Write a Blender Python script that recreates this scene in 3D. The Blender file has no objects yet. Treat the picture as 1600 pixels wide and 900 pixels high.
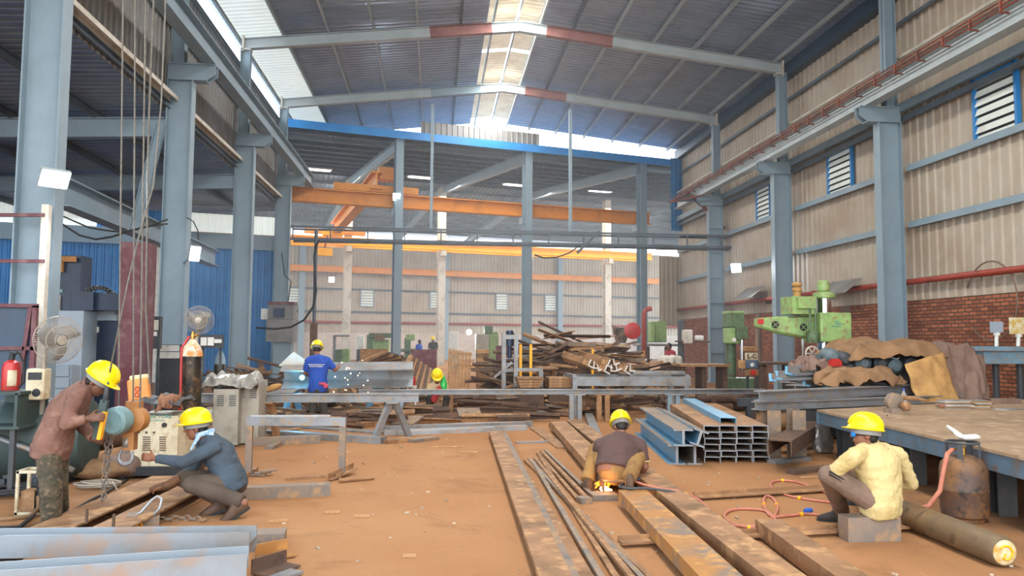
import bpy, bmesh, math, random
from math import sin, cos, pi, radians, sqrt, atan2, hypot
from mathutils import Vector as V, Matrix, noise
random.seed(7)
S = bpy.context.scene
COL = S.collection
# ---------------- camera ----------------
FPX, YAW, PIT, ROLL, EYE = 1181.6, 0.1007, 0.06937, 0.00684, 1.65
_f = V((sin(YAW)*cos(PIT), cos(YAW)*cos(PIT), sin(PIT)))
_r0 = V((cos(YAW), -sin(YAW), 0)); _u0 = _r0.cross(_f)
_r = _r0*cos(ROLL) + _u0*sin(ROLL); _u = _u0*cos(ROLL) - _r0*sin(ROLL)
cam = bpy.data.cameras.new('camera'); cam.sensor_width = 36; cam.lens = FPX*36/1600
cam.clip_start = .05; cam.clip_end = 500
co = bpy.data.objects.new('camera', cam); COL.objects.link(co)
m3 = Matrix((_r, _u, -_f)).transposed(); co.matrix_world = Matrix.Translation((0, 0, EYE)) @ m3.to_4x4()
S.camera = co
# ---------------- world, lights, exposure ----------------
S.view_settings.view_transform = 'Standard'; S.view_settings.look = 'None'
S.view_settings.gamma = 1; S.view_settings.use_curve_mapping = False
S.view_settings.exposure = EXPOSURE = -0.08
W = bpy.data.worlds.new('sky'); S.world = W; W.use_nodes = True
nt = W.node_tree; nt.nodes.clear()
wo = nt.nodes.new('ShaderNodeOutputWorld'); bg = nt.nodes.new('ShaderNodeBackground')
tc = nt.nodes.new('ShaderNodeTexCoord'); sx = nt.nodes.new('ShaderNodeSeparateXYZ'); rp = nt.nodes.new('ShaderNodeValToRGB')
nt.links.new(tc.outputs['Generated'], sx.inputs[0]); nt.links.new(sx.outputs['Z'], rp.inputs[0])
nt.links.new(rp.outputs[0], bg.inputs[0]); nt.links.new(bg.outputs[0], wo.inputs[0])
e = rp.color_ramp.elements
e[0].position = 0.0; e[0].color = (.95, .97, 1, 1); e[1].position = .62; e[1].color = (.36, .66, 1, 1)
k = rp.color_ramp.elements.new(.33); k.color = (.85, .93, 1, 1)
bg.inputs[1].default_value = 5.0
def area(name, loc, rot, sx_, sy_, power, col=(1, 1, 1)):
    l = bpy.data.lights.new(name, 'AREA'); l.shape = 'RECTANGLE'; l.size = sx_; l.size_y = sy_; l.energy = power; l.color = col
    o = bpy.data.objects.new(name, l); COL.objects.link(o); o.location = loc; o.rotation_euler = rot; return o
# daylight coming down through the ridge strip and the eave sheets, and through the open front behind the camera; the last two lamps are added fill
area('ridge_daylight', (2.55, 15, 12.05), (0, 0, 0), 1.3, 42, 3700, (1, .96, .9))
area('front_daylight', (2.6, -3.0, 5.6), (radians(-82), 0, pi), 17, 10, 750, (1, .93, .84))
area('far_hall_fill', (4.0, 50, 11.0), (0, 0, radians(14.4)), 30, 8, 5600, (1, .97, .93))  # fill lamp added under the far roof to brighten that hall
area('aisle_fill', (-14, 22, 6.0), (0, 0, 0), 8, 16, 380, (.75, .88, 1))  # bluish fill lamp added under the closed aisle roof
# ---------------- pixel helpers (1600 x 900 frame) ----------------
def ray(x, y): return _f + _r*((x-800)/FPX) - _u*((y-450)/FPX)
def _pl(x, y, a, v):
    d = ray(x, y); o = V((0, 0, EYE)); return o + d*((v-o[a])/d[a])
def GX(x, y, v): return _pl(x, y, 0, v)
def GY(x, y, v): return _pl(x, y, 1, v)
def GZ(x, y, v=0.0): return _pl(x, y, 2, v)
def GP(x, y, p, n):
    d = ray(x, y); o = V((0, 0, EYE)); return o + d*((V(p)-o).dot(V(n))/d.dot(V(n)))
# ---------------- mesh builder ----------------
def frame_of(d, up=(0, 0, 1)):
    d = V(d).normalized(); up = V(up)
    if abs(d.dot(up)) > .98: up = V((0, 1, 0)) if abs(d.y) < .9 else V((1, 0, 0))
    s = d.cross(up).normalized(); return d, s, s.cross(d)
class MB:
    def __init__(s): s.v = []; s.f = []
    def add(s, vs, fs):
        n = len(s.v); s.v += [V(q) for q in vs]; s.f += [tuple(n+i for i in f) for f in fs]; return s
    def box(s, c, d, rz=0, rot=None):
        x, y, z = [q/2 for q in d]; c = V(c)
        M = rot if rot is not None else Matrix.Rotation(rz, 3, 'Z')
        vs = [c + M @ V((a*x, b*y, g*z)) for a in (-1, 1) for b in (-1, 1) for g in (-1, 1)]
        return s.add(vs, [(0, 1, 3, 2), (4, 6, 7, 5), (0, 4, 5, 1), (2, 3, 7, 6), (0, 2, 6, 4), (1, 5, 7, 3)])
    def bar(s, p0, p1, w, h, up=(0, 0, 1)):
        return s.prism([(-w/2, -h/2), (w/2, -h/2), (w/2, h/2), (-w/2, h/2)], p0, p1, up)
    def prism(s, prof, p0, p1, up=(0, 0, 1), sc=1):
        p0, p1 = V(p0), V(p1); d, a, b = frame_of(p1-p0, up); n = len(prof)
        vs = [p0 + a*x + b*y for x, y in prof] + [p1 + a*(x*sc) + b*(y*sc) for x, y in prof]
        return s.add(vs, [(i, (i+1) % n, n+(i+1) % n, n+i) for i in range(n)] + [tuple(range(n))[::-1], tuple(range(n, 2*n))])
    def tube(s, pts, r, n=8, cap=True):
        pts = [V(p) for p in pts]; rs = r if isinstance(r, (list, tuple)) else [r]*len(pts)
        up = None; b0 = len(s.v)
        for i, p in enumerate(pts):
            d = (pts[min(i+1, len(pts)-1)] - pts[max(i-1, 0)]).normalized()
            if up is None:
                _, a, b = frame_of(d)
            else:
                a = d.cross(up); a = a.normalized() if a.length > 1e-6 else frame_of(d)[1]; b = a.cross(d)
            up = b
            s.v += [p + a*(rs[i]*cos(2*pi*k/n)) + b*(rs[i]*sin(2*pi*k/n)) for k in range(n)]
        for i in range(len(pts)-1):
            for k in range(n):
                q = b0+i*n; s.f.append((q+k, q+(k+1) % n, q+n+(k+1) % n, q+n+k))
        if cap:
            s.f.append(tuple(b0+k for k in range(n))[::-1]); q = b0+(len(pts)-1)*n; s.f.append(tuple(q+k for k in range(n)))
        return s
    def lathe(s, prof, o, ax=(0, 0, 1), n=20):
        d, a, b = frame_of(ax, (0, 1, 0) if abs(V(ax).normalized().z) > .9 else (0, 0, 1)); o = V(o); b0 = len(s.v)
        for r, h in prof: s.v += [o + d*h + a*(r*cos(2*pi*k/n)) + b*(r*sin(2*pi*k/n)) for k in range(n)]
        for i in range(len(prof)-1):
            for k in range(n):
                q = b0+i*n; s.f.append((q+k, q+(k+1) % n, q+n+(k+1) % n, q+n+k))
        s.f.append(tuple(b0+k for k in range(n))[::-1]); q = b0+(len(prof)-1)*n; s.f.append(tuple(q+k for k in range(n)))
        return s
    def ring(s, c, ax, R, r, n=20, m=6, a0=0, a1=2*pi):
        d, a, b = frame_of(ax); c = V(c); full = abs(a1-a0-2*pi) < 1e-4; N = n if full else n+1
        pts = [c + a*(R*cos(a0+(a1-a0)*i/n)) + b*(R*sin(a0+(a1-a0)*i/n)) for i in range(N)]
        if full:
            b0 = len(s.v)
            for i in range(N):
                t = a0+(a1-a0)*i/n; rad = a*cos(t)+b*sin(t)
                s.v += [pts[i] + rad*(r*cos(2*pi*k/m)) + d*(r*sin(2*pi*k/m)) for k in range(m)]
            for i in range(N):
                j = (i+1) % N
                for k in range(m): s.f.append((b0+i*m+k, b0+j*m+k, b0+j*m+(k+1) % m, b0+i*m+(k+1) % m))
            return s
        return s.tube(pts, r, m)
    def ball(s, c, r, n=12, m=8, M=None):
        rx, ry, rz = r if isinstance(r, (list, tuple)) else (r, r, r); c = V(c); b0 = len(s.v); M = M or Matrix.Identity(3)
        for j in range(m+1):
            t = pi*j/m
            s.v += [c + M @ V((rx*sin(t)*cos(2*pi*k/n), ry*sin(t)*sin(2*pi*k/n), rz*cos(t))) for k in range(n)]
        for j in range(m):
            for k in range(n): s.f.append((b0+j*n+k, b0+(j+1)*n+k, b0+(j+1)*n+(k+1) % n, b0+j*n+(k+1) % n))
        return s
    def loft(s, rings):
        n = len(rings[0]); b0 = len(s.v)
        for q in rings: s.v += [V(p) for p in q]
        for i in range(len(rings)-1):
            for k in range(n):
                q = b0+i*n; s.f.append((q+k, q+(k+1) % n, q+n+(k+1) % n, q+n+k))
        s.f.append(tuple(b0+k for k in range(n))[::-1]); q = b0+(len(rings)-1)*n; s.f.append(tuple(q+k for k in range(n)))
        return s
    def corr(s, p0, du, dv, nrm, pitch=.25, depth=.035):
        """trapezoidal sheet: ribs run along dv, repeat along du"""
        p0, du, dv, nrm = V(p0), V(du), V(dv), V(nrm).normalized(); L = du.length; u = du/L; n = max(1, int(round(L/pitch))); pt = L/n
        prof = []
        for i in range(n):
            for t, h in ((0, 0), (.55, 0), (.66, 1), (.89, 1)): prof.append(((i+t)*pt, h*depth))
        prof.append((L, 0)); b0 = len(s.v)
        for t, h in prof: s.v += [p0+u*t+nrm*h, p0+u*t+nrm*h+dv]
        for i in range(len(prof)-1): s.f.append((b0+2*i, b0+2*i+2, b0+2*i+3, b0+2*i+1))
        return s
    def build(s, name, mat, parent=None, smooth=None, **tags):
        me = bpy.data.meshes.new(name)
        org = WORLD.get(parent.name, V((0, 0, 0))) if parent is not None else None
        if org is None:
            xs = [q.x for q in s.v]; ys = [q.y for q in s.v]; zs = [q.z for q in s.v]
            org = V(((min(xs)+max(xs))/2, (min(ys)+max(ys))/2, min(zs)))
        me.from_pydata([tuple(q-org) for q in s.v], [], s.f)
        bm = bmesh.new(); bm.from_mesh(me); bmesh.ops.recalc_face_normals(bm, faces=bm.faces); bm.to_mesh(me); bm.free()
        o = bpy.data.objects.new(name, me); COL.objects.link(o)
        me.materials.append(mat)
        if smooth is not None:
            for p in me.polygons: p.use_smooth = True
            if smooth < 3: me.set_sharp_from_angle(angle=smooth)
        if parent is not None:
            o.parent = parent; o.location = org - WORLD[parent.name]; WORLD[o.name] = org
        else:
            o.location = org; WORLD[o.name] = org
        for q, w in tags.items(): o[q] = w
        return o
WORLD = {}
def tag(o, label, cat, group=None, kind=None):
    o['label'] = label; o['category'] = cat
    if group: o['group'] = group
    if kind: o['kind'] = kind
    return o
def thing(name, label, cat, loc, group=None):
    o = bpy.data.objects.new(name, None); COL.objects.link(o); o.location = V(loc); WORLD[o.name] = V(loc)
    o.empty_display_size = .1
    return tag(o, label, cat, group)
def struct(o): o['kind'] = 'structure'; return o
def dup(root, loc, rz=0, label=None, sc=None):
    r = root.copy(); COL.objects.link(r); r.location = loc; r.rotation_euler = (0, 0, rz)
    if sc: r.scale = sc
    if label: r['label'] = label
    for ch in list(root.children):
        c = ch.copy(); COL.objects.link(c); c.parent = r
        for g in ch.children:
            d = g.copy(); COL.objects.link(d); d.parent = c
    return r
# ---------------- materials ----------------
def lin(h):
    h = h.lstrip('#'); return tuple(((int(h[i:i+2], 16)/255+.055)/1.055)**2.4 if int(h[i:i+2], 16) > 10 else int(h[i:i+2], 16)/255/12.92 for i in (0, 2, 4))
def mat(name, c, c2=None, sc=3.0, amt=.5, rough=.6, metal=0.0, bump=0.0, bsc=40, c3=None, spec=.5, emit=None, estr=0, trans=0):
    m = bpy.data.materials.new(name); m.use_nodes = True; t = m.node_tree; b = t.nodes['Principled BSDF']; L = t.links.new
    cc = lin(c) if isinstance(c, str) else c
    b.inputs['Base Color'].default_value = (*cc, 1); b.inputs['Roughness'].default_value = rough; b.inputs['Metallic'].default_value = metal
    b.inputs['Specular IOR Level'].default_value = spec
    tc = t.nodes.new('ShaderNodeTexCoord')
    if c2:
        c2 = lin(c2) if isinstance(c2, str) else c2
        n = t.nodes.new('ShaderNodeTexNoise'); n.inputs['Scale'].default_value = sc; n.inputs['Detail'].default_value = 8; n.inputs['Roughness'].default_value = .65
        L(tc.outputs['Object'], n.inputs['Vector'])
        r = t.nodes.new('ShaderNodeValToRGB'); r.color_ramp.elements[0].position = .62-amt*.35; r.color_ramp.elements[1].position = .80-amt*.35
        L(n.outputs[0], r.inputs[0]); x = t.nodes.new('ShaderNodeMix'); x.data_type = 'RGBA'
        x.inputs[6].default_value = (*cc, 1); x.inputs[7].default_value = (*c2, 1); L(r.outputs[0], x.inputs[0]); out = x.outputs[2]
        if c3:
            c3 = lin(c3) if isinstance(c3, str) else c3
            n2 = t.nodes.new('ShaderNodeTexNoise'); n2.inputs['Scale'].default_value = sc*3.7; n2.inputs['Detail'].default_value = 6; L(tc.outputs['Object'], n2.inputs['Vector'])
            r2 = t.nodes.new('ShaderNodeValToRGB'); r2.color_ramp.elements[0].position = .52; r2.color_ramp.elements[1].position = .68
            L(n2.outputs[0], r2.inputs[0]); y = t.nodes.new('ShaderNodeMix'); y.data_type = 'RGBA'; y.inputs[7].default_value = (*c3, 1)
            L(out, y.inputs[6]); L(r2.outputs[0], y.inputs[0]); out = y.outputs[2]
        L(out, b.inputs['Base Color'])
    if bump:
        n3 = t.nodes.new('ShaderNodeTexNoise'); n3.inputs['Scale'].default_value = bsc; n3.inputs['Detail'].default_value = 5; L(tc.outputs['Object'], n3.inputs['Vector'])
        bp = t.nodes.new('ShaderNodeBump'); bp.inputs['Strength'].default_value = bump; bp.inputs['Distance'].default_value = .02
        L(n3.outputs[0], bp.inputs['Height']); L(bp.outputs[0], b.inputs['Normal'])
    if emit:
        b.inputs['Emission Color'].default_value = (*(lin(emit) if isinstance(emit, str) else emit), 1); b.inputs['Emission Strength'].default_value = estr
    if trans: b.inputs['Transmission Weight'].default_value = trans; b.inputs['IOR'].default_value = 1.3
    return m
def brickmat(name, c1, c2, mort, ax):
    m = bpy.data.materials.new(name); m.use_nodes = True; t = m.node_tree; b = t.nodes['Principled BSDF']; L = t.links.new
    tc = t.nodes.new('ShaderNodeTexCoord'); s = t.nodes.new('ShaderNodeSeparateXYZ'); c = t.nodes.new('ShaderNodeCombineXYZ'); k = t.nodes.new('ShaderNodeTexBrick')
    L(tc.outputs['Object'], s.inputs[0]); L(s.outputs[ax], c.inputs[0]); L(s.outputs[2], c.inputs[1])
    nz = t.nodes.new('ShaderNodeTexNoise'); nz.inputs['Scale'].default_value = 1.3; nz.inputs['Detail'].default_value = 6; L(tc.outputs['Object'], nz.inputs['Vector'])
    nz2 = t.nodes.new('ShaderNodeTexNoise'); nz2.inputs['Scale'].default_value = 9; L(tc.outputs['Object'], nz2.inputs['Vector'])
    va = t.nodes.new('ShaderNodeVectorMath'); va.operation = 'MULTIPLY_ADD'; va.inputs[1].default_value = (.03, .03, 0); L(nz2.outputs[1], va.inputs[0]); L(c.outputs[0], va.inputs[2])
    L(va.outputs[0], k.inputs['Vector'])
    k.inputs['Color1'].default_value = (*lin(c1), 1); k.inputs['Color2'].default_value = (*lin(c2), 1); k.inputs['Mortar'].default_value = (*lin(mort), 1)
    k.inputs['Scale'].default_value = 1; k.inputs['Brick Width'].default_value = .24; k.inputs['Row Height'].default_value = .085; k.inputs['Mortar Size'].default_value = .012
    x = t.nodes.new('ShaderNodeMix'); x.data_type = 'RGBA'; x.blend_type = 'MULTIPLY'; x.inputs[0].default_value = .4
    L(k.outputs[0], x.inputs[6]); L(nz.outputs[0], x.inputs[7]); L(x.outputs[2], b.inputs['Base Color']); b.inputs['Roughness'].default_value = .9
    bp = t.nodes.new('ShaderNodeBump'); bp.inputs['Strength'].default_value = .8; bp.inputs['Distance'].default_value = .03; bp.invert = True
    L(k.outputs[1], bp.inputs['Height']); L(bp.outputs[0], b.inputs['Normal'])
    return m
M = {}
M['steel'] = mat('grey_blue_paint', '#8498a4', '#7c8f9a', 1.0, .5, .5)
M['steel_lt'] = mat('pale_grey_paint', '#aab4b6', '#9ca6a8', 1.0, .5, .5)
M['steel_dk'] = mat('dark_blue_grey_paint', '#56636e', '#4b4f52', 2, .5, .5)
M['cream'] = mat('cream_paint', '#cfc8ba', '#a79f90', 2, .4, .55)
M['primer'] = mat('red_primer', '#8e5a52', '#7a4a44', 2, .5, .6)
M['maroon'] = mat('maroon_primer', '#5f3038', '#6e464c', 1.5, .5, .6, c3='#7a5a58')
M['roof'] = mat('bare_roof_sheet', '#93a3b6', '#8292a6', .8, .5, .34, .5)
M['roof_dk'] = mat('weathered_roof_sheet', '#7b8ca2', '#6a7b92', .8, .5, .4, .4)
M['sheet'] = mat('beige_wall_sheet', '#b0a595', '#a08f7c', .5, .5, .6, c3='#a99b88')
M['sheet_gr'] = mat('grey_wall_sheet', '#8d8c8a', '#7d7770', .6, .5, .5, .2)
M['sheet_bl'] = mat('blue_wall_sheet', '#1f6fae', '#2a80c0', .8, .5, .45)
M['blue'] = mat('bright_blue_sheet', '#1b86d6', '#2a96e2', .8, .5, .4)
M['blue_dk'] = mat('dark_blue_paint', '#33475c', '#2a3a4c', 1, .5, .45)
M['white_sheet'] = mat('translucent_white_sheet', '#e6ece6', '#d6dcd0', .8, .4, .5, emit='#eef6f2', estr=.55)  # emission stands in for daylight passing through these sheets
M['ridge_sheet'] = mat('translucent_cream_sheet', '#d9c9ae', '#bfa98a', 1.2, .5, .6, emit='#f0e2c6', estr=.35)  # daylight through the ridge sheets is put in as a weak glow
M['orange'] = mat('orange_paint', '#d98a28', '#c07a26', 1.5, .4, .5)
M['yellow'] = mat('yellow_paint', '#ffb400', '#f2a400', 1.5, .4, .45)
M['redpipe'] = mat('red_pipe_paint', '#9c3c2c', '#83372a', 2, .5, .5)
M['copper'] = mat('red_brown_conductor', '#8a4530', '#5f3228', 4, .5, .45)
M['rust'] = mat('rusty_steel', '#9a7350', '#80593a', 3, .5, .75, .1, .15, c3='#b08a62')
M['rust_dk'] = mat('dark_rust', '#5c473b', '#72533d', 3, .5, .8, .1, .2, c3='#4a3b33')
M['rust_or'] = mat('orange_rust', '#a8743c', '#6f6a66', 2.2, .5, .7, .1, .12, c3='#c08a4a')
M['mill'] = mat('mill_steel', '#8d9094', '#787674', 2.5, .5, .42, .35, .05, c3='#9a8872')
M['mill_lt'] = mat('bright_mill_steel', '#a9adb0', '#8d8a86', 2, .5, .4, .4, c3='#b39a88')
M['bluesteel'] = mat('blue_mill_scale', '#5f97b8', '#6f8fa2', 2, .5, .5, .15, c3='#8a8177')
M['black'] = mat('black_plastic', '#1c1d20', '#2a2a2c', 4, .4, .5)
M['darkgrey'] = mat('dark_grey_paint', '#3b3f44', '#4a4a4a', 3, .5, .6)
M['chrome'] = mat('polished_steel', '#c8ccd0', None, rough=.12, metal=1)
M['white'] = mat('white_paint', '#dcdcd6', '#c5c0b6', 3, .4, .5)
M['rubber'] = mat('black_rubber', '#222222', '#333030', 5, .4, .7)
M['glow'] = mat('lamp_lens', '#ffffff', emit='#e8f4ff', estr=30)
M['glow_s'] = mat('panel_light', '#ffffff', emit='#fff6ee', estr=4)
M['wood'] = mat('rough_wood', '#b58a5c', '#98704a', 4, .5, .8, c3='#c49c70')
M['brick'] = brickmat('red_brick', '#b8714f', '#84482f', '#4e4038', 1)
M['brick_w'] = brickmat('whitewashed_brick', '#e6dacd', '#dac6b8', '#c4b2a4', 0)
IPROF = lambda w, h, tw=.012, tf=.016: [(-w/2, -h/2), (w/2, -h/2), (w/2, -h/2+tf), (tw/2, -h/2+tf), (tw/2, h/2-tf), (w/2, h/2-tf), (w/2, h/2), (-w/2, h/2), (-w/2, h/2-tf), (-tw/2, h/2-tf), (-tw/2, -h/2+tf), (-w/2, -h/2+tf)]
CPROF = lambda w, h, t=.012: [(-w/2, -h/2), (w/2, -h/2), (w/2, -h/2+t), (-w/2+t, -h/2+t), (-w/2+t, h/2-t), (w/2, h/2-t), (w/2, h/2), (-w/2, h/2)]
LPROF = lambda w, h, t=.008: [(0, 0), (w, 0), (w, t), (t, t), (t, h), (0, h)]
UPROF = lambda w, h, t=.01: [(-w/2, -h/2), (-w/2+t, -h/2), (-w/2+t, h/2-t), (w/2-t, h/2-t), (w/2-t, -h/2), (w/2, -h/2), (w/2, h/2), (-w/2, h/2)]
# =============== setting ===============
# ---- floor ----
m = bpy.data.materials.new('packed_earth_floor'); m.use_nodes = True; t = m.node_tree; b = t.nodes['Principled BSDF']; L = t.links.new
tc = t.nodes.new('ShaderNodeTexCoord'); b.inputs['Roughness'].default_value = .9; b.inputs['Specular IOR Level'].default_value = .2
def nz_(sc, det=8, ro=.6, dist=0):
    n = t.nodes.new('ShaderNodeTexNoise'); n.inputs['Scale'].default_value = sc; n.inputs['Detail'].default_value = det; n.inputs['Roughness'].default_value = ro; n.inputs['Distortion'].default_value = dist
    L(tc.outputs['Object'], n.inputs['Vector']); return n
def rmp(n, a, b_, c0, c1):
    r = t.nodes.new('ShaderNodeValToRGB'); r.color_ramp.elements[0].position = a; r.color_ramp.elements[1].position = b_
    r.color_ramp.elements[0].color = (*c0, 1); r.color_ramp.elements[1].color = (*c1, 1); L(n.outputs[0], r.inputs[0]); return r
def mx(f, a, b_):
    x = t.nodes.new('ShaderNodeMix'); x.data_type = 'RGBA'; L(f.outputs[0], x.inputs[0]); L(a, x.inputs[6])
    if isinstance(b_, tuple): x.inputs[7].default_value = (*b_, 1)
    else: L(b_, x.inputs[7])
    return x.outputs[2]
base = rmp(nz_(.45), .35, .7, lin('#a07049'), lin('#ae8058'))
d1 = mx(rmp(nz_(1.1, 10, .7, .6), .56, .72, (0, 0, 0), (.7, .7, .7)), base.outputs[0], lin('#845a3c'))
d2 = mx(rmp(nz_(6, 8, .75), .60, .74, (0, 0, 0), (.6, .6, .6)), d1, lin('#7c5a40'))
d3 = mx(rmp(nz_(2.3, 9, .7, 1.2), .62, .76, (0, 0, 0), (.55, .55, .55)), d2, lin('#bd9872'))
d4 = mx(rmp(nz_(45, 3, .6), .66, .74, (0, 0, 0), (.6, .6, .6)), d3, lin('#6c4e38'))
sp = t.nodes.new('ShaderNodeSeparateXYZ'); L(tc.outputs['Object'], sp.inputs[0])
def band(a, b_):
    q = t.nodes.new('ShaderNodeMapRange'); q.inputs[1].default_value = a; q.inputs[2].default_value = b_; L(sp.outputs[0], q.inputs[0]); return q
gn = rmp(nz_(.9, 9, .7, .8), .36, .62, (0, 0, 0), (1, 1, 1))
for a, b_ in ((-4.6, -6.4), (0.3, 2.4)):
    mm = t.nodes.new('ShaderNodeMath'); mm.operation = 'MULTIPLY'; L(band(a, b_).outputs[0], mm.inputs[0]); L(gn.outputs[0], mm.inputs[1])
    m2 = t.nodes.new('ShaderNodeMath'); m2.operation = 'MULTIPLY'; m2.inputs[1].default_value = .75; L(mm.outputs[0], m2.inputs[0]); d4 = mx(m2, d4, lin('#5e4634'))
L(d4, b.inputs['Base Color'])
bp = t.nodes.new('ShaderNodeBump'); bp.inputs['Strength'].default_value = .35; bp.inputs['Distance'].default_value = .03; L(nz_(14, 8, .7).outputs[0], bp.inputs['Height']); L(bp.outputs[0], b.inputs['Normal'])
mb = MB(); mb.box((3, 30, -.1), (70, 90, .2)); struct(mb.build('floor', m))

RSLOPE = 1.0/8.7
def roofz(x): return 11.22 + (8.75-abs(x-2.6))*RSLOPE
Y0, Y1 = -7.0, 36.0
XW = 12.0
# ---- main roof ----
ceil_mb = MB()
def rsheet(mb, xa, xb, ya, yb, dz=0):
    mb.corr((xa, ya, roofz(xa)+dz), (0, yb-ya, 0), (xb-xa, 0, roofz(xb)-roofz(xa)), (0, 0, 1), .25, .04)
rsheet(ceil_mb, -5.0, 1.55, Y0, Y1); rsheet(ceil_mb, 3.35, 12.15, Y0, Y1)
ceil = struct(ceil_mb.build('ceiling', M['roof']))
mb = MB(); rsheet(mb, -6.55, -4.95, Y0, Y1, .02); mb.build('eave_skylight', M['white_sheet'], ceil)
mb = MB()
for ya, yb in ((-7, 7.6), (8.5, 14.0), (14.6, 21.8), (22.75, 23.0), (23.05, 27.3), (27.6, 31.2), (31.5, 36)):
    for xa, xb in ((1.35, 2.57), (2.63, 3.6)): mb.corr((xa, ya, roofz(xa)+.28), (0, yb-ya, 0), (xb-xa, 0, roofz(xb)-roofz(xa)), (0, 0, 1), .25, .04)
mb.corr((2.63, 21.8, roofz(2.63)+.28), (0, .95, 0), (.97, 0, roofz(3.6)-roofz(2.63)), (0, 0, 1), .25, .04)
mb.build('ridge_skylight', M['ridge_sheet'], ceil)
for x in (-6.3, -4.9, -3.5, -2.1, -.7, .7, 1.75, 3.3, 4.4, 5.7, 7.1, 8.5, 9.9, 11.3):
    mb = MB(); z = roofz(x)-.09; mb.prism(CPROF(.06, .15, .01), (x, Y0, z), (x, Y1, z)); mb.build('purlin', M['steel_lt'] if x not in (.7, 4.4) else M['steel_dk'], ceil)
mb = MB(); mb.box((2.6, 17, 12.32), (.05, 38, .05)); mb.build('ridge_pipe', M['steel_lt'], ceil)
# ---- right wall ----
mb = MB(); mb.corr((XW, Y0, 2.55), (0, 43.3, 0), (0, 0, 8.2), (-1, 0, 0), .3, .035); wr = struct(mb.build('wall_right', M['sheet']))
mb = MB(); mb.box((XW+.02, 14.5, 1.36), (.23, 43, 2.72)); mb.build('brick_base', M['brick'], wr)
mb = MB()
for y in (-.2, 5.9, 13.6, 20.9, 26.9): mb.box((XW-.12, y, 1.36), (.1, .34, 2.72))
mb.build('concrete_pier', mat('grey_mortar', '#7a6a5c', '#66584c', 3, .5, .9), wr)
for z in (4.62, 6.06):
    for ya, yb in ((-1, 5.7), (6.1, 11.7), (12.1, 17.75), (18.05, 23.75), (24.05, 29.75), (30.05, 36)):
        mb = MB(); mb.prism(CPROF(.07, .16, .008), (11.83, ya, z), (11.83, yb, z)); mb.box((11.75, ya+.12, z-.06), (.2, .24, .04)); mb.build('girt', M['steel'], wr)
mb = MB(); mb.prism(CPROF(.12, .22, .01), (11.72, Y0, 7.62), (11.72, 36, 7.62)); mb.build('girt', M['steel'], wr)
mb = MB(); mb.prism(CPROF(.08, .14, .01), (11.8, Y0, 7.35), (11.8, 36, 7.35)); mb.build('girt', M['steel_dk'], wr)
mb = MB(); mb.tube([(11.75, Y0, 8.95), (11.75, 36, 8.95)], .05); mb.build('girt', M['cream'], wr)
mb = MB(); mb.prism(CPROF(.05, .1, .008), (11.85, Y0, 9.9), (11.85, 36, 9.9)); mb.build('girt', M['steel_dk'], wr)
mb = MB(); mb.box((11.85, 14.5, 10.86), (.3, 43, .46)); mb.build('eave_gutter', M['blue_dk'], wr)
# louvred windows of the right wall
def louvre(name, c, u, w, h, parent_mat, n, nrm, fr):
    """window in the plane spanned by u and z"""
    u = V(u).normalized(); c = V(c); nrm = V(nrm); rt = Matrix((u, nrm, V((0, 0, 1)))).transposed()
    mb = MB(); mb.box(c-nrm*.02, (w, .02, h), rot=rt); o = struct(mb.build(name, M['darkgrey'])); 
    mb = MB()
    for sx_ in (-1, 1): mb.box(c+u*(sx_*w/2)+nrm*.03, (.07, .1, h+.1), rot=rt)
    for sz in (-1, 1): mb.box(c+V((0, 0, sz*h/2))+nrm*.03, (w, .1, .07), rot=rt)
    mb.build('window_frame', fr, o)
    mb = MB()
    for i in range(n):
        z = -h/2+(i+.5)*h/n; mb.add([c+u*(-w/2)+V((0, 0, z-h/n*.5))+nrm*.07, c+u*(w/2)+V((0, 0, z-h/n*.5))+nrm*.07, c+u*(w/2)+V((0, 0, z+h/n*.32))+nrm*.005, c+u*(-w/2)+V((0, 0, z+h/n*.32))+nrm*.005], [(0, 1, 2, 3)])
    mb.build('louvre_slats', M['louvre'], o); return o
M['louvre'] = mat('louvre_blades', '#d0d6d0', '#bcbfb4', 2, .4, .5, emit='#e8efe6', estr=.12)  # faint glow put into the blades to brighten them
for i, (xa, xb, yt, yb) in enumerate(((1296, 1333, 236, 302), (1525, 1592, 112, 214), (1184, 1205, 292, 342))):
    pa = GX((xa), (yb+yt)/2, 11.93); pb = GX(xb, (yb+yt)/2, 11.93); zt = GX((xa+xb)/2, yt, 11.93).z; zb = GX((xa+xb)/2, yb, 11.93).z
    louvre('window_%d' % (i+1), (11.93, (pa.y+pb.y)/2, (zt+zb)/2), (0, 1, 0), abs(pa.y-pb.y), zt-zb, None, 7, (-1, 0, 0), M['sheet_bl'])
# ---- left upper wall above the aisle ----
mb = MB(); mb.corr((-6.32, Y0, 6.9), (0, 39.0, 0), (0, 0, 3.35), (1, 0, 0), .25, .035); wl = struct(mb.build('wall_left', M['sheet_gr']))
mb = MB(); mb.prism(CPROF(.1, .2, .012), (-6.1, Y0, 7.18), (-6.1, 31.5, 7.18), (1, 0, 0)); mb.build('girt', M['cream'], wl)
mb = MB(); mb.prism(CPROF(.08, .14, .012), (-6.2, Y0, 7.02), (-6.2, 31.5, 7.02)); mb.build('girt', M['steel_dk'], wl)
mb = MB(); mb.prism(CPROF(.08, .12, .01), (-6.2, Y0, 9.0), (-6.2, 31.5, 9.0)); mb.build('girt', M['steel'], wl)
mb = MB(); mb.prism(CPROF(.08, .12, .01), (-6.2, Y0, 10.2), (-6.2, 31.5, 10.2)); mb.build('girt', M['steel'], wl)
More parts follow.
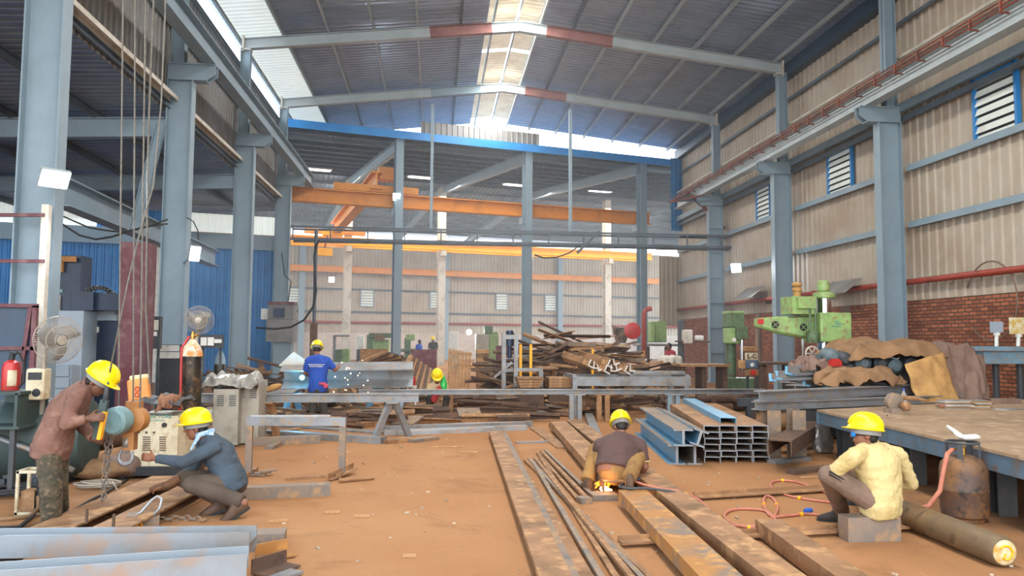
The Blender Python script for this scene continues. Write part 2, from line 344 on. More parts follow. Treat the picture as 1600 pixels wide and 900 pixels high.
# ---- left aisle ----
def aislez(x): return 6.9 + (x+6.3)*.045
mb = MB(); mb.corr((-6.3, 4, 6.9), (0, 27.5, 0), (-15, 0, aislez(-21.3)-6.9), (0, 0, 1), .25, .04); ca = struct(mb.build('ceiling_aisle', M['roof_dk']))
for x in (-7.8, -9.6, -11.4, -13.2, -15, -17):
    mb = MB(); z = aislez(x)-.09; mb.prism(CPROF(.08, .18, .01), (x, 4, z), (x, 30.5, z)); mb.build('purlin', M['steel_dk'], ca)
mb = MB(); mb.corr((-21, 3, 0), (0, 28, 0), (0, 0, 6.3), (1, 0, 0), .25, .035); struct(mb.build('wall_aisle_side', M['sheet_bl']))
# ---- far hall (turned 14.4 degrees) ----
TH = radians(14.4); EX = V((cos(TH), sin(TH), 0)); EN = V((-sin(TH), cos(TH), 0)); A0 = V((-1.67, 32.8, 0))
def FH(k, n, z=0): return A0 + EX*(6*k) + EN*n + V((0, 0, z))
# end wall of the aisle on the same skew line
mb = MB(); mb.corr(FH(-3.3, -.9, 0), EX*15.2, (0, 0, 5.15), -EN, .25, .035); we = struct(mb.build('wall_aisle_end', M['sheet_bl']))
mb = MB(); mb.corr(FH(-3.3, -.9, 5.75), EX*8.3, (0, 0, .72), -EN, .25, .035); mb.corr(FH(-1.5, -.9, 5.75), EX*4, (0, 0, .72), -EN, .25, .035); mb.build('translucent_strip', M['white_sheet'], we)
mb = MB(); mb.corr(FH(-1.9, -.9, 5.75), EX*2.4, (0, 0, .72), -EN, .25, .035); mb.build('blue_strip', M['blue'], we)
mb = MB(); mb.bar(FH(-3.3, -1.0, 5.42), FH(-.8, -1.0, 5.42), .12, .6); mb.build('eave_beam', M['steel'], we)
mb = MB(); mb.corr(FH(-1.56, -.95, 0), EX*.5, (0, 0, 5.1), -EN, .25, .035); mb.build('cream_panel', M['white'], we)
NB, NC = 15.3, 30.6
mb = MB(); n0 = -.35; zr = lambda n: 10.5+(n/NB)*1.35 if n <= NB else 11.85-((n-NB)/NB)*1.45
def fsheet(mb, k0, k1, na, nb):
    mb.corr(FH(k0, na, zr(na)), EX*(6*(k1-k0)), FH(0, nb, zr(nb))-FH(0, na, zr(na)), (0, 0, 1), .3, .045)
fsheet(mb, -3.2, 5.5, n0, NB); fsheet(mb, -3.2, 5.5, NB, NC-.2); cf = struct(mb.build('ceiling_far_hall', M['roof_dk']))
for n in (.4, 1.9, 3.4, 4.9, 6.4, 7.9, 9.4, 10.9, 12.4, 13.9, 16.6, 18.6, 20.6, 22.6, 24.6, 26.6, 28.6):
    mb = MB(); mb.prism(CPROF(.07, .18, .01), FH(-3.2, n, zr(n)-.1), FH(5.5, n, zr(n)-.1)); mb.build('purlin', M['steel_dk'] if n != 1.9 else M['steel'], cf)
mb = MB(); mb.corr(FH(-3.6, NC, 2.0), EX*62, (0, 0, 7.9), -EN, .3, .04); wb = struct(mb.build('wall_back', M['sheet']))
mb = MB(); mb.bar(FH(-3.6, NC+.05, 1.1), FH(6.7, NC+.05, 1.1), .3, 2.2); bb = mb.build('brick_base', M['brick_w'], wb)
for z in (3.9, 5.75, 7.4):
    mb = MB(); mb.prism(CPROF(.08, .14, .01), FH(-3.6, NC-.12, z), FH(6.7, NC-.12, z)); mb.build('girt', M['steel_dk'], wb)
mb = MB(); mb.tube([FH(-3.6, NC-.2, 3.05), FH(6.7, NC-.2, 3.05)], .1, 10); mb.build('fire_pipe', M['redpipe'], wb)
for i, px in enumerate((460, 574, 682, 784, 860)):
    c = GP(px, 443.5, FH(0, NC-.1), EN); louvre('window_%d' % (4+i), (c.x, c.y, 5.05), EX, 1.05, 1.35, None, 6, -EN, M['steel'])
# fascia closing the far hall toward the main hall, and cladding at the right corner
mb = MB(); mb.bar(FH(-.85, -.45, 10.48), FH(2.28, -.45, 10.42), .06, .34); struct(mb.build('trim_1', M['blue']))
mb = MB(); mb.corr(FH(.15, -.2, 10.6), EX*5.6, (0, 0, .62), -EN, .25, .03); struct(mb.build('wall_gable_panel', M['sheet_gr']))
c = GP(1048, 300, FH(0, -.5), EN); c2 = GP(1068, 300, FH(0, -.5), EN)
mb = MB(); mb.corr(V((c.x, c.y, 7.05)), V((c2.x-c.x, c2.y-c.y, 0)), (0, 0, 3.6), -EN, .22, .05); struct(mb.build('trim_2', M['sheet_bl']))
c = GP(1030, 450, FH(0, -.2), EN); mb = MB(); mb.corr(V((c.x, c.y, 2.4)), EX*1.75, (0, 0, 3.4), -EN, .25, .035); mb.corr(V((c.x, c.y, 0)), EX*1.75, (0, 0, 1.0), -EN, .25, .035)
struct(mb.build('wall_corner_panel', M['sheet']))

# ---- columns ----
def hcol(name, label, x, y, z0, z1, d=.57, fw=.26, side=1, zb=7.62, zu=10.72, mt=None, bracket=True, plates=0):
    t_ = thing(name, label, 'column', (x, y, 0)); t_['kind'] = 'structure'; mt = mt or M['steel']
    mb = MB(); mb.box((x, y, (z0+zb)/2), (d-.04, .02, zb-z0))
    for s in (-1, 1): mb.box((x+s*(d/2-.012), y, (z0+zb)/2), (.024, fw, zb-z0))
    mb.box((x, y, .02), (d+.2, fw+.2, .04))
    mb.build('shaft', mt, t_)
    if plates:
        mb = MB()
        for i in range(plates): mb.box((x, y-fw*.3, 1.2+i*1.02), (d-.05, fw*.4, .02))
        mb.build('stiffener_plates', mt, t_)
    if bracket:
        xi = x+side*(d/2)
        mb = MB(); xo = x-side*d/2
        pr = [(xo, zb), (xi+side*.48, zb+.12), (xi+side*.48, zb+.36), (xo, zb+.36)]; pr = [(xo, zb), (xi+side*.3, zb), (xi+side*.5, zb+.14), (xi+side*.5, zb+.36), (xo, zb+.36)]
        for yy in (-.1, .1):
            mb.add([(q[0], y+yy-.01, q[1]) for q in pr] + [(q[0], y+yy+.01, q[1]) for q in pr], [(0, 1, 2, 3, 4), (9, 8, 7, 6, 5)] + [(i, (i+1) % 5, 5+(i+1) % 5, 5+i) for i in range(5)])
        mb.box(((xo+xi+side*.5)/2, y, zb+.37), (abs(xi+side*.5-xo), .32, .03)); mb.box(((xo+xi+side*.3)/2, y, zb), (abs(xi+side*.3-xo), .28, .024))
        mb.build('crane_bracket', mt, t_)
        xu = x-side*.08
        mb = MB(); mb.box((xu, y, (zb+.36+zu)/2), (.3, .02, zu-zb-.36))
        for s in (-1, 1): mb.box((xu+s*.14, y, (zb+.36+zu)/2), (.02, .24, zu-zb-.36))
        mb.build('upper_shaft', mt, t_)
    return t_
LN = ['broad grey-blue steel column nearest on the left, beside the hanging wires', 'grey-blue steel column behind the maroon box column, with a crane bracket', 'grey-blue steel column behind the pedestal fan, third along the left side', 'far left steel column at the end of the hall, beside the tall pale press']
for i, y in enumerate((11.9, 17.9, 23.9, 29.9)):
    hcol('steel_column', LN[i], -5.94, y, 0, 0, .57, .28, 1, 7.62)
RN = ['large grey-blue steel column on the right, in front of the brick wall', 'grey-blue steel column on the right behind the green drilling machine arm', 'pale blue steel column with stiffener plates at the far end of the right wall']
for i, y in enumerate((17.9, 23.9, 29.9)):
    hcol('steel_column', RN[i], 11.4, y, 0, 0, .6, .28, -1, 7.25, mt=M['steel'], plates=6 if i == 2 else 0)
def fcol(k, n, z1, label, mt, br, zb=7.05, d=.4, fw=.3):
    p = FH(k, n); t_ = thing('steel_column', label, 'column', p); t_['kind'] = 'structure'; rt = Matrix((EX, EN, V((0, 0, 1)))).transposed()
    mb = MB(); mb.box(p+V((0, 0, z1/2)), (.02, d-.03, z1), rot=rt)
    for s in (-1, 1): mb.box(p+EN*(s*d/2)+V((0, 0, z1/2)), (fw, .024, z1), rot=rt)
    mb.build('shaft', mt, t_)
    if br:
        mb = MB()
        for s in br:
            a = p+EN*(s*.15); q = p+EN*(s*.7)
            mb.bar(a+V((0, 0, zb+.18)), q+V((0, 0, zb+.18)), .3, .36)
        mb.build('crane_bracket', mt, t_)
    return t_
for k, w in ((-1, 'left end'), (0, 'left of the middle'), (1, 'in the middle'), (2, 'right of the middle')):
    fcol(k, 0, 10.4, 'tall grey-blue column of the far hall front row, %s, carrying the orange beam' % w, M['steel'], (1,), d=.44, fw=.34)
for k, w in ((0, 'nearest the yellow hoist'), (1, 'second from the yellow hoist'), (2, 'hidden mostly behind the middle blue column'), (3, 'right of the scrap heap with a red reel beside it')):
    fcol(k, NB, 11.6, 'cream column of the far hall middle row, %s' % w, M['cream'], (-1, 1), d=.46, fw=.46)
for k, w in ((-.25, 'behind the blue-shirted welder'), (1.73, 'behind the bright arc flash'), (3.5, 'behind the scrap heap'), (4.9, 'near the red reel')):
    fcol(k, NC-.35, 9.9, 'slim steel post against the far back wall, %s' % w, M['steel'], None, d=.3, fw=.45)
# ---- rafters ----
def raf(y, label, primer):
    t_ = thing('roof_rafter', label, 'rafter', (2.6, y, 10.7)); 
    zb = lambda x: 10.7+(8.7-abs(x-2.6))*1.0/8.7
    def seg(name, xa, xb, mt):
        mb = MB(); mb.prism(IPROF(.2, .34, .014, .02), (xa, y, zb(xa)+.17), (xb, y, zb(xb)+.17), (0, 0, 1)); mb.build(name, mt, t_)
    cuts = [-6.1, primer[0], 1.7, 2.6, 3.5, primer[1], 11.5]
    seg('painted_span', cuts[0], cuts[1], M['steel_lt']); seg('primer_span', cuts[1], cuts[2], M['primer'] if primer[2] else M['steel'])
    seg('ridge_haunch', cuts[2], cuts[3], M['steel_lt']); seg('ridge_haunch', cuts[3], cuts[4], M['steel_lt']); seg('primer_span', cuts[4], cuts[5], M['primer']); seg('painted_span', cuts[5], cuts[6], M['steel_lt'])
    for s, x in ((1, -6.1), (-1, 11.5)):
        mb = MB(); mb.box((x, y, zb(x)+.17), (.06, .26, .5)); mb.box((x+s*.1, y, zb(x)-.02), (.3, .26, .03)); mb.build('end_plate', M['cream'], t_)
for y, lb, pr in ((11.9, 'roof rafter nearest the camera, above the frame', (-.6, 5.6, 1)), (17.9, 'second roof rafter, just above the picture edge', (-.6, 5.6, 1)), (23.9, 'nearer visible roof rafter with long red primer stretches near its ridge', (-.3, 5.7, 1)), (29.9, 'farther roof rafter with hangers below, red primer only right of its ridge', (-.3, 5.2, 0))): raf(y, lb, pr)
for k in (0, 1, 2):
    t_ = thing('far_rafter', ['leftmost', 'middle', 'rightmost'][k]+' sloping rafter under the far hall roof', 'rafter', FH(k, 0, 10.2))
    mb = MB(); mb.prism(IPROF(.25, .5, .02, .03), FH(k, 0, 10.1), FH(k, NB, 11.4)); mb.build('front_slope', M['steel'], t_)
    mb = MB(); mb.prism(IPROF(.25, .5, .02, .03), FH(k, NB, 11.4), FH(k, NC-.5, 9.95)); mb.build('back_slope', M['steel'], t_)
# ---- crane girders and walkway ----
t_ = thing('crane_girder', 'long grey-blue crane girder on the left column brackets', 'crane girder', (-5.3, 15, 7.99))
mb = MB(); mb.prism(IPROF(.3, .5, .02, .03), (-5.3, Y0, 8.25), (-5.3, 32.2, 8.25)); mb.build('girder', M['steel'], t_)
mb = MB(); mb.bar((-5.3, Y0, 8.53), (-5.3, 32.2, 8.53), .06, .06); mb.build('rail', M['steel_dk'], t_)
t_ = thing('crane_girder', 'long grey-blue crane girder on the right column brackets', 'crane girder', (10.85, 15, 7.62))
mb = MB(); mb.prism(IPROF(.3, .5, .02, .03), (10.85, Y0, 7.88), (10.85, 33, 7.88)); mb.build('girder', M['steel_lt'], t_)  # paler paint stands in for light reflected off this girder
mb = MB(); mb.bar((10.85, Y0, 8.16), (10.85, 33, 8.16), .06, .06); mb.build('rail', M['steel_dk'], t_)
t_ = thing('conductor_bars', 'red-brown conductor bars running along the right crane girder', 'conductor rail', (10.65, 15, 7.8))
for z in (7.98, 8.06, 8.14):
    mb = MB(); mb.tube([(10.6, Y0, z), (10.6, 33.2, z)], .018, 6); mb.build('bar', M['copper'], t_)
for i in range(36):
    y = 3+i*.83; mb = MB(); mb.box((10.68, y, 7.93), (.2, .03, .03)); mb.box((10.6, y, 8.05), (.04, .04, .2)); mb.build('insulator_bracket', M['copper'], t_)
for s, x in ((-1, -5.9), (1, 12)): pass
t_ = thing('walkway_truss', 'shallow lattice walkway truss spanning the end of the hall', 'truss', (2.6, 29.9, 5.45))
for y in (29.6, 30.3):
    mb = MB(); mb.bar((-5.6, y, 5.97), (12, y, 5.97), .06, .07); mb.build('top_chord', M['steel_dk'], t_)
    mb = MB(); mb.bar((-5.6, y, 5.5), (12, y, 5.5), .06, .1); mb.build('bottom_chord', M['steel_dk'], t_)
for i in range(13):
    x = -5.5+i*1.42
    if x < 11.9:
        mb = MB(); mb.bar((x, 29.6, 5.5), (x, 29.6, 5.97), .05, .05, (0, 1, 0)); mb.bar((x, 29.6, 5.5), (x, 30.3, 5.5), .04, .04); mb.build('upright', M['steel_dk'], t_)
mb = MB(); mb.box((10.5, 29.95, 5.44), (3.0, .6, .03)); mb.box((11.0, 29.95, 6.0), (2, .7, .03)); mb.build('deck_plate', M['steel_dk'], t_)
for x, w in ((-.22, 'left'), (5.37, 'right')):
    mb = MB(); mb.bar((x, 29.9, 6.0), (x, 29.9, 11.06), .12, .12, (0, 1, 0)); tag(mb.build('hanger_post', M['steel']), 'slim steel hanger between walkway truss and rafter, %s of the two' % w, 'post')
t_ = thing('end_stop_bracket', 'red-brown triangular bracket at the far end of the conductor bars', 'bracket', (11, 30, 6.6))
a, b_, c = GY(1046, 316, 29.7), GY(1112, 302, 29.7), GY(1165, 356, 29.9)
mb = MB(); mb.bar(a, GY(1078, 302, 31), .08, .08); mb.bar(a, b_, .06, .06); mb.bar(GY(1080, 304, 29.8), V((11.95, 30.2, c.z)), .09, .09); mb.build('struts', M['copper'], t_)
mb = MB(); mb.add([a, GY(1112, 314, 29.7), V((11.9, 30.6, b_.z)), GY(1078, 302, 31)], [(0, 1, 2, 3)]); mb.build('tray', M['steel_dk'], t_)
# far hall crane beams
mb = MB(); mb.prism(IPROF(.4, .6, .03, .05), FH(-1.6, .5, 7.72), FH(2.12, .5, 7.72)); tag(mb.build('crane_runway_beam', M['orange']), 'long orange runway beam on the front row of the far hall', 'crane beam')
t_ = thing('crane_runway_beam', 'bright yellow double runway beam on the cream columns', 'crane beam', FH(1, NB, 7.4))
for s in (-.55, .55):
    mb = MB(); mb.prism(IPROF(.35, .5, .03, .05), FH(-2, NB+s, 7.66), FH(3.55, NB+s, 7.66)); mb.build('girder', M['yellow'], t_)
mb = MB(); mb.prism(IPROF(.35, .5, .03, .05), FH(-2.2, NC-.8, 7.3), FH(5.2, NC-.8, 7.3)); tag(mb.build('crane_runway_beam', M['orange']), 'orange runway beam along the far back wall', 'crane beam')
t_ = thing('overhead_crane', 'orange overhead crane bridge with end carriage crossing the far hall bay', 'crane', FH(-.1, 8, 8.0))
mb = MB(); mb.prism(IPROF(.5, .75, .06, .06), FH(-.15, .2, 8.55), FH(-.15, NB-.3, 8.4)); mb.build('bridge_girder', M['orange'], t_)
for n in (.5, NB-.55): mb = MB(); mb.bar(FH(-.45, n, 8.2), FH(.16, n, 8.2), .3, .3); mb.build('end_carriage', M['orange'], t_)
mb = MB(); mb.bar(FH(-.12, 1.0, 8.98), FH(.02, 1.0, 8.98), .7, .55); mb.build('trolley', M['orange'], t_)
t_ = thing('chain_hoist', 'yellow electric hoist block hanging below the yellow runway beam', 'hoist', FH(-.35, NB-2, 6.6))
p = GP(507, 394, FH(0, NB-1.2), EN)
mb = MB(); mb.box(p, (.9, .5, .45), TH); mb.build('motor_body', M['yellow'], t_)
mb = MB(); mb.box(GP(520, 364, FH(0, NB-1.2), EN), (1.2, .5, .35), TH); mb.build('trolley', M['yellow'], t_)
mb = MB(); mb.tube([p+V((0, 0, .2)), GP(512, 366, FH(0, NB-1.2), EN)], .06); mb.build('hanger', M['copper'], t_)
# ceiling light panels of the far hall
def froof(px, py, front):
    n_ = (EX.cross(FH(0, NB, zr(NB))-FH(0, 0, zr(0)))) if front else EX.cross(FH(0, NC-.2, zr(NC-.2))-FH(0, NB, zr(NB)))
    return GP(px, py, FH(0, NB, zr(NB)), n_)
pl = thing('ceiling_light', 'lit panel on the far hall roof', 'ceiling light', (0, 0, 0), 'lit panels under the far hall roof')
for i, (px, py, fr) in enumerate(((497, 261, 1), (657, 273, 1), (805, 285, 1), (938, 295, 1), (476, 298, 0), (745, 316, 0), (867, 324, 0), (982, 332, 0))):
    c = froof(px, py, fr)-V((0, 0, .15)); o = pl if i == 0 else pl.copy()
    if i: COL.objects.link(o)
    o.location = c; o.rotation_euler = (radians(5 if fr else -5), 0, TH); WORLD[o.name] = V(c)
    o['label'] = ['bright ceiling panel high above the left end of the orange beam', 'bright ceiling panel on the front roof slope, between left hanger and front column', 'bright ceiling panel just left of the middle front column of the far hall', 'bright ceiling panel right of the right hanger, front roof slope', 'bright ceiling panel beside the far left column, just above the orange beam', 'bright ceiling panel above the orange beam, right of the left hanger', 'bright ceiling panel left of the right hanger, on the back roof slope', 'bright ceiling panel nearest the right end of the orange beam'][i]
    for nm, d, mt in (('frame', (1.55, .75, .06), M['white']), ('diffuser', (1.4, .6, .04), M['glow_s'])):
        q = bpy.data.objects.new(nm, None) if False else None
        mb = MB(); mb.box((0, 0, 0 if nm == 'frame' else -.03), d); w = mb.build(nm, mt); w.location = (0, 0, 0 if nm == 'frame' else -.05); w.parent = o
# =============== foreground and middle steel ===============
def beam(name, label, cat, prof, p0, p1, mt, up=(0, 0, 1), group=None):
    mb = MB(); mb.prism(prof, p0, p1, up); return tag(mb.build(name, mt), label, cat, group)
BOX = lambda w, h: [(-w/2, -h/2), (w/2, -h/2), (w/2, h/2), (-w/2, h/2)]
SIDE = (0, 1, 0)
M['galv'] = mat('bright_galvanised', '#8d949a', '#827e7a', 1.2, .45, .5, .2, .05, c3='#9c8678')
M['rustflat'] = mat('rust_tan_steel', '#9c7350', '#755538', 1.6, .5, .72, .1, .12, c3='#b98d60')
M['greyrust'] = mat('grey_and_rust_steel', '#8a7868', '#6f6a66', 2.2, .5, .65, .2, .12, c3='#a6845f')
M['hose'] = mat('pink_rubber_hose', '#c47a62', '#b26a54', 6, .5, .6)
M['canvas'] = mat('brown_canvas', '#8e6c4c', '#75583c', 2.5, .5, .9, 0, .3, 25)
M['canvas_t'] = mat('tan_canvas', '#b08852', '#967044', 3, .5, .9, 0, .3, 25)
M['canvas_d'] = mat('dull_brown_cloth', '#7e665a', '#6a564a', 2.5, .5, .9, 0, .3, 25)
# --- galvanised H beams, bottom left ---
def hface(name, label, yt0, yt1, x1, z, fw, dp, mt):
    a = GZ(-260, yt0+(yt0-yt1)*260/390, z); b_ = GZ(x1, yt1, z); d = (b_-a).normalized(); n_ = V((-d.y, d.x, 0))
    o = V((0, 0, -fw/2)) + n_*(dp/2)
    return beam(name, label, 'steel beam', IPROF(fw, dp, .012, .014), a+o, b_+o, mt, n_)
hface('steel_beam', 'bright pale H beam lying on its side at the lower left edge, farther of the pair', 837, 832, 390, .37, .145, .2, M['galv'])
hface('steel_beam', 'bright pale H beam nearest the camera at the bottom left corner', 892, 866, 386, .34, .13, .2, M['galv'])
for x, w in ((-2.75, 'left'), (-1.55, 'right')):
    beam('packing_beam', 'dark rusty cross piece propping the pale H beams, %s one' % w, 'steel beam', IPROF(.14, .2), (x, 4.75, .105), (x, 5.5, .105), M['rust_dk'])
beam('box_section', 'short rusty box section poking out behind the pale H beams', 'steel offcut', BOX(.2, .13), GZ(372, 845, .065), GZ(446, 842, .065), M['greyrust'])
beam('angle_offcut', 'orange-rusted angle offcut beside the end of the pale H beams', 'steel offcut', LPROF(.16, .1, .012), GZ(398, 872, .01), GZ(448, 862, .01), M['rust_or'])
beam('angle_offcut', 'dark angle offcut nearest the camera, right of the bottom left H beam', 'steel offcut', LPROF(.16, .1, .012), GZ(392, 897, .01), GZ(446, 880, .01), M['rust_dk'])
beam('flat_offcut', 'grey flat offcut at the bottom edge, below the H beam end', 'steel offcut', BOX(.12, .02), GZ(425, 906, .02), GZ(464, 892, .02), M['mill'])
# --- beam pair under the hoist ---
beam('steel_beam', 'rusty floor beam lying beneath the hanging hoist chain, left of the pair', 'steel beam', IPROF(.34, .12), GZ(75, 838, .06), GZ(262, 752, .06), M['rustflat'])
beam('steel_beam', 'rusty floor beam by the crouching man, right of the hoist pair', 'steel beam', IPROF(.3, .12), GZ(160, 842, .06), GZ(318, 760, .06), M['rustflat'])
for x, y, w in ((135, 818, 'left'), (177, 827, 'right')):
    p = GZ(x, y, .12); mb = MB(); mb.box(p+V((0, 0, .06)), (.018, .018, .12)); tag(mb.build('steel_stub', M['rust_dk']), 'short upright stub welded on the hoist floor beams, %s one' % w, 'stub')
beam('box_section', 'long rusty box section on the floor right of the crouching man', 'steel beam', BOX(.17, .12), GZ(352, 771, .06), GZ(516, 764, .06), M['greyrust'])
# clamp with bail handle beside the pair
c = GZ(225, 826); t_ = thing('lifting_clamp', 'dirty plate lifting clamp with a bright wire bail on the floor', 'lifting clamp', c)
mb = MB(); mb.box(c+V((0, 0, .05)), (.24, .12, .1), .3); mb.box(c+V((-.09, -.03, .07)), (.08, .16, .12), .3); mb.build('body', M['greyrust'], t_, .6)
mb = MB(); mb.tube([c+V((-.1, -.02, .1)), c+V((-.03, 0, .14)), c+V((.05, .02, .24)), c+V((.09, .03, .27)), c+V((.13, .03, .25)), c+V((.12, .02, .17)), c+V((.06, 0, .1))], .012, 8); mb.build('bail', M['mill_lt'], t_, 3)
mb = MB(); [mb.ring(c+V((-.07+.07*i, -.11, .06)), (0, 1, .2), .018, .008, 10, 6) for i in range(2)]; mb.build('bolts', M['yellow'], t_)
def chain(mb, pts, r=.011, pitch=.05, w=.018):
    pts = [V(p) for p in pts]; seg = []
    for a, b_ in zip(pts[:-1], pts[1:]):
        n_ = max(1, int((b_-a).length/pitch)); seg += [a+(b_-a)*(i/n_) for i in range(n_)]
    for i, p in enumerate(seg[:-1]):
        d, a, b_ = frame_of(seg[i+1]-p); s_ = a if i % 2 else b_; L_ = pitch*.62
        q = [p + d*(L_*cos(t)) + s_*(w*sin(t)) for t in [2*pi*j/8 for j in range(8)]]
        mb.tube(q+[q[0]], r*.6, 5, False)
mb = MB(); chain(mb, [GZ(252, 812, .02), GZ(285, 809, .02), GZ(318, 812, .02), GZ(330, 806, .02)], .012, .055, .024)
tag(mb.build('lifting_chain', M['greyrust']), 'rusty chain lying on the earth by the crouching man', 'chain')
# --- trestles ---
def trestle(name, label, lx, rx, yt, yb, bar=.075, rear=0, mt='greyrust'):
    a = GZ(lx, yb); b_ = GZ(rx, yb); d = (b_-a).normalized(); n_ = V((-d.y, d.x, 0)); h = GP((lx+rx)/2, yt, (a+b_)/2, n_).z
    t_ = thing(name, label, 'trestle', (a+b_)/2)
    mb = MB(); mb.bar(a-d*bar*.5+V((0, 0, h-.05)), b_+d*bar*.5+V((0, 0, h-.05)), bar, .1); mb.build('top_bar', M['mill'], t_)
    for p in (a, b_): mb = MB(); mb.bar(p+V((0, 0, .012)), p+V((0, 0, h-.1)), bar, bar, SIDE); mb.build('leg', M[mt], t_)
    for p in (a, b_): mb = MB(); mb.bar(p-n_*.22+V((0, 0, .03)), p+n_*.3+V((0, 0, .03)), .06, .06); mb.build('foot', M['rustflat'], t_)
    return t_, a, b_, d, n_, h
tr, a, b_, d, n_, h = trestle('trestle', 'grey steel trestle frame standing empty in front of the long beam', 388, 534, 652, 744)
beam('flat_bar', 'thin flat strip laid along the top of the empty trestle', 'steel offcut', BOX(.04, .02), V((a.x, a.y+.02, h+.012)), V((a.x+.95, a.y+.02, h+.012)), M['mill_lt'])
beam('angle_offcut', 'rusty angle leaning at the right foot of the empty trestle', 'steel offcut', LPROF(.07, .07), GZ(512, 750, .01), GZ(552, 732, .06), M['rust'])
beam('steel_bar', 'thin rusty bar on the floor left of the trestle foot', 'bar', BOX(.03, .03), GZ(446, 748, .016), GZ(508, 744, .016), M['rust'])
beam('pipe_offcut', 'short tan pipe lying on the floor right of the trestle foot', 'pipe', [(.025*cos(i*pi/4), .025*sin(i*pi/4)) for i in range(8)], GZ(530, 751, .026), GZ(584, 746, .026), M['rust'])
mb = MB(); [mb.box(GZ(402+i*9, 742-i*3, .015+.02*i), (.2, .06, .02), i*.4) for i in range(3)]; tag(mb.build('flat_offcuts', M['greyrust']), 'small heap of flat offcuts at the left trestle foot', 'steel offcut')
# --- long floor beams, right of centre ---
ZT = .17
def flb(name, label, far, near, w, h_, mt, z=ZT, prof=None, ext=0):
    a = GZ(*far, z); b_ = GZ(*near, z); d = (b_-a).normalized(); b_ = b_ + d*ext; o = V((0, 0, -h_/2))
    return beam(name, label, 'steel beam', (prof or UPROF(w, h_, .012)), a+o, b_+o, mt)
flb('steel_beam', 'rusty channel behind the torch cutter, its near end under him', (872, 658), (965, 752), .3, .11, M['rustflat'])
flb('steel_beam', 'orange-streaked channel running from the torch cutter to the bottom edge', (988, 765), (1127, 900), .28, .11, M['rust_or'], ext=1.2)
flb('steel_beam', 'longest rusty channel passing right of the torch cutter', (896, 656), (1227, 899), .27, .11, M['rustflat'], ext=1.2)
flb('steel_beam', 'short rusty beam on the floor in front of the seated man', (1200, 811), (1332, 900), .22, .13, M['rustflat'], .15, UPROF(.22, .13), .8)
flb('steel_plank', 'broad rusty plank of steel lying alone on the open floor', (774, 673), (868, 900), .22, .04, M['rustflat'], .1, BOX(.22, .04), 1)
flb('steel_plank', 'second plank under the broad rusty plank, grey edged', (780, 676), (876, 900), .26, .045, M['greyrust'], .055, BOX(.26, .045), 1)
flb('flat_bar', 'flat rusty strip just right of the broad plank', (806, 718), (915, 900), .12, .03, M['rustflat'], .032, BOX(.12, .03), .8)
TB = [((821, 718), (1016, 900), 'outermost left at its far end'), ((827, 716), (1003, 900), 'second from the outer one'), ((836, 714), (988, 900), 'third in the fan'), ((842, 709), (963, 900), 'fourth in the fan'), ((833, 720), (940, 900), 'lowest and nearest the plank'), ((846, 703), (915, 774), 'short, ending by the flame'), ((840, 706), (903, 778), 'short, ending left of the cutter'), ((852, 702), (925, 771), 'short, closest to the cutter')]
for i, (f_, n__, w) in enumerate(TB):
    flb('angle_bar', 'slender steel bar of the fanned bundle, %s' % w, f_, n__, .05, .03, [M['rustflat'], M['greyrust'], M['rust']][i % 3], .032+.018*(i % 3), BOX(.045, .028), .6 if n__[1] > 880 else 0)
flb('cross_bearer', 'rusty cross bearer under the channels, running to the seat block', (965, 841), (1428, 816), .11, .055, M['rustflat'], .056, LPROF(.11, .05, .02))
flb('cross_bearer', 'rusty angle lying across the floor behind the hose coils', (1083, 772), (1340, 757), .12, .05, M['rustflat'], .05, LPROF(.12, .05, .015))
flb('cross_bearer', 'thin cross bar on the earth left of the first channel', (806, 690), (900, 688), .05, .03, M['mill'], .03, BOX(.05, .03))
c = GZ(945, 778, .03); mb = MB(); mb.box(c+V((0, .1, 0)), (.27, .22, .06), .05); tag(mb.build('cutting_plate', M['greyrust']), 'small steel plate under the cutting flame', 'steel plate')
c = GZ(913, 781, .03); mb = MB(); mb.box(c, (.12, .14, .06), .2); tag(mb.build('steel_block', M['greyrust']), 'small steel block left of the cutting plate', 'steel plate')
# --- seat block and loose floor bits ---
a = GZ(1326, 848, 0); b_ = GZ(1410, 847, 0)
beam('seat_block', 'short H beam offcut used as a seat by the man in yellow', 'steel offcut', [(-.1, -.08), (.1, -.08), (.1, .08), (-.045, .08), (-.05, .072), (-.1, .072)], V((a.x, a.y+.08, .101)), V((b_.x, a.y+.08, .101)), M['greyrust'], SIDE)
# --- stacked channels at right ---
zt = .5; pl0 = GZ(1100, 723, 0); pr0 = GZ(1198, 721, 0); dd = (GZ(1052, 632, .5)-GZ(1103, 664, .5)); dd.z = 0; dd = dd.normalized()
bw = (pr0.x-pl0.x)/4
for r in range(6):
    for c in range(4):
        o = V((pl0.x+bw*(c+.5), pl0.y+random.uniform(-.04, .04), .0+.084*r+.042)) + (V((0, 0, .0)))
        beam('channel_section', 'channel in the neat stack of twenty-four, open side down', 'steel channel', UPROF(bw-.008, .082, .01), o, o+dd*(3.6+random.uniform(-.1, .2)), M['rustflat'] if r == 5 else M['greyrust'], (0, 0, 1), 'neatly stacked channels')
        mb = MB(); mb.prism(UPROF(bw-.006, .084, .013), o-dd*.006, o+dd*.002); mb.build('cut_end', M['galv'], S.collection.objects[-1])
o = V((pl0.x+bw*1.95, pl0.y+.25, .5+.045)); beam('channel_section', 'single blue-sided channel lying on top of the neat stack', 'steel channel', UPROF(bw, .08, .01), o, o+dd*3.6, M['bluesteel'])
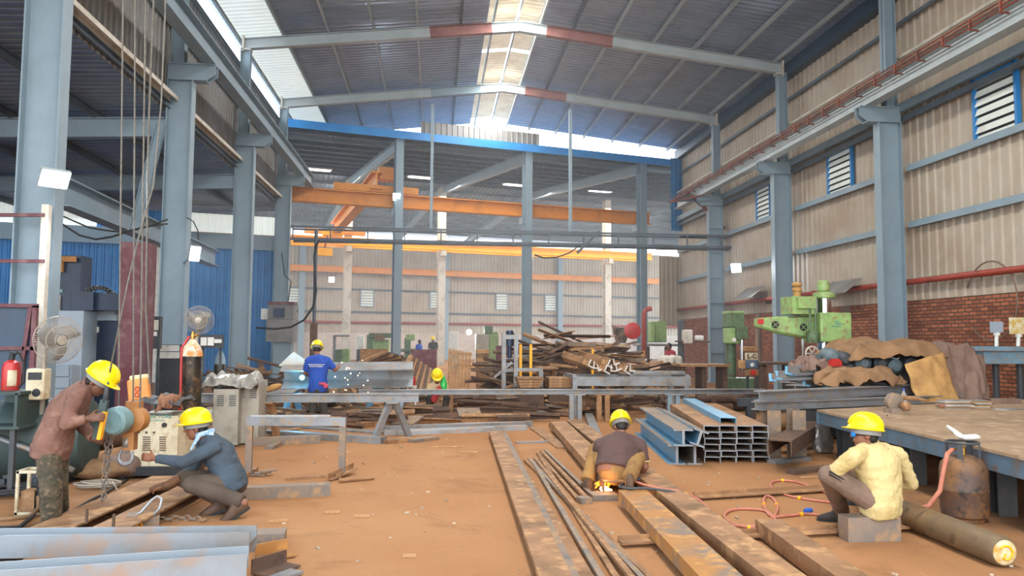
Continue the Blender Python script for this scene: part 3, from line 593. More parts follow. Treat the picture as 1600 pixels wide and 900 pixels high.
def ib(label, px, py, zb, w, h_, ln, mt, roll=0, dr=None):
    p = GZ(px, py, zb)+V((0, 0, h_/2)); up = V((sin(roll), 0, cos(roll))); D_ = dr or dd
    o = beam('steel_beam', label, 'steel beam', IPROF(w, h_, .03, .016), p, p+D_*ln, mt, up)
    mb = MB(); c = p+up*(h_/2+.003); mb.prism(BOX(w, .006), c, c+D_*ln, up); mb.build('dusty_top_face', M['greyrust'], o)
    mb = MB(); mb.prism(IPROF(w, h_, .034, .02), p-D_*.006, p+D_*.002, up); mb.build('cut_end', M['galv'], o); return o
d2 = (GZ(985, 655, .26)-GZ(1040, 700, .26)); d2.z = 0; d2 = d2.normalized()
ib('blue-sided H beam on the ground left of the stacked channels', 1058, 726, 0, .24, .26, 3.4, M['bluesteel'], 0, d2)
ib('rust-faced H beam on the ground between blue beam and channel stack', 1086, 726, 0, .2, .26, 3.0, M['greyrust'], 0, d2)
ib('blue-sided H beam resting on top of the ground-level blue beam', 1068, 697, .265, .26, .22, 3.3, M['bluesteel'], 0, d2)
ib('tilted blue H beam leaning against the stacked channels', 1093, 697, .27, .2, .21, 3.2, M['bluesteel'], .32, d2)
# --- the two long beams on supports across the middle ---
def longb(label, l, r_, zb, w, h_, Yl, Yr, mt):
    a = GY(*l, Yl); b_ = GY(*r_, Yr); z = (a.z+b_.z)/2; a.z = b_.z = z
    return beam('long_beam', label, 'steel beam', IPROF(w, h_, .014, .016), a, b_, mt), a, b_
lb1, a1, b1 = longb('long grey beam across the left half, nearest the empty trestle', (286, 622), (654, 621), 0, .16, .14, 12.9, 12.9, M['mill'])
lb2, a2, b2 = longb('long grey beam across the middle and right, behind the torch cutter', (560, 615), (1194, 609), 0, .2, .1, 15.4, 15.6, M['mill'])
zb1 = a1.z-.07; zb2 = a2.z-.05
def aframe(label, px, Y, z, mt, w=.28, dy=0):
    c = GY(px, 600, Y); c.z = 0; t_ = thing('trestle_support', label, 'trestle', c)
    for s in (-1, 1):
        mb = MB(); mb.bar(c+V((s*w, .16*s, .0)), c+V((s*.05, 0, z-.02)), .09, .09); mb.build('leg', mt, t_)
    mb = MB(); mb.box(c+V((0, 0, z-.01)), (.2, .3, .018)); mb.build('cap_plate', mt, t_)
    return t_
aframe('A-shaped steel support under the left long beam, near its right end', 614, 12.9, zb1, M['mill'])
aframe('A-shaped support under the left long beam, hidden at its left end', 420, 12.9, zb1, M['rustflat'], .12)
def post2(label, px, Y, z, mt, n_=2, w=.09):
    c = GY(px, 600, Y); c.z = 0; t_ = thing('post_support', label, 'trestle', c)
    for i in range(n_): mb = MB(); mb.bar(c+V(((i-(n_-1)/2)*.17, 0, 0)), c+V(((i-(n_-1)/2)*.17, 0, z-.02)), w, w, SIDE); mb.build('leg', mt, t_)
    mb = MB(); mb.box(c+V((0, 0, z-.01)), (.4, .16, .02)); mb.build('cap_plate', mt, t_)
post2('single post under the right long beam, beside the A-shaped support', 626, 15.4, zb2, M['steel'], 1)
post2('pair of square posts holding up the right long beam', 899, 15.45, zb2, M['mill'])
post2('rusty square posts under the right long beam, behind the torch cutter', 942, 15.5, zb2, M['rust'], 2, .1)
post2('grey frame posts under the right end of the long beam', 1052, 15.5, zb2, M['steel'], 2)
mb = MB(); c = GZ(1150, 612, zb2); post2('post under the far right tip of the long beam', 1176, 15.6, zb2, M['rust_dk'], 1)
p = GY(440, 617, 12.95); p.z = a1.z+.075; mb = MB(); mb.add([p+V(q) for q in ((-.22, -.1, 0), (.2, -.05, .01), (.26, .12, .05), (-.12, .1, .02))]+[p+V(q) for q in ((-.22, -.1, .012), (.2, -.05, .022), (.26, .12, .062), (-.12, .1, .032))], [(0, 1, 2, 3), (4, 5, 6, 7), (0, 1, 5, 4), (1, 2, 6, 5), (2, 3, 7, 6), (3, 0, 4, 7)])
tag(mb.build('plate_offcut', M['mill']), 'thin plate offcut lying on the left long beam', 'steel plate')
p = GY(427, 609, 12.9); p.z = a1.z+.07; t_ = thing('leather_glove', 'crumpled tan leather glove on the left long beam', 'glove', p)
mb = MB(); mb.loft([[p+V((x, r*cos(q)*.8, .05+z+r*sin(q)*.9)) for q in [2*pi*i/8 for i in range(8)]] for x, r, z in ((-.17, .02, -.03), (-.12, .045, 0), (-.04, .06, .04), (.04, .06, .06), (.1, .04, .08), (.13, .02, .09))]); mb.build('palm', M['canvas_t'], t_, 3)
mb = MB(); [mb.tube([p+V((-.12, -.05+.03*i, .04)), p+V((-.2, -.06+.035*i, .0))], [.014, .009], 6) for i in range(4)]; mb.build('fingers', M['canvas_t'], t_, 3)
# rack with angles behind the long beam
c = GY(990, 600, 16.6); t_ = thing('angle_rack', 'low grey steel rack carrying the pile of white-ended angles', 'rack', (c.x, 16.6, 0))
x0 = GY(893, 600, 16.4).x; x1 = GY(1076, 600, 16.4).x
for y in (16.3, 17.4): mb = MB(); mb.bar((x0, y, .78), (x1, y, .78), .12, .2); mb.build('side_beam', M['mill'], t_)
for x in (x0+.05, x1-.1):
    for y in (16.3, 17.4): mb = MB(); mb.bar((x, y, 0), (x, y, .68), .1, .1, SIDE); mb.build('leg', M['mill'], t_)
for x in (x0+.05, (x0+x1)/2, x1-.05): mb = MB(); mb.bar((x, 16.3, .9), (x, 17.4, .9), .08, .04); mb.build('cross_bar', M['mill'], t_)
xs = (919, 928, 937, 944, 955, 966, 976, 985, 962, 949)
for i, px in enumerate(xs):
    p = GY(px, 588, 16.0); zz = 1.0+(.12 if i in (8, 9) else 0)
    if i in (0, 1, 2): zz += .06*(2-i)
    a = V((p.x, 16.05+.05*(i % 3), zz)); b_ = a + V((-.36-.08*(i % 3), 1.3, .17))
    beam('angle_section', 'rusty angle with whitened cut end in the pile on the low rack', 'steel angle', LPROF(.15, .15, .02), a, b_, M['rustflat'], (.45-.4*(i % 3), 0, 1), 'angles piled on the low rack')
    o_ = S.collection.objects[-1]; d_ = (b_-a).normalized(); mb = MB(); mb.prism(LPROF(.155, .155, .026), a-d_*.012, a+d_*.004, (.45-.4*(i % 3), 0, 1)); mb.build('whitened_end', M['white'], o_)
beam('flat_bar', 'grey flat bars laid along the low rack, right of the angle pile', 'steel beam', BOX(.25, .06), (x0+1.4, 16.6, .96), (x1-.05, 16.6, .96), M['mill'])
# --- welder's girder on supports ---
a = GY(440, 592, 15.9); b_ = GY(645, 587, 15.9); zc = (a.z+b_.z)/2+.02
beam('welded_girder', 'open-faced grey girder the blue-shirted man is welding', 'steel girder', CPROF(.45, .4, .02), (a.x, 15.95, zc), (b_.x, 16.0, zc+.04), M['mill_lt'], (0, -.35, 1))
M['bluelit'] = M['bluesteel']
aframe('blue A-shaped stand under the right half of the welded girder', 592, 16.0, zc-.22, M['bluesteel'], .3)
aframe('blue stand under the left end of the welded girder', 458, 16.0, zc-.22, M['bluesteel'], .14)
p = GY(458, 572, 16.0); t_ = thing('gusset_plate', 'pale pointed plate standing on the left end of the welded girder', 'steel plate', p)
mb = MB(); z0 = zc+.2; mb.add([(p.x-.3, 16.0, z0), (p.x+.2, 16.0, z0), (p.x+.28, 16.0, z0+.1), (p.x, 16.0, z0+.3), (p.x-.3, 16.03, z0), (p.x+.2, 16.03, z0), (p.x+.28, 16.03, z0+.1), (p.x, 16.03, z0+.3)], [(0, 1, 2, 3), (7, 6, 5, 4), (0, 1, 5, 4), (1, 2, 6, 5), (2, 3, 7, 6), (3, 0, 4, 7)]); mb.build('plate', M['cream'], t_)
# --- low steel lying on the floor beyond the trestle ---
LOW = [((408, 676), (600, 688), .2, .1, 'mill', 'grey channel behind the trestle, lowest of the layer'), ((392, 690), (500, 686), .16, .12, 'greyrust', 'rusty flat in front of the grey channel behind the trestle'), ((600, 670), (830, 662), .14, .1, 'mill', 'long pale tube in the floor layer below the long beam'), ((620, 662), (822, 656), .14, .1, 'rust', 'rusty tube of the floor layer, just behind the pale one'), ((600, 690), (642, 686), .25, .06, 'rustflat', 'short rusty plate at the edge of the open floor'), ((640, 689), (680, 684), .2, .05, 'greyrust', 'second short plate, right of the rusty one'), ((620, 677), (770, 671), .13, .07, 'mill_lt', 'brightest tube in the floor layer'), ((690, 646), (860, 636), .2, .12, 'rust', 'rusty beam behind the floor tubes, right part'), ((560, 664), (610, 660), .25, .1, 'rustflat', 'rusty block left of the floor tubes'), ((405, 684), (465, 670), .14, .05, 'rustflat', 'crooked strip behind the left trestle leg'), ((862, 664), (892, 690), .12, .08, 'rust', 'stubby rusty bar beside the square posts'), ((700, 654), (850, 650), .1, .06, 'mill', 'grey bar behind the pale tube')]
LOW += [((600, 676), (822, 668), .1, .09, 'mill_lt', 'second bright tube in the floor layer, just behind the brightest'), ((635, 655), (850, 648), .22, .16, 'mill', 'thick grey tube behind the floor layer'), ((430, 664), (602, 676), .3, .03, 'mill', 'wide grey sheet strip behind the trestle'), ((420, 700), (440, 690), .12, .05, 'greyrust', 'stub of flat steel behind the left trestle leg'), ((500, 657), (560, 653), .2, .12, 'rust', 'rusty stub under the A-shaped support'), ((835, 668), (880, 700), .2, .03, 'rustflat', 'rusty flat pointing to the torch cutter'), ((920, 650), (935, 690), .16, .12, 'mill', 'grey stub by the rusty square posts')]
for l, r_, w, h_, mt, lb in LOW:
    beam('floor_bar', lb, 'steel beam', BOX(w, h_), GZ(*l, h_/2), GZ(*r_, h_/2), M[mt])
# =============== people ===============
M['skin'] = mat('brown_skin', '#8a5a42', '#7a4d38', 8, .4, .55)
M['skin_d'] = mat('dark_brown_skin', '#6b4533', '#5c3a2b', 8, .4, .55)
M['hair'] = mat('black_hair', '#15120f', '#241d18', 20, .4, .6)
M['helmet'] = mat('yellow_helmet_shell', '#f2cf0a', '#dcb808', 3, .3, .32)
M['band'] = mat('grey_headband', '#858480', '#706f6c', 6, .4, .7)
M['sh_pink'] = mat('dusty_red_brown_shirt', '#805c4e', '#6e4c40', 3, .5, .9, 0, .25, 30, c3='#8f6c5c')
M['sh_slate'] = mat('slate_blue_shirt', '#46535f', '#3a444e', 3, .5, .9, 0, .25, 30)
M['sh_brown'] = mat('dark_brown_tshirt', '#56403c', '#493532', 3, .5, .9, 0, .25, 30)
M['sh_yellow'] = mat('pale_yellow_shirt', '#cdb881', '#bca56a', 3, .45, .9, 0, .25, 30)
M['sh_blue'] = mat('royal_blue_shirt', '#2b50a6', '#234391', 3, .5, .9, 0, .25, 30)
M['sh_cream'] = mat('cream_shirt', '#cdb08a', '#b6976f', 3, .5, .9, 0, .2, 30)
M['sh_red'] = mat('dull_red_shirt', '#9c3038', '#7f2830', 3, .5, .9)
M['tr_camo'] = mat('camouflage_trousers', '#5c5140', '#3d3a2c', 7, .6, .9, 0, .25, 25, c3='#7a6650')
M['tr_brown'] = mat('brown_grey_trousers', '#584a3e', '#4a3e35', 4, .5, .9, 0, .25, 25)
M['tr_tan'] = mat('tan_trousers', '#96713f', '#7f5c34', 4, .5, .9, 0, .25, 25)
M['tr_taupe'] = mat('taupe_trousers', '#7d6656', '#6b5748', 4, .5, .9, 0, .25, 25)
M['tr_dark'] = mat('charcoal_trousers', '#3a3632', '#4a443c', 5, .5, .9, 0, .25, 25)
M['shoe'] = mat('dusty_work_boot', '#5c4a3e', '#7a604a', 8, .5, .8)
M['shoe_d'] = mat('dark_work_boot', '#2e2a28', '#3f3732', 8, .5, .8)
M['shoe_t'] = mat('brown_leather_shoe', '#5a3d28', '#46301f', 6, .5, .6)
def caps(mb, p0, p1, r0, r1, n=12, flat=(0, 0)):
    p0, p1 = V(p0), V(p1); d, a, b_ = frame_of(p1-p0); R_ = []
    def rg(c, r): return [c+a*(r*cos(2*pi*k/n))+b_*(r*sin(2*pi*k/n)) for k in range(n)]
    R_ += [rg(p0-d*r0*.02, r0*.3)] if flat[0] else [rg(p0-d*(r0*cos(t)), r0*sin(t)) for t in (.15, .6, 1.05)]
    R_ += [rg(p0, r0), rg((p0+p1)/2, (r0+r1)/2), rg(p1, r1)]
    R_ += [rg(p1+d*r1*.02, r1*.3)] if flat[1] else [rg(p1+d*(r1*cos(t)), r1*sin(t)) for t in (1.05, .6, .15)]
    mb.loft(R_)
def remesh(mb, name, mt, parent, vox, sm=3, wr=0, wf=22):
    me = bpy.data.meshes.new(name+'_src'); me.from_pydata([tuple(q) for q in mb.v], [], mb.f)
    bm = bmesh.new(); bm.from_mesh(me); bmesh.ops.recalc_face_normals(bm, faces=bm.faces); bm.to_mesh(me); bm.free()
    o = bpy.data.objects.new(name, me); COL.objects.link(o)
    r = o.modifiers.new('r', 'REMESH'); r.mode = 'VOXEL'; r.voxel_size = vox
    s = o.modifiers.new('s', 'SMOOTH'); s.iterations = sm; s.factor = .5
    bpy.context.view_layer.update(); dg = bpy.context.evaluated_depsgraph_get()
    me2 = bpy.data.meshes.new_from_object(o.evaluated_get(dg)); COL.objects.unlink(o); bpy.data.objects.remove(o); bpy.data.meshes.remove(me)
    org = WORLD[parent.name]
    for v in me2.vertices:
        p = V(v.co)
        if wr: p = p + V(v.normal)*(wr*(noise.noise(V((p.x*wf*.55, p.y*wf*.55, p.z*wf)))+.6*noise.noise(p*wf*2.1)))
        v.co = p-org
    me2.name = name; me2.materials.clear(); me2.materials.append(mt)
    for p in me2.polygons: p.use_smooth = True
    q = bpy.data.objects.new(name, me2); COL.objects.link(q); q.parent = parent; WORLD[q.name] = org; return q
def hand(mb, w, d, nrm, side, curl=.5, sc=1.0):
    """w wrist, d finger direction, nrm palm normal, side = direction of the thumb"""
    w, d = V(w), V(d).normalized(); nrm = V(nrm); nrm = (nrm-d*nrm.dot(d)).normalized(); s_ = V(side); s_ = (s_-d*s_.dot(d)-nrm*s_.dot(nrm)).normalized()
    def rg(t, hw, th): return [w+d*(t*sc)+s_*(hw*sc*cos(2*pi*k/10))+nrm*(th*sc*sin(2*pi*k/10)) for k in range(10)]
    mb.loft([rg(-.02, .024, .018), rg(.0, .027, .019), rg(.035, .038, .018), rg(.075, .042, .016), rg(.095, .04, .013)])
    for i, (o_, ln, r) in enumerate(((.031, .07, .0095), (.0105, .08, .0098), (-.0105, .074, .0095), (-.031, .058, .0085))):
        b_ = w+d*(.088*sc)+s_*(o_*sc); ang = curl*.55; p = b_
        for j, f_ in enumerate((.45, .32, .23)):
            dd_ = (d*cos(ang)+nrm*sin(ang)+s_*(o_*1.2)).normalized(); q = p+dd_*(ln*f_*sc); caps(mb, p, q, r*sc*(1-.08*j), r*sc*(.92-.08*j), 8); p = q; ang += curl*(1.0+.1*i)
    p = w+d*(.025*sc)+s_*(.03*sc); q = p+(d*.55+s_*.7+nrm*.35).normalized()*(.045*sc); caps(mb, p, q, .0125*sc, .0105*sc, 8); caps(mb, q, q+(d*.8+s_*.25+nrm*.45).normalized()*(.035*sc), .0105*sc, .008*sc, 8)
def shoe(p, d, mt, parent, pitch=0, sc=1.0):
    """p point under the ankle, d toe direction; pitch lifts the heel"""
    d = V((d[0], d[1], 0)).normalized(); s_ = V((-d.y, d.x, 0)); f_ = d*cos(pitch)-V((0, 0, 1))*sin(pitch); u_ = d*sin(pitch)+V((0, 0, 1))*cos(pitch); R_ = []
    for x, hw, z0, z1 in ((-.085, .02, .012, .06), (-.075, .036, 0, .14), (-.03, .042, 0, .15), (.03, .041, 0, .115), (.08, .047, 0, .085), (.14, .047, 0, .062), (.178, .034, .004, .05), (.195, .016, .01, .035)):
        R_.append([V(p)+f_*(x*sc)+s_*(hw*sc*q)+u_*((z0+(z1-z0)*t)*sc) for q, t in ((-.85, 0), (.85, 0), (1, .12), (1, .45), (.72, .88), (.25, 1), (-.25, 1), (-.72, .88), (-1, .45), (-1, .12))])
    mb = MB(); mb.loft(R_); o = mb.build('shoe', mt, parent, .9)
    mb = MB(); R2 = []
    for x, hw in ((-.09, .03), (-.05, .042), (.03, .044), (.1, .052), (.16, .046), (.2, .022)):
        R2.append([V(p)+f_*(x*sc)+s_*(hw*sc*q)+u_*(z*sc) for q, z in ((-1, -.012), (1, -.012), (1, .012), (-1, .012))])
    mb.loft(R2); mb.build('sole', M['rubber'], o); return o
def helmet(c, f_, u_, parent, k=1.0, tilt=0):
    u_ = V(u_).normalized(); f_ = V(f_); f_ = (f_-u_*f_.dot(u_)).normalized(); s_ = f_.cross(u_); c = V(c)+u_*.045; n = 28
    def rg(h, rs, rf, peak=0):
        q = []
        for i in range(n):
            t = 2*pi*i/n; cf = cos(t); ex = peak*max(0, cf)**2.2
            q.append(c+u_*h+s_*(rs*sin(t))+f_*((rf+ex)*cf-.005))
        return q
    mb = MB(); A, B, Hh = .118*k, .142*k, .135*k
    R_ = [rg(-.004, A*.9, B*.92), rg(-.006, A*1.06, B*1.04, .045), rg(.003, A*1.08, B*1.05, .05), rg(.008, A*1.0, B*.99, .012)]
    for i in range(1, 9):
        t = i/8.4*pi/2; R_.append(rg(.008+Hh*sin(t), A*cos(t)**.8, B*cos(t)**.8))
    mb.loft(R_); sh = mb.build('helmet', M['helmet'], parent, 1.1)
    mb = MB()
    for o_ in (-.022, 0, .022):
        mb.tube([c+s_*o_+u_*(.006+Hh*1.02*sin(t))+f_*(B*1.0*cos(t)**.8 if t < pi/2 else -B*1.0*abs(cos(t))**.8) for t in [.25+(pi-.5)*i/12 for i in range(13)]], .006, 6)
    mb.build('crown_ridge', M['helmet'], sh, 3)
    mb = MB(); mb.loft([rg(-.045, A*.8, B*.8), rg(-.045, A*.84, B*.84), rg(.0, A*.86, B*.86), rg(.0, A*.8, B*.8)]); mb.build('headband', M['band'], sh, 1)
    return sh
def person(name, label, base, J, mt, group=None, vox=.0085, sleeve=1.0, rad=1.0, helm=True, shoes=None, hairr=True, belly=1.0, hem=.07, hands=True, collar=None, tw=1.0, leg=1.0):
    t_ = thing(name, label, 'person', base, group); B_ = MB()
    g = lambda k: V(J[k])
    pel, wa, ch, nk, hd = g('pel'), g('waist') if 'waist' in J else g('pel').lerp(g('chest'), .48), g('chest'), g('neck'), g('head')
    sS = (g('sR')-g('sL')).normalized(); hS = V(J['hipdir']).normalized() if 'hipdir' in J else sS
    u_ = V(J['up']).normalized(); f_ = V(J['face']); f_ = (f_-u_*f_.dot(u_)).normalized(); s_ = f_.cross(u_)
    hL, hR = pel-hS*.095*rad, pel+hS*.095*rad
    def torso(mb, k, hemd, top=True):
        pts = [(pel-(wa-pel).normalized()*hemd, .158, .118, hS), (pel, .172, .128, hS), (wa, .15*belly, .112*belly, (hS+sS).normalized()), (ch, .175, .125, sS), ((g('sL')+g('sR'))/2*.6+ch*.4, .18, .11, sS), ((g('sL')+g('sR'))/2*.7+nk*.3, .13, .082, sS), (nk, .062, .06, sS)]
        R_ = []
        for i, (c, hw, hd_, s) in enumerate(pts):
            d = (pts[min(i+1, 6)][0]-pts[max(i-1, 0)][0]).normalized(); s = (s-d*s.dot(d)).normalized(); fr = s.cross(d)
            R_.append([c+s*((hw*rad*tw+k)*(abs(cos(q))**.85)*(1 if cos(q) > 0 else -1))+fr*((hd_*rad*(1+(tw-1)*.5)+k)*sin(q)) for q in [2*pi*i_/18 for i_ in range(18)]])
        mb.loft(R_)
    # body
    torso(B_, -.012, .06)
    for sd in 'LR':
        caps(B_, g('s'+sd), g('e'+sd), .05*rad, .041*rad); caps(B_, g('e'+sd), g('w'+sd), .042*rad, .028*rad)
        if hands:
            hd_ = J['h'+sd]; hand(B_, g('w'+sd), hd_[0], hd_[1], hd_[2], hd_[3])
        h_ = hL if sd == 'L' else hR
        caps(B_, h_, g('k'+sd), .082*rad, .055*rad); caps(B_, g('k'+sd), g('a'+sd), .056*rad, .038*rad)
        q = g('a'+sd); td = V(J['t'+sd]).normalized()
        if not shoes: caps(B_, q-V((0, 0, .04)), q+td*.12-V((0, 0, .055)), .034, .026)
    caps(B_, nk-u_*.01, hd-u_*.05-f_*.02, .056*rad, .054*rad)
    Mh = Matrix((s_, f_, u_)).transposed()
    B_.ball(hd+u_*.035-f_*.012, (.073, .094, .088), 16, 12, Mh); B_.ball(hd-u_*.035+f_*.022, (.06, .068, .085), 16, 12, Mh); B_.ball(hd-u_*.088+f_*.055, (.028, .028, .022), 10, 8, Mh)
    caps(B_, hd+u_*.02+f_*.083, hd-u_*.022+f_*.108, .011, .015, 8); B_.ball(hd-u_*.058+f_*.088, (.026, .012, .011), 10, 6, Mh); B_.ball(hd+u_*.03+f_*.076, (.05, .02, .012), 12, 6, Mh)
    for q in (-1, 1): B_.ball(hd+s_*(.074*q)-u_*.008-f_*.01, (.014, .024, .034), 10, 8, Mh)
    remesh(B_, 'body', mt['skin'], t_, vox if hands else vox*1.5, 2)
    if hands:
        mb = MB()
        for q in (-1, 1): mb.ball(hd+s_*(.031*q)+u_*.008+f_*.082, .0115, 10, 8, Mh)
        mb.build('eyes', M['eye'], t_, 3)
    if hairr:
        mb = MB(); mb.ball(hd+u_*.04-f_*.03, (.082, .092, .092), 16, 12, Mh); mb.ball(hd-u_*.03-f_*.05, (.066, .05, .05), 12, 8, Mh); remesh(mb, 'hair', M['hair'], t_, .009, 2, .003, 90)
    # clothing
    C_ = MB(); torso(C_, .02, hem)
    for sd in 'LR':
        S_, E_, W_ = g('s'+sd), g('e'+sd), g('w'+sd)
        caps(C_, nk.lerp(S_, .35), S_, .062*rad, .071*rad)
        if sleeve >= 1:
            caps(C_, S_, E_, .069*rad, .058*rad); caps(C_, E_, E_.lerp(W_, .93), .058*rad, .042*rad, 12, (0, 1))
        else: caps(C_, S_, S_.lerp(E_, sleeve), .068*rad, .066*rad, 12, (0, 1))
    remesh(C_, 'shirt', mt['shirt'], t_, vox*1.4, 6, .011, 18)
    T_ = MB(); d = (wa-pel).normalized(); s = (hS-d*hS.dot(d)).normalized(); fr = s.cross(d)
    T_.loft([[pel+d*q+s*((hw*rad+.006)*cos(a))+fr*((hd_*rad+.006)*sin(a)) for a in [2*pi*i/18 for i in range(18)]] for q, hw, hd_ in ((-.11, .07, .07), (-.08, .14, .11), (-.02, .175, .132), (.06, .168, .126), (.1, .158, .118))])
    for sd, h_ in (('L', hL), ('R', hR)):
        caps(T_, h_, g('k'+sd), .1*rad, .08*rad*leg); caps(T_, g('k'+sd), g('k'+sd).lerp(g('a'+sd), .97), .078*rad*leg, .068*rad*leg, 12, (0, 1))
    T_.ball(pel-d*.03, (.15*rad, .15*rad, .12), 16, 10)
    remesh(T_, 'trousers', mt['trousers'], t_, vox*1.4, 3, .008, 16)
    if shoes:
        for sd in 'LR': shoe(J['f'+sd] if 'f'+sd in J else g('a'+sd)-V((0, 0, .09)), J['t'+sd], mt['shoe'], t_, J.get('pitch'+sd, 0))
    if helm: helmet(hd, f_, u_, t_)
    if collar:
        mb = MB(); mb.ring(nk+(hd-nk)*.15, (hd-nk), .068*rad, .016, 18, 6); remesh(mb, 'collar', collar, t_, .008, 2)
    return t_
M['eye'] = mat('eyes', '#2a211c', rough=.2)
def at(Y0): return lambda px, py, dy=0: GY(px, py, Y0+dy)
# --- bending man with the hoist control ---
q = at(7.05); fR, fL = GZ(80, 829), GZ(92, 812)
A = dict(pel=q(82, 697), waist=q(90, 668), chest=q(106, 637), neck=q(137, 603), head=q(154, 597, -.02), up=(.56, 0, .83), face=(.82, -.12, -.56), hipdir=(.1, -1, 0),
  sR=q(116, 624, -.18), eR=q(104, 662, -.27), wR=q(137, 654, -.25), hR=((1, .15, .12), (.2, 1, -.3), (0, 0, 1), .9),
  sL=q(126, 617, .17), eL=q(128, 665, .22), wL=q(146, 686, .08), hL=((1, -.3, -.05), (.3, -1, 0), (0, 0, 1), .9),
  kR=q(80, 757, -.12), kL=q(88, 752, .12), aR=fR+V((.0, 0, .09)), aL=fL+V((0, 0, .09)), fR=fR, fL=fL, tR=(1, -.25, 0), tL=(1, -.1, 0))
pA = person('person', 'man bending forward in a dusty brown shirt and camouflage trousers, gripping the hoist control', q(85, 826), A, dict(skin=M['skin_d'], shirt=M['sh_pink'], trousers=M['tr_camo'], shoe=M['shoe']), shoes=True, collar=M['sh_pink'], hem=.1, leg=1.18, tw=1.08)
# --- crouching man at the hook ---
q = at(7.6); fL, fR = GZ(366, 811), GZ(338, 803)
A = dict(pel=q(360, 752), waist=q(353, 730), chest=q(341, 708), neck=q(322, 684), head=q(307, 668), up=(-.12, 0, 1), face=(-1, -.1, -.12), hipdir=(0, 1, 0),
  sL=q(336, 698, -.19), eL=q(287, 722, -.27), wL=q(241, 716, -.22), hL=((-1, .1, .12), (0, 1, -.2), (0, 0, 1), .7),
  sR=q(322, 692, .19), eR=q(296, 738, .2), wR=q(262, 758, .05), hR=((-1, -.2, -.25), (0, 0, -1), (.2, 1, 0), .5),
  kL=q(300, 757, -.2), kR=q(287, 748, .14), aL=fL+V((.08, .02, .14)), aR=fR+V((.06, 0, .12)), fL=fL+V((.05, .02, .05)), fR=fR+V((.05, 0, .03)), tL=(-1, -.3, 0), tR=(-1, -.2, 0), pitchL=.55, pitchR=.3)
pB = person('person', 'man crouching in a slate blue shirt and blue neck scarf, reaching for the hook', q(345, 805), A, dict(skin=M['skin'], shirt=M['sh_slate'], trousers=M['tr_brown'], shoe=M['shoe_t']), shoes=True, hem=.09, tw=1.08, leg=1.05)
mb = MB(); nk = A['neck']; mb.ring(nk+V((-.01, 0, .045)), V((-.3, 0, 1)), .072, .026, 20, 8); caps(mb, nk+V((.06, -.05, .03)), nk+V((.1, -.1, -.05)), .03, .012); caps(mb, nk+V((-.05, -.07, .02)), nk+V((-.1, -.12, -.1)), .024, .01)
remesh(mb, 'neck_scarf', mat('pale_blue_checked_scarf', '#7fa3c4', '#c2cfd8', 30, .5, .9), pB, .008, 2, .004, 40)
mb = MB(); wq = V(A['wR']); caps(mb, wq+V((.1, .03, .06)), wq, .046, .044, 12, (1, 0)); caps(mb, wq, wq+V((-.13, -.02, -.03)), .046, .03); remesh(mb, 'leather_glove', mat('brown_leather', '#6e4a30', '#553824', 5, .5, .75), pB, .009, 2, .004, 30)
# --- torch cutter seen from behind ---
q = at(8.25); fL, fR = GZ(917, 768), GZ(984, 763, .17)
A = dict(pel=q(962, 737, -.02), waist=q(964, 720, .06), chest=q(967, 703, .17), neck=q(969, 680, .28), head=q(970, 666, .34), up=(0, .52, .85), face=(0, .85, -.52), hipdir=(1, 0, 0),
  sL=q(937, 695, .2), eL=q(926, 726, .42), wL=q(940, 748, .58), hL=((.3, .6, -.5), (1, 0, 0), (0, .4, 1), .8),
  sR=q(1001, 695, .2), eR=q(1008, 729, .14), wR=q(996, 748, .3), hR=((-.75, .5, -.3), (-.2, .3, -1), (-.3, .8, .2), .8),
  kL=q(931, 703, .36), kR=q(1001, 706, .4), aL=fL+V((.01, .03, .1)), aR=fR+V((0, .02, .1)), fL=fL, fR=fR, tL=(-.25, 1, 0), tR=(.2, 1, 0))
pC = person('person', 'man squatting with his back turned in a dark brown T-shirt, cutting with a torch', q(963, 765), A, dict(skin=M['skin'], shirt=M['sh_brown'], trousers=M['tr_tan'], shoe=M['shoe_t']), shoes=True, sleeve=.8, hem=-.05, tw=1.3, leg=1.12)
S_, E_ = V(A['sR']), V(A['eR']); e_ = S_.lerp(E_, .8); d, a, b_ = frame_of(E_-S_); mb = MB(); mb.ring(e_, d, .066, .007, 18, 6); mb.build('yellow_sleeve_trim', M['sh_yellow'], pC, 3)
mb = MB(); d = (V(A['waist'])-V(A['pel'])).normalized(); s = V((1, 0, 0)); fr = s.cross(d); P_ = V(A['pel']); mb.loft([[P_+d*z+s*(hw*cos(t))+fr*(.2*sin(t)) for t in [pi+.45+(pi-.9)*i/10 for i in range(11)]]+[P_+d*z+s*(hw*.9*cos(t))+fr*(.15*sin(t)) for t in [2*pi-.45-(pi-.9)*i/10 for i in range(11)]] for z, hw in ((-.03, .19), (.03, .215), (.09, .21))]); mb.build('grey_waistband', M['darkgrey'], pC, 1)
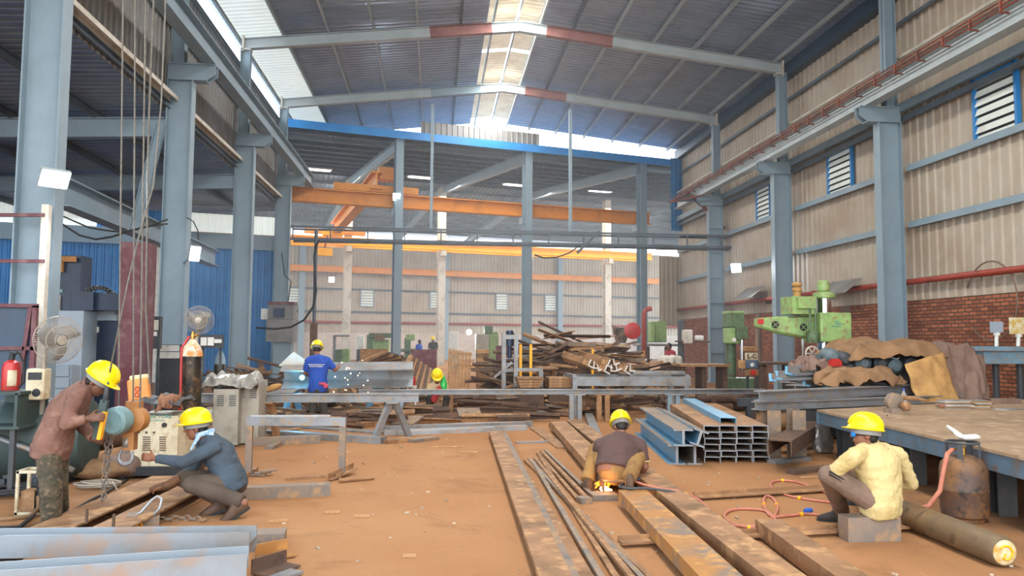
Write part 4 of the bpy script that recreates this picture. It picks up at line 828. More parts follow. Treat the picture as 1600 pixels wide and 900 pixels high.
# --- seated man in yellow ---
q = at(6.12); fL, fR = GZ(1312, 815), GZ(1345, 790)
A = dict(pel=q(1376, 784, .06), waist=q(1377, 757, .04), chest=q(1371, 730, .06), neck=q(1360, 697, .1), head=q(1352, 679, .1), up=(.1, .06, 1), face=(-.9, .4, -.1), hipdir=(.72, .68, 0),
  sL=q(1333, 714, -.1), eL=q(1303, 737, .0), wL=q(1307, 733, .3), hL=((-.4, 1, -.6), (.9, .3, 0), (0, 0, 1), .8),
  sR=q(1404, 712, .2), eR=q(1424, 755, .3), wR=q(1393, 760, .46), hR=((-.9, .5, 0), (0, 0, -1), (-.2, .8, .2), .8),
  kL=q(1294, 742, .02), kR=q(1318, 745, .42), aL=fL+V((.03, 0, .09)), aR=fR+V((.02, 0, .09)), fL=fL, fR=fR, tL=(-1, .35, 0), tR=(-.9, .6, 0))
pD = person('person', 'seated man in a pale yellow shirt and blue goggles, beside the gas cylinders', q(1372, 808), A, dict(skin=M['skin'], shirt=M['sh_yellow'], trousers=M['tr_taupe'], shoe=M['shoe_d']), shoes=True, hem=.1, rad=1.04, tw=1.15, collar=M['sh_yellow'])
hd = V(A['head']); f_ = V(A['face']).normalized(); mb = MB(); u_ = V((0, 0, 1)); s_ = f_.cross(u_).normalized()
mb.loft([[hd+f_*(.085+dz)+u_*(.012+.03*k*sin(t))+s_*(.068*k*cos(t)) for t in [2*pi*i/14 for i in range(14)]] for dz, k in ((0, 1), (.022, 1), (.03, .8))]); mb.build('goggles', mat('blue_goggles', '#1f7fd0', rough=.25), pD, .8)
mb = MB(); mb.ring(hd+u_*.01, u_, .088, .01, 22, 6); mb.build('goggle_strap', M['black'], pD, 3)
kL, aL, P_ = V(A['kL']), V(A['aL']), V(A['pel']); mb = MB()
for o_ in (0, .025): mb.tube([P_+V((-.17, -.12, .06+o_)), kL.lerp(P_, .5)+V((-.02, -.105, -.01+o_)), kL+V((-.03, -.085, .02+o_)), kL.lerp(aL, .5)+V((-.065, -.04, 0)), aL+V((-.05, -.05, .03))], .007, 6)
mb.tube([P_+V((-.17, -.12, .05)), P_+V((-.14, -.14, -.03)), P_+V((-.08, -.14, -.08))], .008, 6); mb.build('black_cords', M['black'], pD, 3)
# --- welder in blue, farther back ---
q = at(14.9); fL, fR = GZ(488, 652), GZ(507, 652); fL.y = fR.y = 14.9; fL.z = fR.z = 0; fL.x = q(488, 650).x; fR.x = q(507, 650).x
A = dict(pel=q(497, 607), waist=q(497, 592), chest=q(497, 577, .06), neck=q(496, 557, .12), head=q(495, 546, .2), up=(0, .45, .9), face=(-.1, .9, -.45), hipdir=(1, 0, 0),
  sL=q(482, 563, .06), eL=q(477, 583, .1), wL=q(484, 588, .35), hL=((.3, 1, -.2), (1, 0, 0), (0, 0, 1), .9),
  sR=q(512, 563, .06), eR=q(523, 578, .1), wR=q(530, 573, .36), hR=((-.1, 1, 0), (-1, 0, 0), (0, 0, 1), .9),
  kL=q(489, 632, .03), kR=q(505, 632, .03), aL=fL+V((0, 0, .09)), aR=fR+V((0, 0, .09)), fL=fL, fR=fR, tL=(-.2, 1, 0), tR=(.2, 1, 0))
pE = person('person', 'man standing in a royal blue shirt with his back turned, welding the girder', (fL+fR)/2, A, dict(skin=M['skin'], shirt=M['sh_blue'], trousers=M['tr_dark'], shoe=M['shoe_d']), shoes=True, sleeve=.85, vox=.012)
c = V(A['chest']).lerp(V(A['neck']), .25)+V((0, -.15, .02))
mb = MB()
for j, (w_, z) in enumerate(((.3, .012), (.26, -.022))):
    x = -w_/2
    while x < w_/2-.02:
        g_ = random.choice((.012, .018, .022)); mb.box(c+V((x+g_/2, -.008, z)), (g_*.8, .006, .02 if random.random() < .7 else .014)); x += g_+.005
mb.build('shirt_lettering', M['white'], pE)
mb = MB(); mb.box(V(A['pel'])+V((.1, -.15, .1)), (.12, .03, .05), 0); mb.ball(V(A['pel'])+V((.16, -.14, .06)), (.05, .03, .05)); mb.build('pink_cloth', mat('pink_rag', '#c8506a', '#a83f58', 8, .5, .9), pE, 3)
# --- smaller figures ---
q = at(16.2)
A = dict(pel=q(683, 628), waist=q(683, 619), chest=q(683, 609, -.06), neck=q(683, 598, -.16), head=q(683, 589, -.22), up=(0, -.6, .8), face=(0, -.8, -.6), hipdir=(-1, 0, 0),
  sR=q(671, 604, -.1), eR=q(669, 620, -.2), wR=q(678, 626, -.42), hR=((.4, -1, -.3), (1, 0, 0), (0, 0, 1), .9), sL=q(696, 604, -.1), eL=q(699, 620, -.2), wL=q(688, 626, -.42), hL=((-.4, -1, -.3), (-1, 0, 0), (0, 0, 1), .9),
  kR=q(670, 622, -.4), kL=q(698, 622, -.4), aR=q(674, 640, -.35), aL=q(694, 640, -.35), tR=(0, -1, 0), tL=(0, -1, 0))
for k_ in 'RL':
    A['a'+k_].z = .1; A['f'+k_] = A['a'+k_]-V((0, 0, .09))
pF = person('person', 'man in a yellow helmet and cream shirt hunched low behind the long beam', q(683, 640), A, dict(skin=M['skin'], shirt=M['sh_cream'], trousers=M['tr_dark'], shoe=M['shoe_d']), shoes=True, vox=.014, hands=False, rad=.95)
mb = MB(); caps(mb, q(678, 624, -.5), q(686, 606, -.36), .07, .05); remesh(mb, 'red_cloth', mat('red_rag', '#c23a3a', '#9c2f30', 6, .5, .9), pF, .014, 2, .006, 20)
def stander(label, px, ytop, Y0, mats, face, helm=False, h=1.66):
    c = GY(px, ytop, Y0); x = c.x; base = V((x, Y0, 0)); f_ = V(face).normalized(); s_ = f_.cross(V((0, 0, 1))).normalized(); k = h/1.7
    P_ = lambda sx_, fy, z: base+s_*sx_*k+f_*fy*k+V((0, 0, z*k))
    A = dict(pel=P_(0, 0, .92), waist=P_(0, .01, 1.08), chest=P_(0, .03, 1.25), neck=P_(0, .05, 1.45), head=P_(0, .09, 1.57), up=f_*.15+V((0, 0, 1)), face=f_-V((0, 0, .2)), hipdir=s_,
      sR=P_(.18, .03, 1.38), eR=P_(.24, .02, 1.1), wR=P_(.16, .2, 1.0), hR=(f_, -s_, (0, 0, 1), .6), sL=P_(-.18, .03, 1.38), eL=P_(-.24, .02, 1.1), wL=P_(-.14, .22, 1.02), hL=(f_, s_, (0, 0, 1), .6),
      kR=P_(.1, .02, .5), kL=P_(-.1, .02, .5), aR=P_(.1, 0, .09), aL=P_(-.1, 0, .09), tR=f_, tL=f_)
    return person('person', label, base, A, mats, vox=.02, hands=False, shoes=True, helm=helm, sleeve=.7)
stander('far worker in a dull red shirt bending over a cloth-covered bench at the right', 1048, 545, 24.5, dict(skin=M['skin_d'], shirt=M['sh_red'], trousers=M['tr_dark'], shoe=M['shoe_d']), (-.9, -.4, 0), h=1.6)
stander('far worker in blue with dark hair, in front of the whitewashed back wall', 654, 540, 40, dict(skin=M['skin_d'], shirt=M['sh_blue'], trousers=M['tr_dark'], shoe=M['shoe_d']), (.8, -.6, 0))
stander('far worker with yellow helmet left of the cream column with the tall cabinet', 677, 538, 41, dict(skin=M['skin_d'], shirt=M['tr_dark'], trousers=M['tr_dark'], shoe=M['shoe_d']), (-.3, -1, 0), True, 1.8)
stander('far worker in blue seen through the gap left of the tall press', 407, 540, 36, dict(skin=M['skin_d'], shirt=M['sh_blue'], trousers=M['tr_dark'], shoe=M['shoe_d']), (.5, -1, 0))
# =============== left cluster ===============
def text(s, p, rz, size, mt, parent, name='lettering', tilt=pi/2, bold=.0):
    cu = bpy.data.curves.new(name, 'FONT'); cu.body = s; cu.size = size; cu.extrude = .001; cu.offset = bold; cu.align_x = 'CENTER'; cu.align_y = 'CENTER'; cu.resolution_u = 2
    o = bpy.data.objects.new(name, cu); COL.objects.link(o); bpy.context.view_layer.update()
    me = bpy.data.meshes.new_from_object(o.evaluated_get(bpy.context.evaluated_depsgraph_get())); bpy.data.objects.remove(o)
    me.materials.clear(); me.materials.append(mt); q = bpy.data.objects.new(name, me); COL.objects.link(q)
    q.rotation_euler = (tilt, 0, rz)
    q.location = V(p)-(WORLD[parent.name] if parent else V((0, 0, 0))); q.parent = parent; return q
M['beige'] = mat('beige_enamel', '#cfc2a4', '#b8a788', 3, .5, .5, c3='#a8906e')
M['greycab'] = mat('light_grey_enamel', '#98a6b2', '#8b98a4', 2, .3, .45)
M['navy'] = mat('navy_enamel', '#20304a', '#1a2639', 2, .4, .45)
M['teal'] = mat('grey_teal_paint', '#7fa0a4', '#6d8a8c', 4, .5, .5)
M['mustard'] = mat('ochre_paint', '#a8713a', '#8a5a30', 4, .5, .55)
M['redpaint'] = mat('red_enamel', '#b8302c', '#96302a', 4, .4, .4)
M['orangecan'] = mat('orange_plastic', '#e8964a', '#d8803a', 4, .4, .45)
M['grn_dk'] = mat('dark_green_grey_paint', '#3a4a48', '#33403c', 3, .5, .6)
M['rope'] = mat('steel_wire_rope', '#6e6a62', '#5a564f', 20, .5, .6)
M['green'] = mat('machine_green', '#8fb06a', '#7d9a62', 3, .5, .45, c3='#8a7a52')
M['green_dk'] = mat('dark_machine_green', '#5f7a58', '#4e6248', 3, .5, .5, c3='#5a4f3a')  # darker, browner green used on some machine parts
# hanging hoist
YH = 7.25
t_ = thing('chain_hoist', 'blue-grey and ochre chain hoist hanging on wires between the two left workers', 'hoist', GY(196, 655, YH))
c = GY(192, 655, YH); mb = MB(); mb.lathe([(.02, -.16), (.1, -.155), (.122, -.13), (.125, -.03), (.11, 0), (.1, .02)], c, (.25, 1, .05), 24); mb.build('chain_wheel_cover', M['teal'], t_, .5)
c2 = GY(204, 657, YH+.02); mb = MB(); mb.lathe([(.05, 0), (.115, .02), (.125, .06), (.115, .15), (.06, .18)], c2, (.05, 1, 0), 22); mb.box(c2+V((.0, .08, .12)), (.12, .12, .1)); mb.box(c2+V((-.02, .06, -.19)), (.1, .1, .16)); mb.build('gear_housing', M['mustard'], t_, .5)
mb = MB(); hk = GY(197, 697, YH+.05); mb.box(hk+V((0, 0, .03)), (.05, .05, .08)); mb.ring(hk+V((.0, 0, -.02)), (0, 1, 0), .03, .01, 14, 6)
pts = [hk+V((-.03, 0, -.03)), hk+V((-.055, 0, -.07)), hk+V((-.06, 0, -.115)), hk+V((-.035, 0, -.155)), hk+V((.005, 0, -.165)), hk+V((.045, 0, -.145)), hk+V((.062, 0, -.105)), hk+V((.055, 0, -.07)), hk+V((.066, 0, -.05))]
mb.tube(pts, [.012, .016, .02, .023, .023, .021, .018, .014, .009], 8); mb.tube([hk+V((-.03, 0, -.03)), hk+V((0, 0, 0))], .013, 8); mb.build('lifting_hook', M['mill'], t_, 3)
mb = MB(); chain(mb, [GY(170, 668, YH), GY(163, 730, YH), GY(159, 798, YH)], .012, .05, .02); chain(mb, [GY(176, 672, YH), GY(168, 735, YH), GY(160, 795, YH-.02)], .012, .05, .02); mb.build('load_chain', M['greyrust'], t_)
mb = MB()
for x0_, x1_, y1_ in ((192, 185, 642), (211, 208, 640), (227, 219, 636)): a = GY(x1_, y1_, YH+.05); b_ = GY(x0_, 30, YH+.05); d = (b_-a); mb.tube([a, a+d*(6.0/d.z)], .008, 6)
mb.build('suspension_wires', M['rope'], t_)
t_ = thing('pendant_control', 'grey and yellow hoist pendant control gripped by the bending man', 'pendant control', GY(156, 670, 6.98))
a, b_ = GY(164, 625, 6.94), GY(151, 686, 6.94); mb = MB(); mb.bar(a, b_, .06, .05, SIDE); mb.build('switch_body', M['grn_dk'], t_)
mb = MB(); mb.bar(a.lerp(b_, .3)+V((.03, -.02, 0)), b_+V((.03, -.02, 0)), .03, .05, SIDE); mb.build('yellow_face', M['yellow'], t_)
mb = MB(); mb.tube([a+V((.0, 0, -.02)), GY(167, 608, 6.95), GY(169, 594, 6.95)], [.03, .02, .009], 8); mb.build('cable_boot', M['darkgrey'], t_, 3)
mb = MB(); mb.tube([GY(169, 594, 6.95), GY(200, 440, 7.0), GY(222, 350, 7.05), GY(240, 290, 7.1), GY(252, 160, 7.15), GY(258, 20, 7.2), GY(260, -300, 7.2)], .008, 6); mb.build('control_cable', M['rope'], t_, 3)
mb = MB(); mb.tube([GY(234, 600, 9.5), GY(228, 480, 9.4), GY(232, 200, 9.3), GY(240, 0, 9.3), GY(243, -250, 9.3)], .012, 6); tag(mb.build('hanging_cable', M['rope']), 'single dark cable hanging right of the hoist wires', 'cable')
# welding set
c = GZ(241, 747); Y = c.y; x0, x1 = GY(204, 700, Y).x, GY(277, 700, Y).x; zt_ = GY(240, 650, Y).z
t_ = thing('welding_set', 'beige welding machine with two black knobs and green lettering behind the hook', 'welding machine', c)
w = x1-x0; mb = MB(); mb.box(((x0+x1)/2, Y+.35, (zt_+.12)/2), (w, .7, zt_-.12)); mb.build('cabinet', M['beige'], t_)
for px, py, r in ((229, 664, .022), (257, 664, .028)):
    mb = MB(); p = GY(px, py, Y); mb.lathe([(r, 0), (r, .02), (r*.8, .03)], p, (0, -1, 0), 16); mb.build('knob', M['black'], t_, .6)
mb = MB(); [mb.lathe([(.012, 0), (.01, .02)], GY(px, 675.5, Y), (0, -1, 0), 10) for px in (217, 229, 241)]; mb.build('terminals', M['black'], t_)
for xa, xb in ((223, 235), (249, 259)):
    mb = MB()
    for i in range(7): a = GY(xa, 683+i*3.4, Y-.004); b_ = GY(xb, 683+i*3.4, Y-.004); mb.bar(a, b_, .006, .012)
    mb.build('vent_grille', M['rust_dk'], t_)
text('PA KING TORK', GY(240, 651, Y-.006)-V((0, 0, 0)), 0, .062, mat('green_print', '#3f8f86'), t_)
mb = MB(); q_ = GY(228, 657, Y-.006)
for k, w_ in enumerate((.03, .018, .024, .012, .03, .02, .026, .016)): mb.box(q_+V((.03*k, 0, 0)), (w_*.8, .003, .016))
mb.build('faded_small_print', mat('green_print_faint', '#6a9a92'), t_)
mb = MB(); mb.box(((x0+x1)/2+.03, Y+.3, .09), (w+.3, .75, .1)); mb.build('skid', M['black'], t_)
mb = MB(); [mb.lathe([(.06, 0), (.06, .05)], (x, Y-.09, .062), (0, 1, 0), 14) for x in (x0-.06, x1+.1)]; mb.build('wheels', M['rubber'], t_, .6)
def drape(name, label, cat, cx, cy, z, wx, wy, h, mt, fall=.15, sd=0, nx=26, ny=18, rz=0, flat=.75, amp=.03):
    """a crumpled cloth sheet lying over something, edges falling; given real thickness"""
    top = []; R_ = Matrix.Rotation(rz, 3, 'Z')
    for j in range(ny+1):
        for i in range(nx+1):
            u, v = i/nx*2-1, j/ny*2-1; e_ = max(0, max(abs(u), abs(v))-flat)/(1-flat)
            nz = noise.noise(V((u*2.3+sd, v*2.3, sd*1.7)))*amp*2+noise.noise(V((u*6+sd, v*6, sd)))*amp
            x = u*wx*(1-.12*e_)+noise.noise(V((u*3, v*3, sd+9)))*amp*1.5; y = v*wy*(1-.12*e_)+noise.noise(V((u*3, v*3, sd+19)))*amp*1.5
            top.append(V((cx, cy, z))+R_ @ V((x, y, h*(1-.35*(u*u+v*v)/2)+nz-fall*e_**1.3)))
    mb = MB(); n = (nx+1)*(ny+1); th = V((0, 0, -.012)); fs = []
    for j in range(ny):
        for i in range(nx):
            a = j*(nx+1)+i; fs += [(a, a+1, a+nx+2, a+nx+1), (n+a+nx+1, n+a+nx+2, n+a+1, n+a)]
    ed = [j*(nx+1) for j in range(ny+1)]
    for i in range(nx): fs += [(i+1, i, n+i, n+i+1), (ny*(nx+1)+i, ny*(nx+1)+i+1, n+ny*(nx+1)+i+1, n+ny*(nx+1)+i)]
    for j in range(ny): a = j*(nx+1); b2 = a+nx; fs += [(a, a+nx+1, n+a+nx+1, n+a), (b2+nx+1, b2, n+b2, n+b2+nx+1)]
    mb.add(top+[q+th for q in top], fs); return tag(mb.build(name, mt, None, 3), label, cat)
drape('dark_cloth', 'dark dusty cloth lying over the beige welding machine', 'cloth', (x0+x1)/2-.02, Y+.3, zt_+.1, w*.62, .42, .1, M['darkgrey'], .02, 1)
p = GY(257, 628, Y-.1); drape('leather_apron', 'brown leather scrap draped on the front of the dark cloth', 'cloth', p.x, Y+.08, zt_+.18, .13, .18, .06, mat('worn_leather', '#8a5e42', '#7a5038', 4, .5, .8), .14, 4, 14, 12)
# orange can
a = GY(194, 618, Y+.2); b_ = GY(237, 580, Y+.2); t_ = thing('plastic_can', 'orange plastic oil can tilted on top of the welding machine', 'can', ((a.x+b_.x)/2, Y+.2, zt_+.14))
w2 = (b_.x-a.x); zc = zt_+.16; mb = MB(); rt = Matrix.Rotation(-.12, 3, 'Y') @ Matrix.Rotation(.25, 3, 'Z')
mb.box(V(((a.x+b_.x)/2, Y+.25, zc+.13)), (w2*.78, .2, .27), rot=rt); o = mb.build('body', M['orangecan'], t_)
mod = o.modifiers.new('bevel', 'BEVEL'); mod.width = .03; mod.segments = 3
mb = MB(); mb.box(V(((a.x+b_.x)/2+.0, Y+.25, zc+.285)), (w2*.7, .16, .06), rot=rt); o = mb.build('lid', mat('cream_plastic', '#ecd0a0', '#dcb880', 4, .4, .5), t_); mod = o.modifiers.new('bevel', 'BEVEL'); mod.width = .02; mod.segments = 2
mb = MB(); [mb.ring(V(((a.x+b_.x)/2+.02, Y+.13, zc+.15-.07*i)), (0, 1, 0), .025, .006, 12, 5) for i in range(2)]; mb.build('printed_mark', M['redpaint'], t_)
# pedestal fans
def fan(label, hc, Y, r, yaw, ybase, mt, pole_px):
    c = GY(hc[0], hc[1], Y); base = V((GY(pole_px, hc[1], Y).x, Y+.12, 0)); t_ = thing('pedestal_fan', label, 'fan', base); ax = V((sin(yaw), -cos(yaw), -.05)).normalized()
    d, a, b_ = frame_of(ax)
    mb = MB()
    for k in range(60):
        t = 2*pi*k/60; rad = a*cos(t)+b_*sin(t)
        for s, dep in ((1, .09), (-1, -.09)):
            mb.tube([c+rad*(r*.28)+d*dep, c+rad*(r*.62)+d*dep*.95, c+rad*(r*.9)+d*dep*.55, c+rad*r], .0022, 4, False)
    for rr, dp in ((r, 0), (r*.28, .09), (r*.62, .086), (r*.28, -.09)): mb.ring(c+d*dp, d, rr, .0045, 36, 5)
    mb.build('guard', mt, t_, 3)
    mb = MB()
    for k in range(3):
        t0_ = 2*pi*k/3; R_ = []
        for i in range(6):
            q = r*(.15+.72*i/5); wv = r*.4*(.5+.5*sin(pi*(i+.8)/6)); t = t0_+.12*i; rad = a*cos(t)+b_*sin(t); tan = b_*cos(t)-a*sin(t)
            R_.append([c+rad*q+tan*(wv*s*.8)+d*(.035*s*.8+z) for s, z in ((-1, 0), (0, .008), (1, 0), (1, .004), (0, .014), (-1, .004))])
        mb.loft(R_)
    mb.lathe([(r*.2, -.03), (r*.2, .03), (r*.12, .05)], c, d, 18); mb.build('blades', M['fanblade'], t_, 3)
    mb = MB(); mb.lathe([(.02, .075), (.055, .08), (.055, .092), (.02, .1)], c, d, 16); mb.build('hub_badge', mt, t_, .6)
    mb = MB(); mb.lathe([(.05, -.3), (.085, -.27), (.1, -.2), (.1, -.12), (.06, -.09)], c, d, 18); mb.build('motor_housing', mt, t_, .6)
    mb = MB(); m_ = c-d*.2; mb.tube([m_, V((base.x, base.y, m_.z-.12)), V((base.x, base.y, .06))], [.035, .028, .026], 10); mb.build('pole', mt, t_, 3)
    mb = MB(); mb.lathe([(.24, 0), (.24, .03), (.08, .06), (.04, .1)], base, (0, 0, 1), 20); mb.build('base', M['darkgrey'], t_, .6)
    return t_, base
M['fanwire'] = mat('dusty_fan_wire', '#b0a698', '#978c80', 6, .4, .5, .2); M['fanblade'] = mat('translucent_grey_blade', '#82827f', '#757370', 4, .4, .4)
t_, fb = fan('large dusty pedestal fan turned right, behind the bending man', (91, 531), 8.9, .26, .85, 690, M['fanwire'], 62)
c = GY(60, 600, 8.85); mb = MB(); mb.box(c, (.2, .16, .34)); o = mb.build('speed_control_box', M['beige'], t_); mod = o.modifiers.new('bevel', 'BEVEL'); mod.width = .02; mod.segments = 2
mb = MB(); mb.lathe([(.045, 0), (.04, .012)], c+V((.02, -.08, -.09)), (0, -1, 0), 14); mb.build('dial', M['black'], o); mb = MB(); mb.box(c+V((.0, -.082, .09)), (.14, .01, .08)); mb.build('name_panel', M['black'], o)
fan('pale pedestal fan facing the hall, beside the dark gas cylinder', (311, 500), 13.2, .235, .12, 640, M['fanwire'], 305)
# fire extinguisher on dark open cabinet
Y = 8.6; a = GY(-40, 690, Y); b_ = GY(36, 612, Y); t_ = thing('open_cabinet', 'dark open-fronted steel cabinet at the left edge, under the red extinguisher', 'cabinet', ((a.x+b_.x)/2, Y+.2, 0))
xm, wz = (a.x+b_.x)/2, b_.x-a.x; zt_ = b_.z; zb_ = GY(30, 668, Y).z
mb = MB(); mb.box((xm, Y+.25, zt_-.015), (wz, .6, .03)); mb.box((xm, Y+.25, zb_), (wz, .6, .03)); mb.box((xm, Y+.54, (zt_+zb_)/2), (wz, .02, zt_-zb_)); mb.box((b_.x-.04, Y+.25, (zt_+zb_)/2), (.03, .6, zt_-zb_-.03)); mb.build('shell', M['grn_dk'], t_)
for s in (-1, 1):
    for q in (-1, 1): mb = MB(); mb.box((xm+s*(wz/2-.08), Y+.25+q*.24, (zb_-.015)/2), (.05, .05, zb_-.015)); mb.build('leg', M['darkgrey'], t_)
c = GY(12, 612, Y+.2); t_ = thing('fire_extinguisher', 'red fire extinguisher with pale label standing on the dark cabinet', 'fire extinguisher', (c.x, Y+.25, zt_))
mb = MB(); mb.lathe([(.085, 0), (.09, .02), (.09, .24), (.075, .3), (.03, .33)], (c.x, Y+.25, zt_), (0, 0, 1), 20); mb.build('cylinder', M['redpaint'], t_, .6)
mb = MB(); mb.lathe([(.03, .33), (.03, .37), (.02, .4)], (c.x, Y+.25, zt_), (0, 0, 1), 12); mb.bar((c.x-.02, Y+.25, zt_+.41), (c.x+.1, Y+.22, zt_+.4), .03, .02); mb.build('valve', M['black'], t_)
mb = MB(); mb.add([V((c.x+.0915*sin(t), Y+.25-.0915*cos(t), zt_+z)) for z in (.05, .22) for t in (.1, .35, .6, .85, 1.1)], [(i, i+1, i+6, i+5) for i in range(4)]); mb.build('label_plate', M['beige'], t_)
mb = MB(); mb.tube([(c.x+.02, Y+.25, zt_+.38), (c.x+.09, Y+.2, zt_+.42), (c.x+.16, Y+.18, zt_+.3), (c.x+.17, Y+.18, zt_+.1), (c.x+.12, Y+.18, zt_+.03)], .012, 8); mb.build('hose', M['rubber'], t_, 3)
# dark steel screen behind them
Y = 10.9; a, b_ = GY(-30, 600, Y), GY(58, 478, Y); t_ = thing('steel_screen', 'dark steel panel screen with rusty rails, in front of the nearest left column', 'screen', ((a.x+b_.x)/2, Y, 0))
mb = MB(); mb.box(((a.x+b_.x)/2, Y, b_.z/2), (b_.x-a.x, .02, b_.z-.02)); mb.build('panel', M['blue_dk'], t_)
mb = MB(); [mb.box(((a.x+b_.x)/2, Y-.04, z), (b_.x-a.x+.06, .06, .05)) for z in (b_.z, GY(0, 544, Y).z, .25)]; [mb.box((x, Y-.04, b_.z/2), (.06, .06, b_.z)) for x in (a.x, b_.x)]; mb.bar(GY(48, 480, Y-.05), GY(30, 600, Y-.05), .05, .04, SIDE); mb.build('rails', M['maroon'], t_)
# CNC machine
Y = 13.6; G = lambda x, y, dy=0: GY(x, y, Y+dy)
t_ = thing('cutting_machine', 'large machine tool with pale grey cabinets and navy top behind the fan', 'machine tool', (G(110, 560).x, Y+.5, 0))
def gbox(mb, xa, xb, yt, yb, dy0, dp, z0=None):
    a, b_ = G(xa, yt, dy0), G(xb, yb, dy0); z1 = a.z; z0_ = b_.z if z0 is None else z0
    mb.box(((a.x+b_.x)/2, Y+dy0+dp/2, (z1+z0_)/2), (b_.x-a.x, dp, z1-z0_)); return mb
mb = MB(); gbox(mb, 66, 127, 485, 570, 0, 1.2, 0.02); a, b_ = G(127.5, 485), G(147, 486, .5); z = a.z
mb.add([(a.x, Y, 0), (b_.x, Y+.5, 0), (b_.x, Y+1.2, 0), (a.x, Y+1.2, 0), (a.x, Y, z), (b_.x, Y+.5, z), (b_.x, Y+1.2, z), (a.x, Y+1.2, z)], [(0, 1, 5, 4), (1, 2, 6, 5), (2, 3, 7, 6), (3, 0, 4, 7), (4, 5, 6, 7), (0, 3, 2, 1)]); mb.build('grey_cabinet', M['greycab'], t_)
mb = MB(); gbox(mb, 93, 110, 457, 485, .1, .8); gbox(mb, 111, 145, 455, 485, .1, .8); gbox(mb, 146, 184, 458, 485, .2, .8); mb.build('navy_top', M['navy'], t_)
mb = MB(); gbox(mb, 149, 182, 485, 501, .52, .6); mb.build('grey_fascia', M['greycab'], t_)
mb = MB(); gbox(mb, 149, 182, 501.5, 570, .55, .55, 0.02); o = mb.build('navy_door', M['navy'], t_); mb = MB(); p = G(153, 515, .54); mb.box(p, (.03, .02, .1)); mb.build('handle', M['white'], o)
mb = MB(); gbox(mb, 67, 92, 461, 485, .05, .4); o = mb.build('side_box', M['cream'], t_)
c = G(152, 492, .35); mb = MB(); R_ = .36
for i in range(22): t = pi*(i/21); q = c+V((-R_*cos(t), 0, R_*sin(t)*1.25+.03)); mb.box(q, (.04, .14, .075), rot=Matrix.Rotation(t-pi/2 if False else -(pi/2-t), 3, 'Y'))
mb.build('cable_carrier', M['black'], t_)
mb = MB()
for y0_, y1_ in ((571, 588), (590, 606), (608, 640)): gbox(mb, 84, 107, y0_, y1_, -.7, .3)
gbox(mb, 84, 107, 572, 700, -.66, .28, .02); tag(mb.build('drawer_unit', M['greycab']), 'pale blue-grey drawer unit beside the bending man, under the fan', 'drawer unit')
# navy switch panel in the aisle with cardboard
t_ = thing('switch_cabinet', 'tall navy switch cabinet with cardboard on top, seen right of the nearest column', 'cabinet', (G(98, 450, 2.4).x, Y+2.6, 0)); mb = MB(); gbox(mb, 62, 124, 398, 470, 2.4, .5, 0.02); mb.build('shell', M['navy'], t_)
mb = MB(); gbox(mb, 82, 97, 452, 462, 2.38, .02); mb.build('display', M['glowdim'], t_) if 'glowdim' in M else mb.build('display', M['teal'], t_)
mb = MB(); gbox(mb, 66, 97, 405, 425, 2.3, .08); gbox(mb, 72, 118, 400, 409, 2.26, .04); mb.build('cardboard', mat('cardboard', '#b07a48', '#95683c', 4, .4, .85), t_)
# maroon box column standing behind the workers
a, b_ = GY(182, 560, 13.0), GY(221, 560, 13.0); zt_ = GY(200, 378, 13.0).z
t_ = thing('box_column', 'maroon primed box column standing upright left of the hoist wires', 'column', ((a.x+b_.x)/2, 13.2, 0)); mb = MB(); mb.box(((a.x+b_.x)/2, 13.2, zt_/2), (b_.x-a.x, .4, zt_)); mb.build('shaft', M['maroon'], t_)
mb = MB(); mb.box((b_.x+.02, 13.15, zt_/2), (.03, .5, zt_)); mb.build('edge_flange', M['maroon'], t_)
# switch boards
def board(name, label, px0, px1, py0, py1, Y, mt, feat, cat='switch board', to_floor=True):
    a, b_ = GY(px0, py0, Y), GY(px1, py1, Y); t_ = thing(name, label, cat, ((a.x+b_.x)/2, Y, b_.z)); mb = MB(); mb.box(((a.x+b_.x)/2, Y+.06, (a.z+b_.z)/2), (b_.x-a.x, .12, a.z-b_.z)); mb.build('backing', mt, t_)
    for nm, xa, xb, ya, yb, m2 in feat:
        p, q = GY(xa, ya, Y-.02), GY(xb, yb, Y-.02); mb = MB(); mb.box(((p.x+q.x)/2, Y-.015, (p.z+q.z)/2), (q.x-p.x, .04, p.z-q.z)); mb.build(nm, m2, t_)
    if to_floor:
        mb = MB(); [mb.box((x, Y+.1, b_.z/2), (.04, .04, b_.z)) for x in (a.x+.05, b_.x-.05)]; mb.build('stand', M['darkgrey'], t_)
    return t_
board('meter_board', 'meter board with red edged panel and small breakers right of the maroon column', 222, 249, 494, 545, 14.5, M['darkgrey'], [('meter', 226, 236, 498, 516, M['white']), ('meter', 238, 247, 500, 516, M['cream']), ('breaker', 224, 231, 518, 525, M['white']), ('breaker', 237, 245, 518, 525, M['white'])])
board('socket_board', 'board with four white socket boxes in two rows on the second left column', 246, 280, 538, 645, 15.6, M['darkgrey'], [('socket', 245, 262, 539, 549, M['white']), ('socket', 263, 280, 539, 549, M['white']), ('socket', 245, 262, 550, 560, M['white']), ('socket', 263, 280, 550, 560, M['white'])])
board('switch_board', 'dark board with three white switches beside the pale fan', 311, 347, 523, 544, 13.9, M['darkgrey'], [('switch', 314, 323, 527, 540, M['white']), ('switch', 325, 334, 527, 540, M['white']), ('switch', 335, 346, 530, 536, M['white'])])
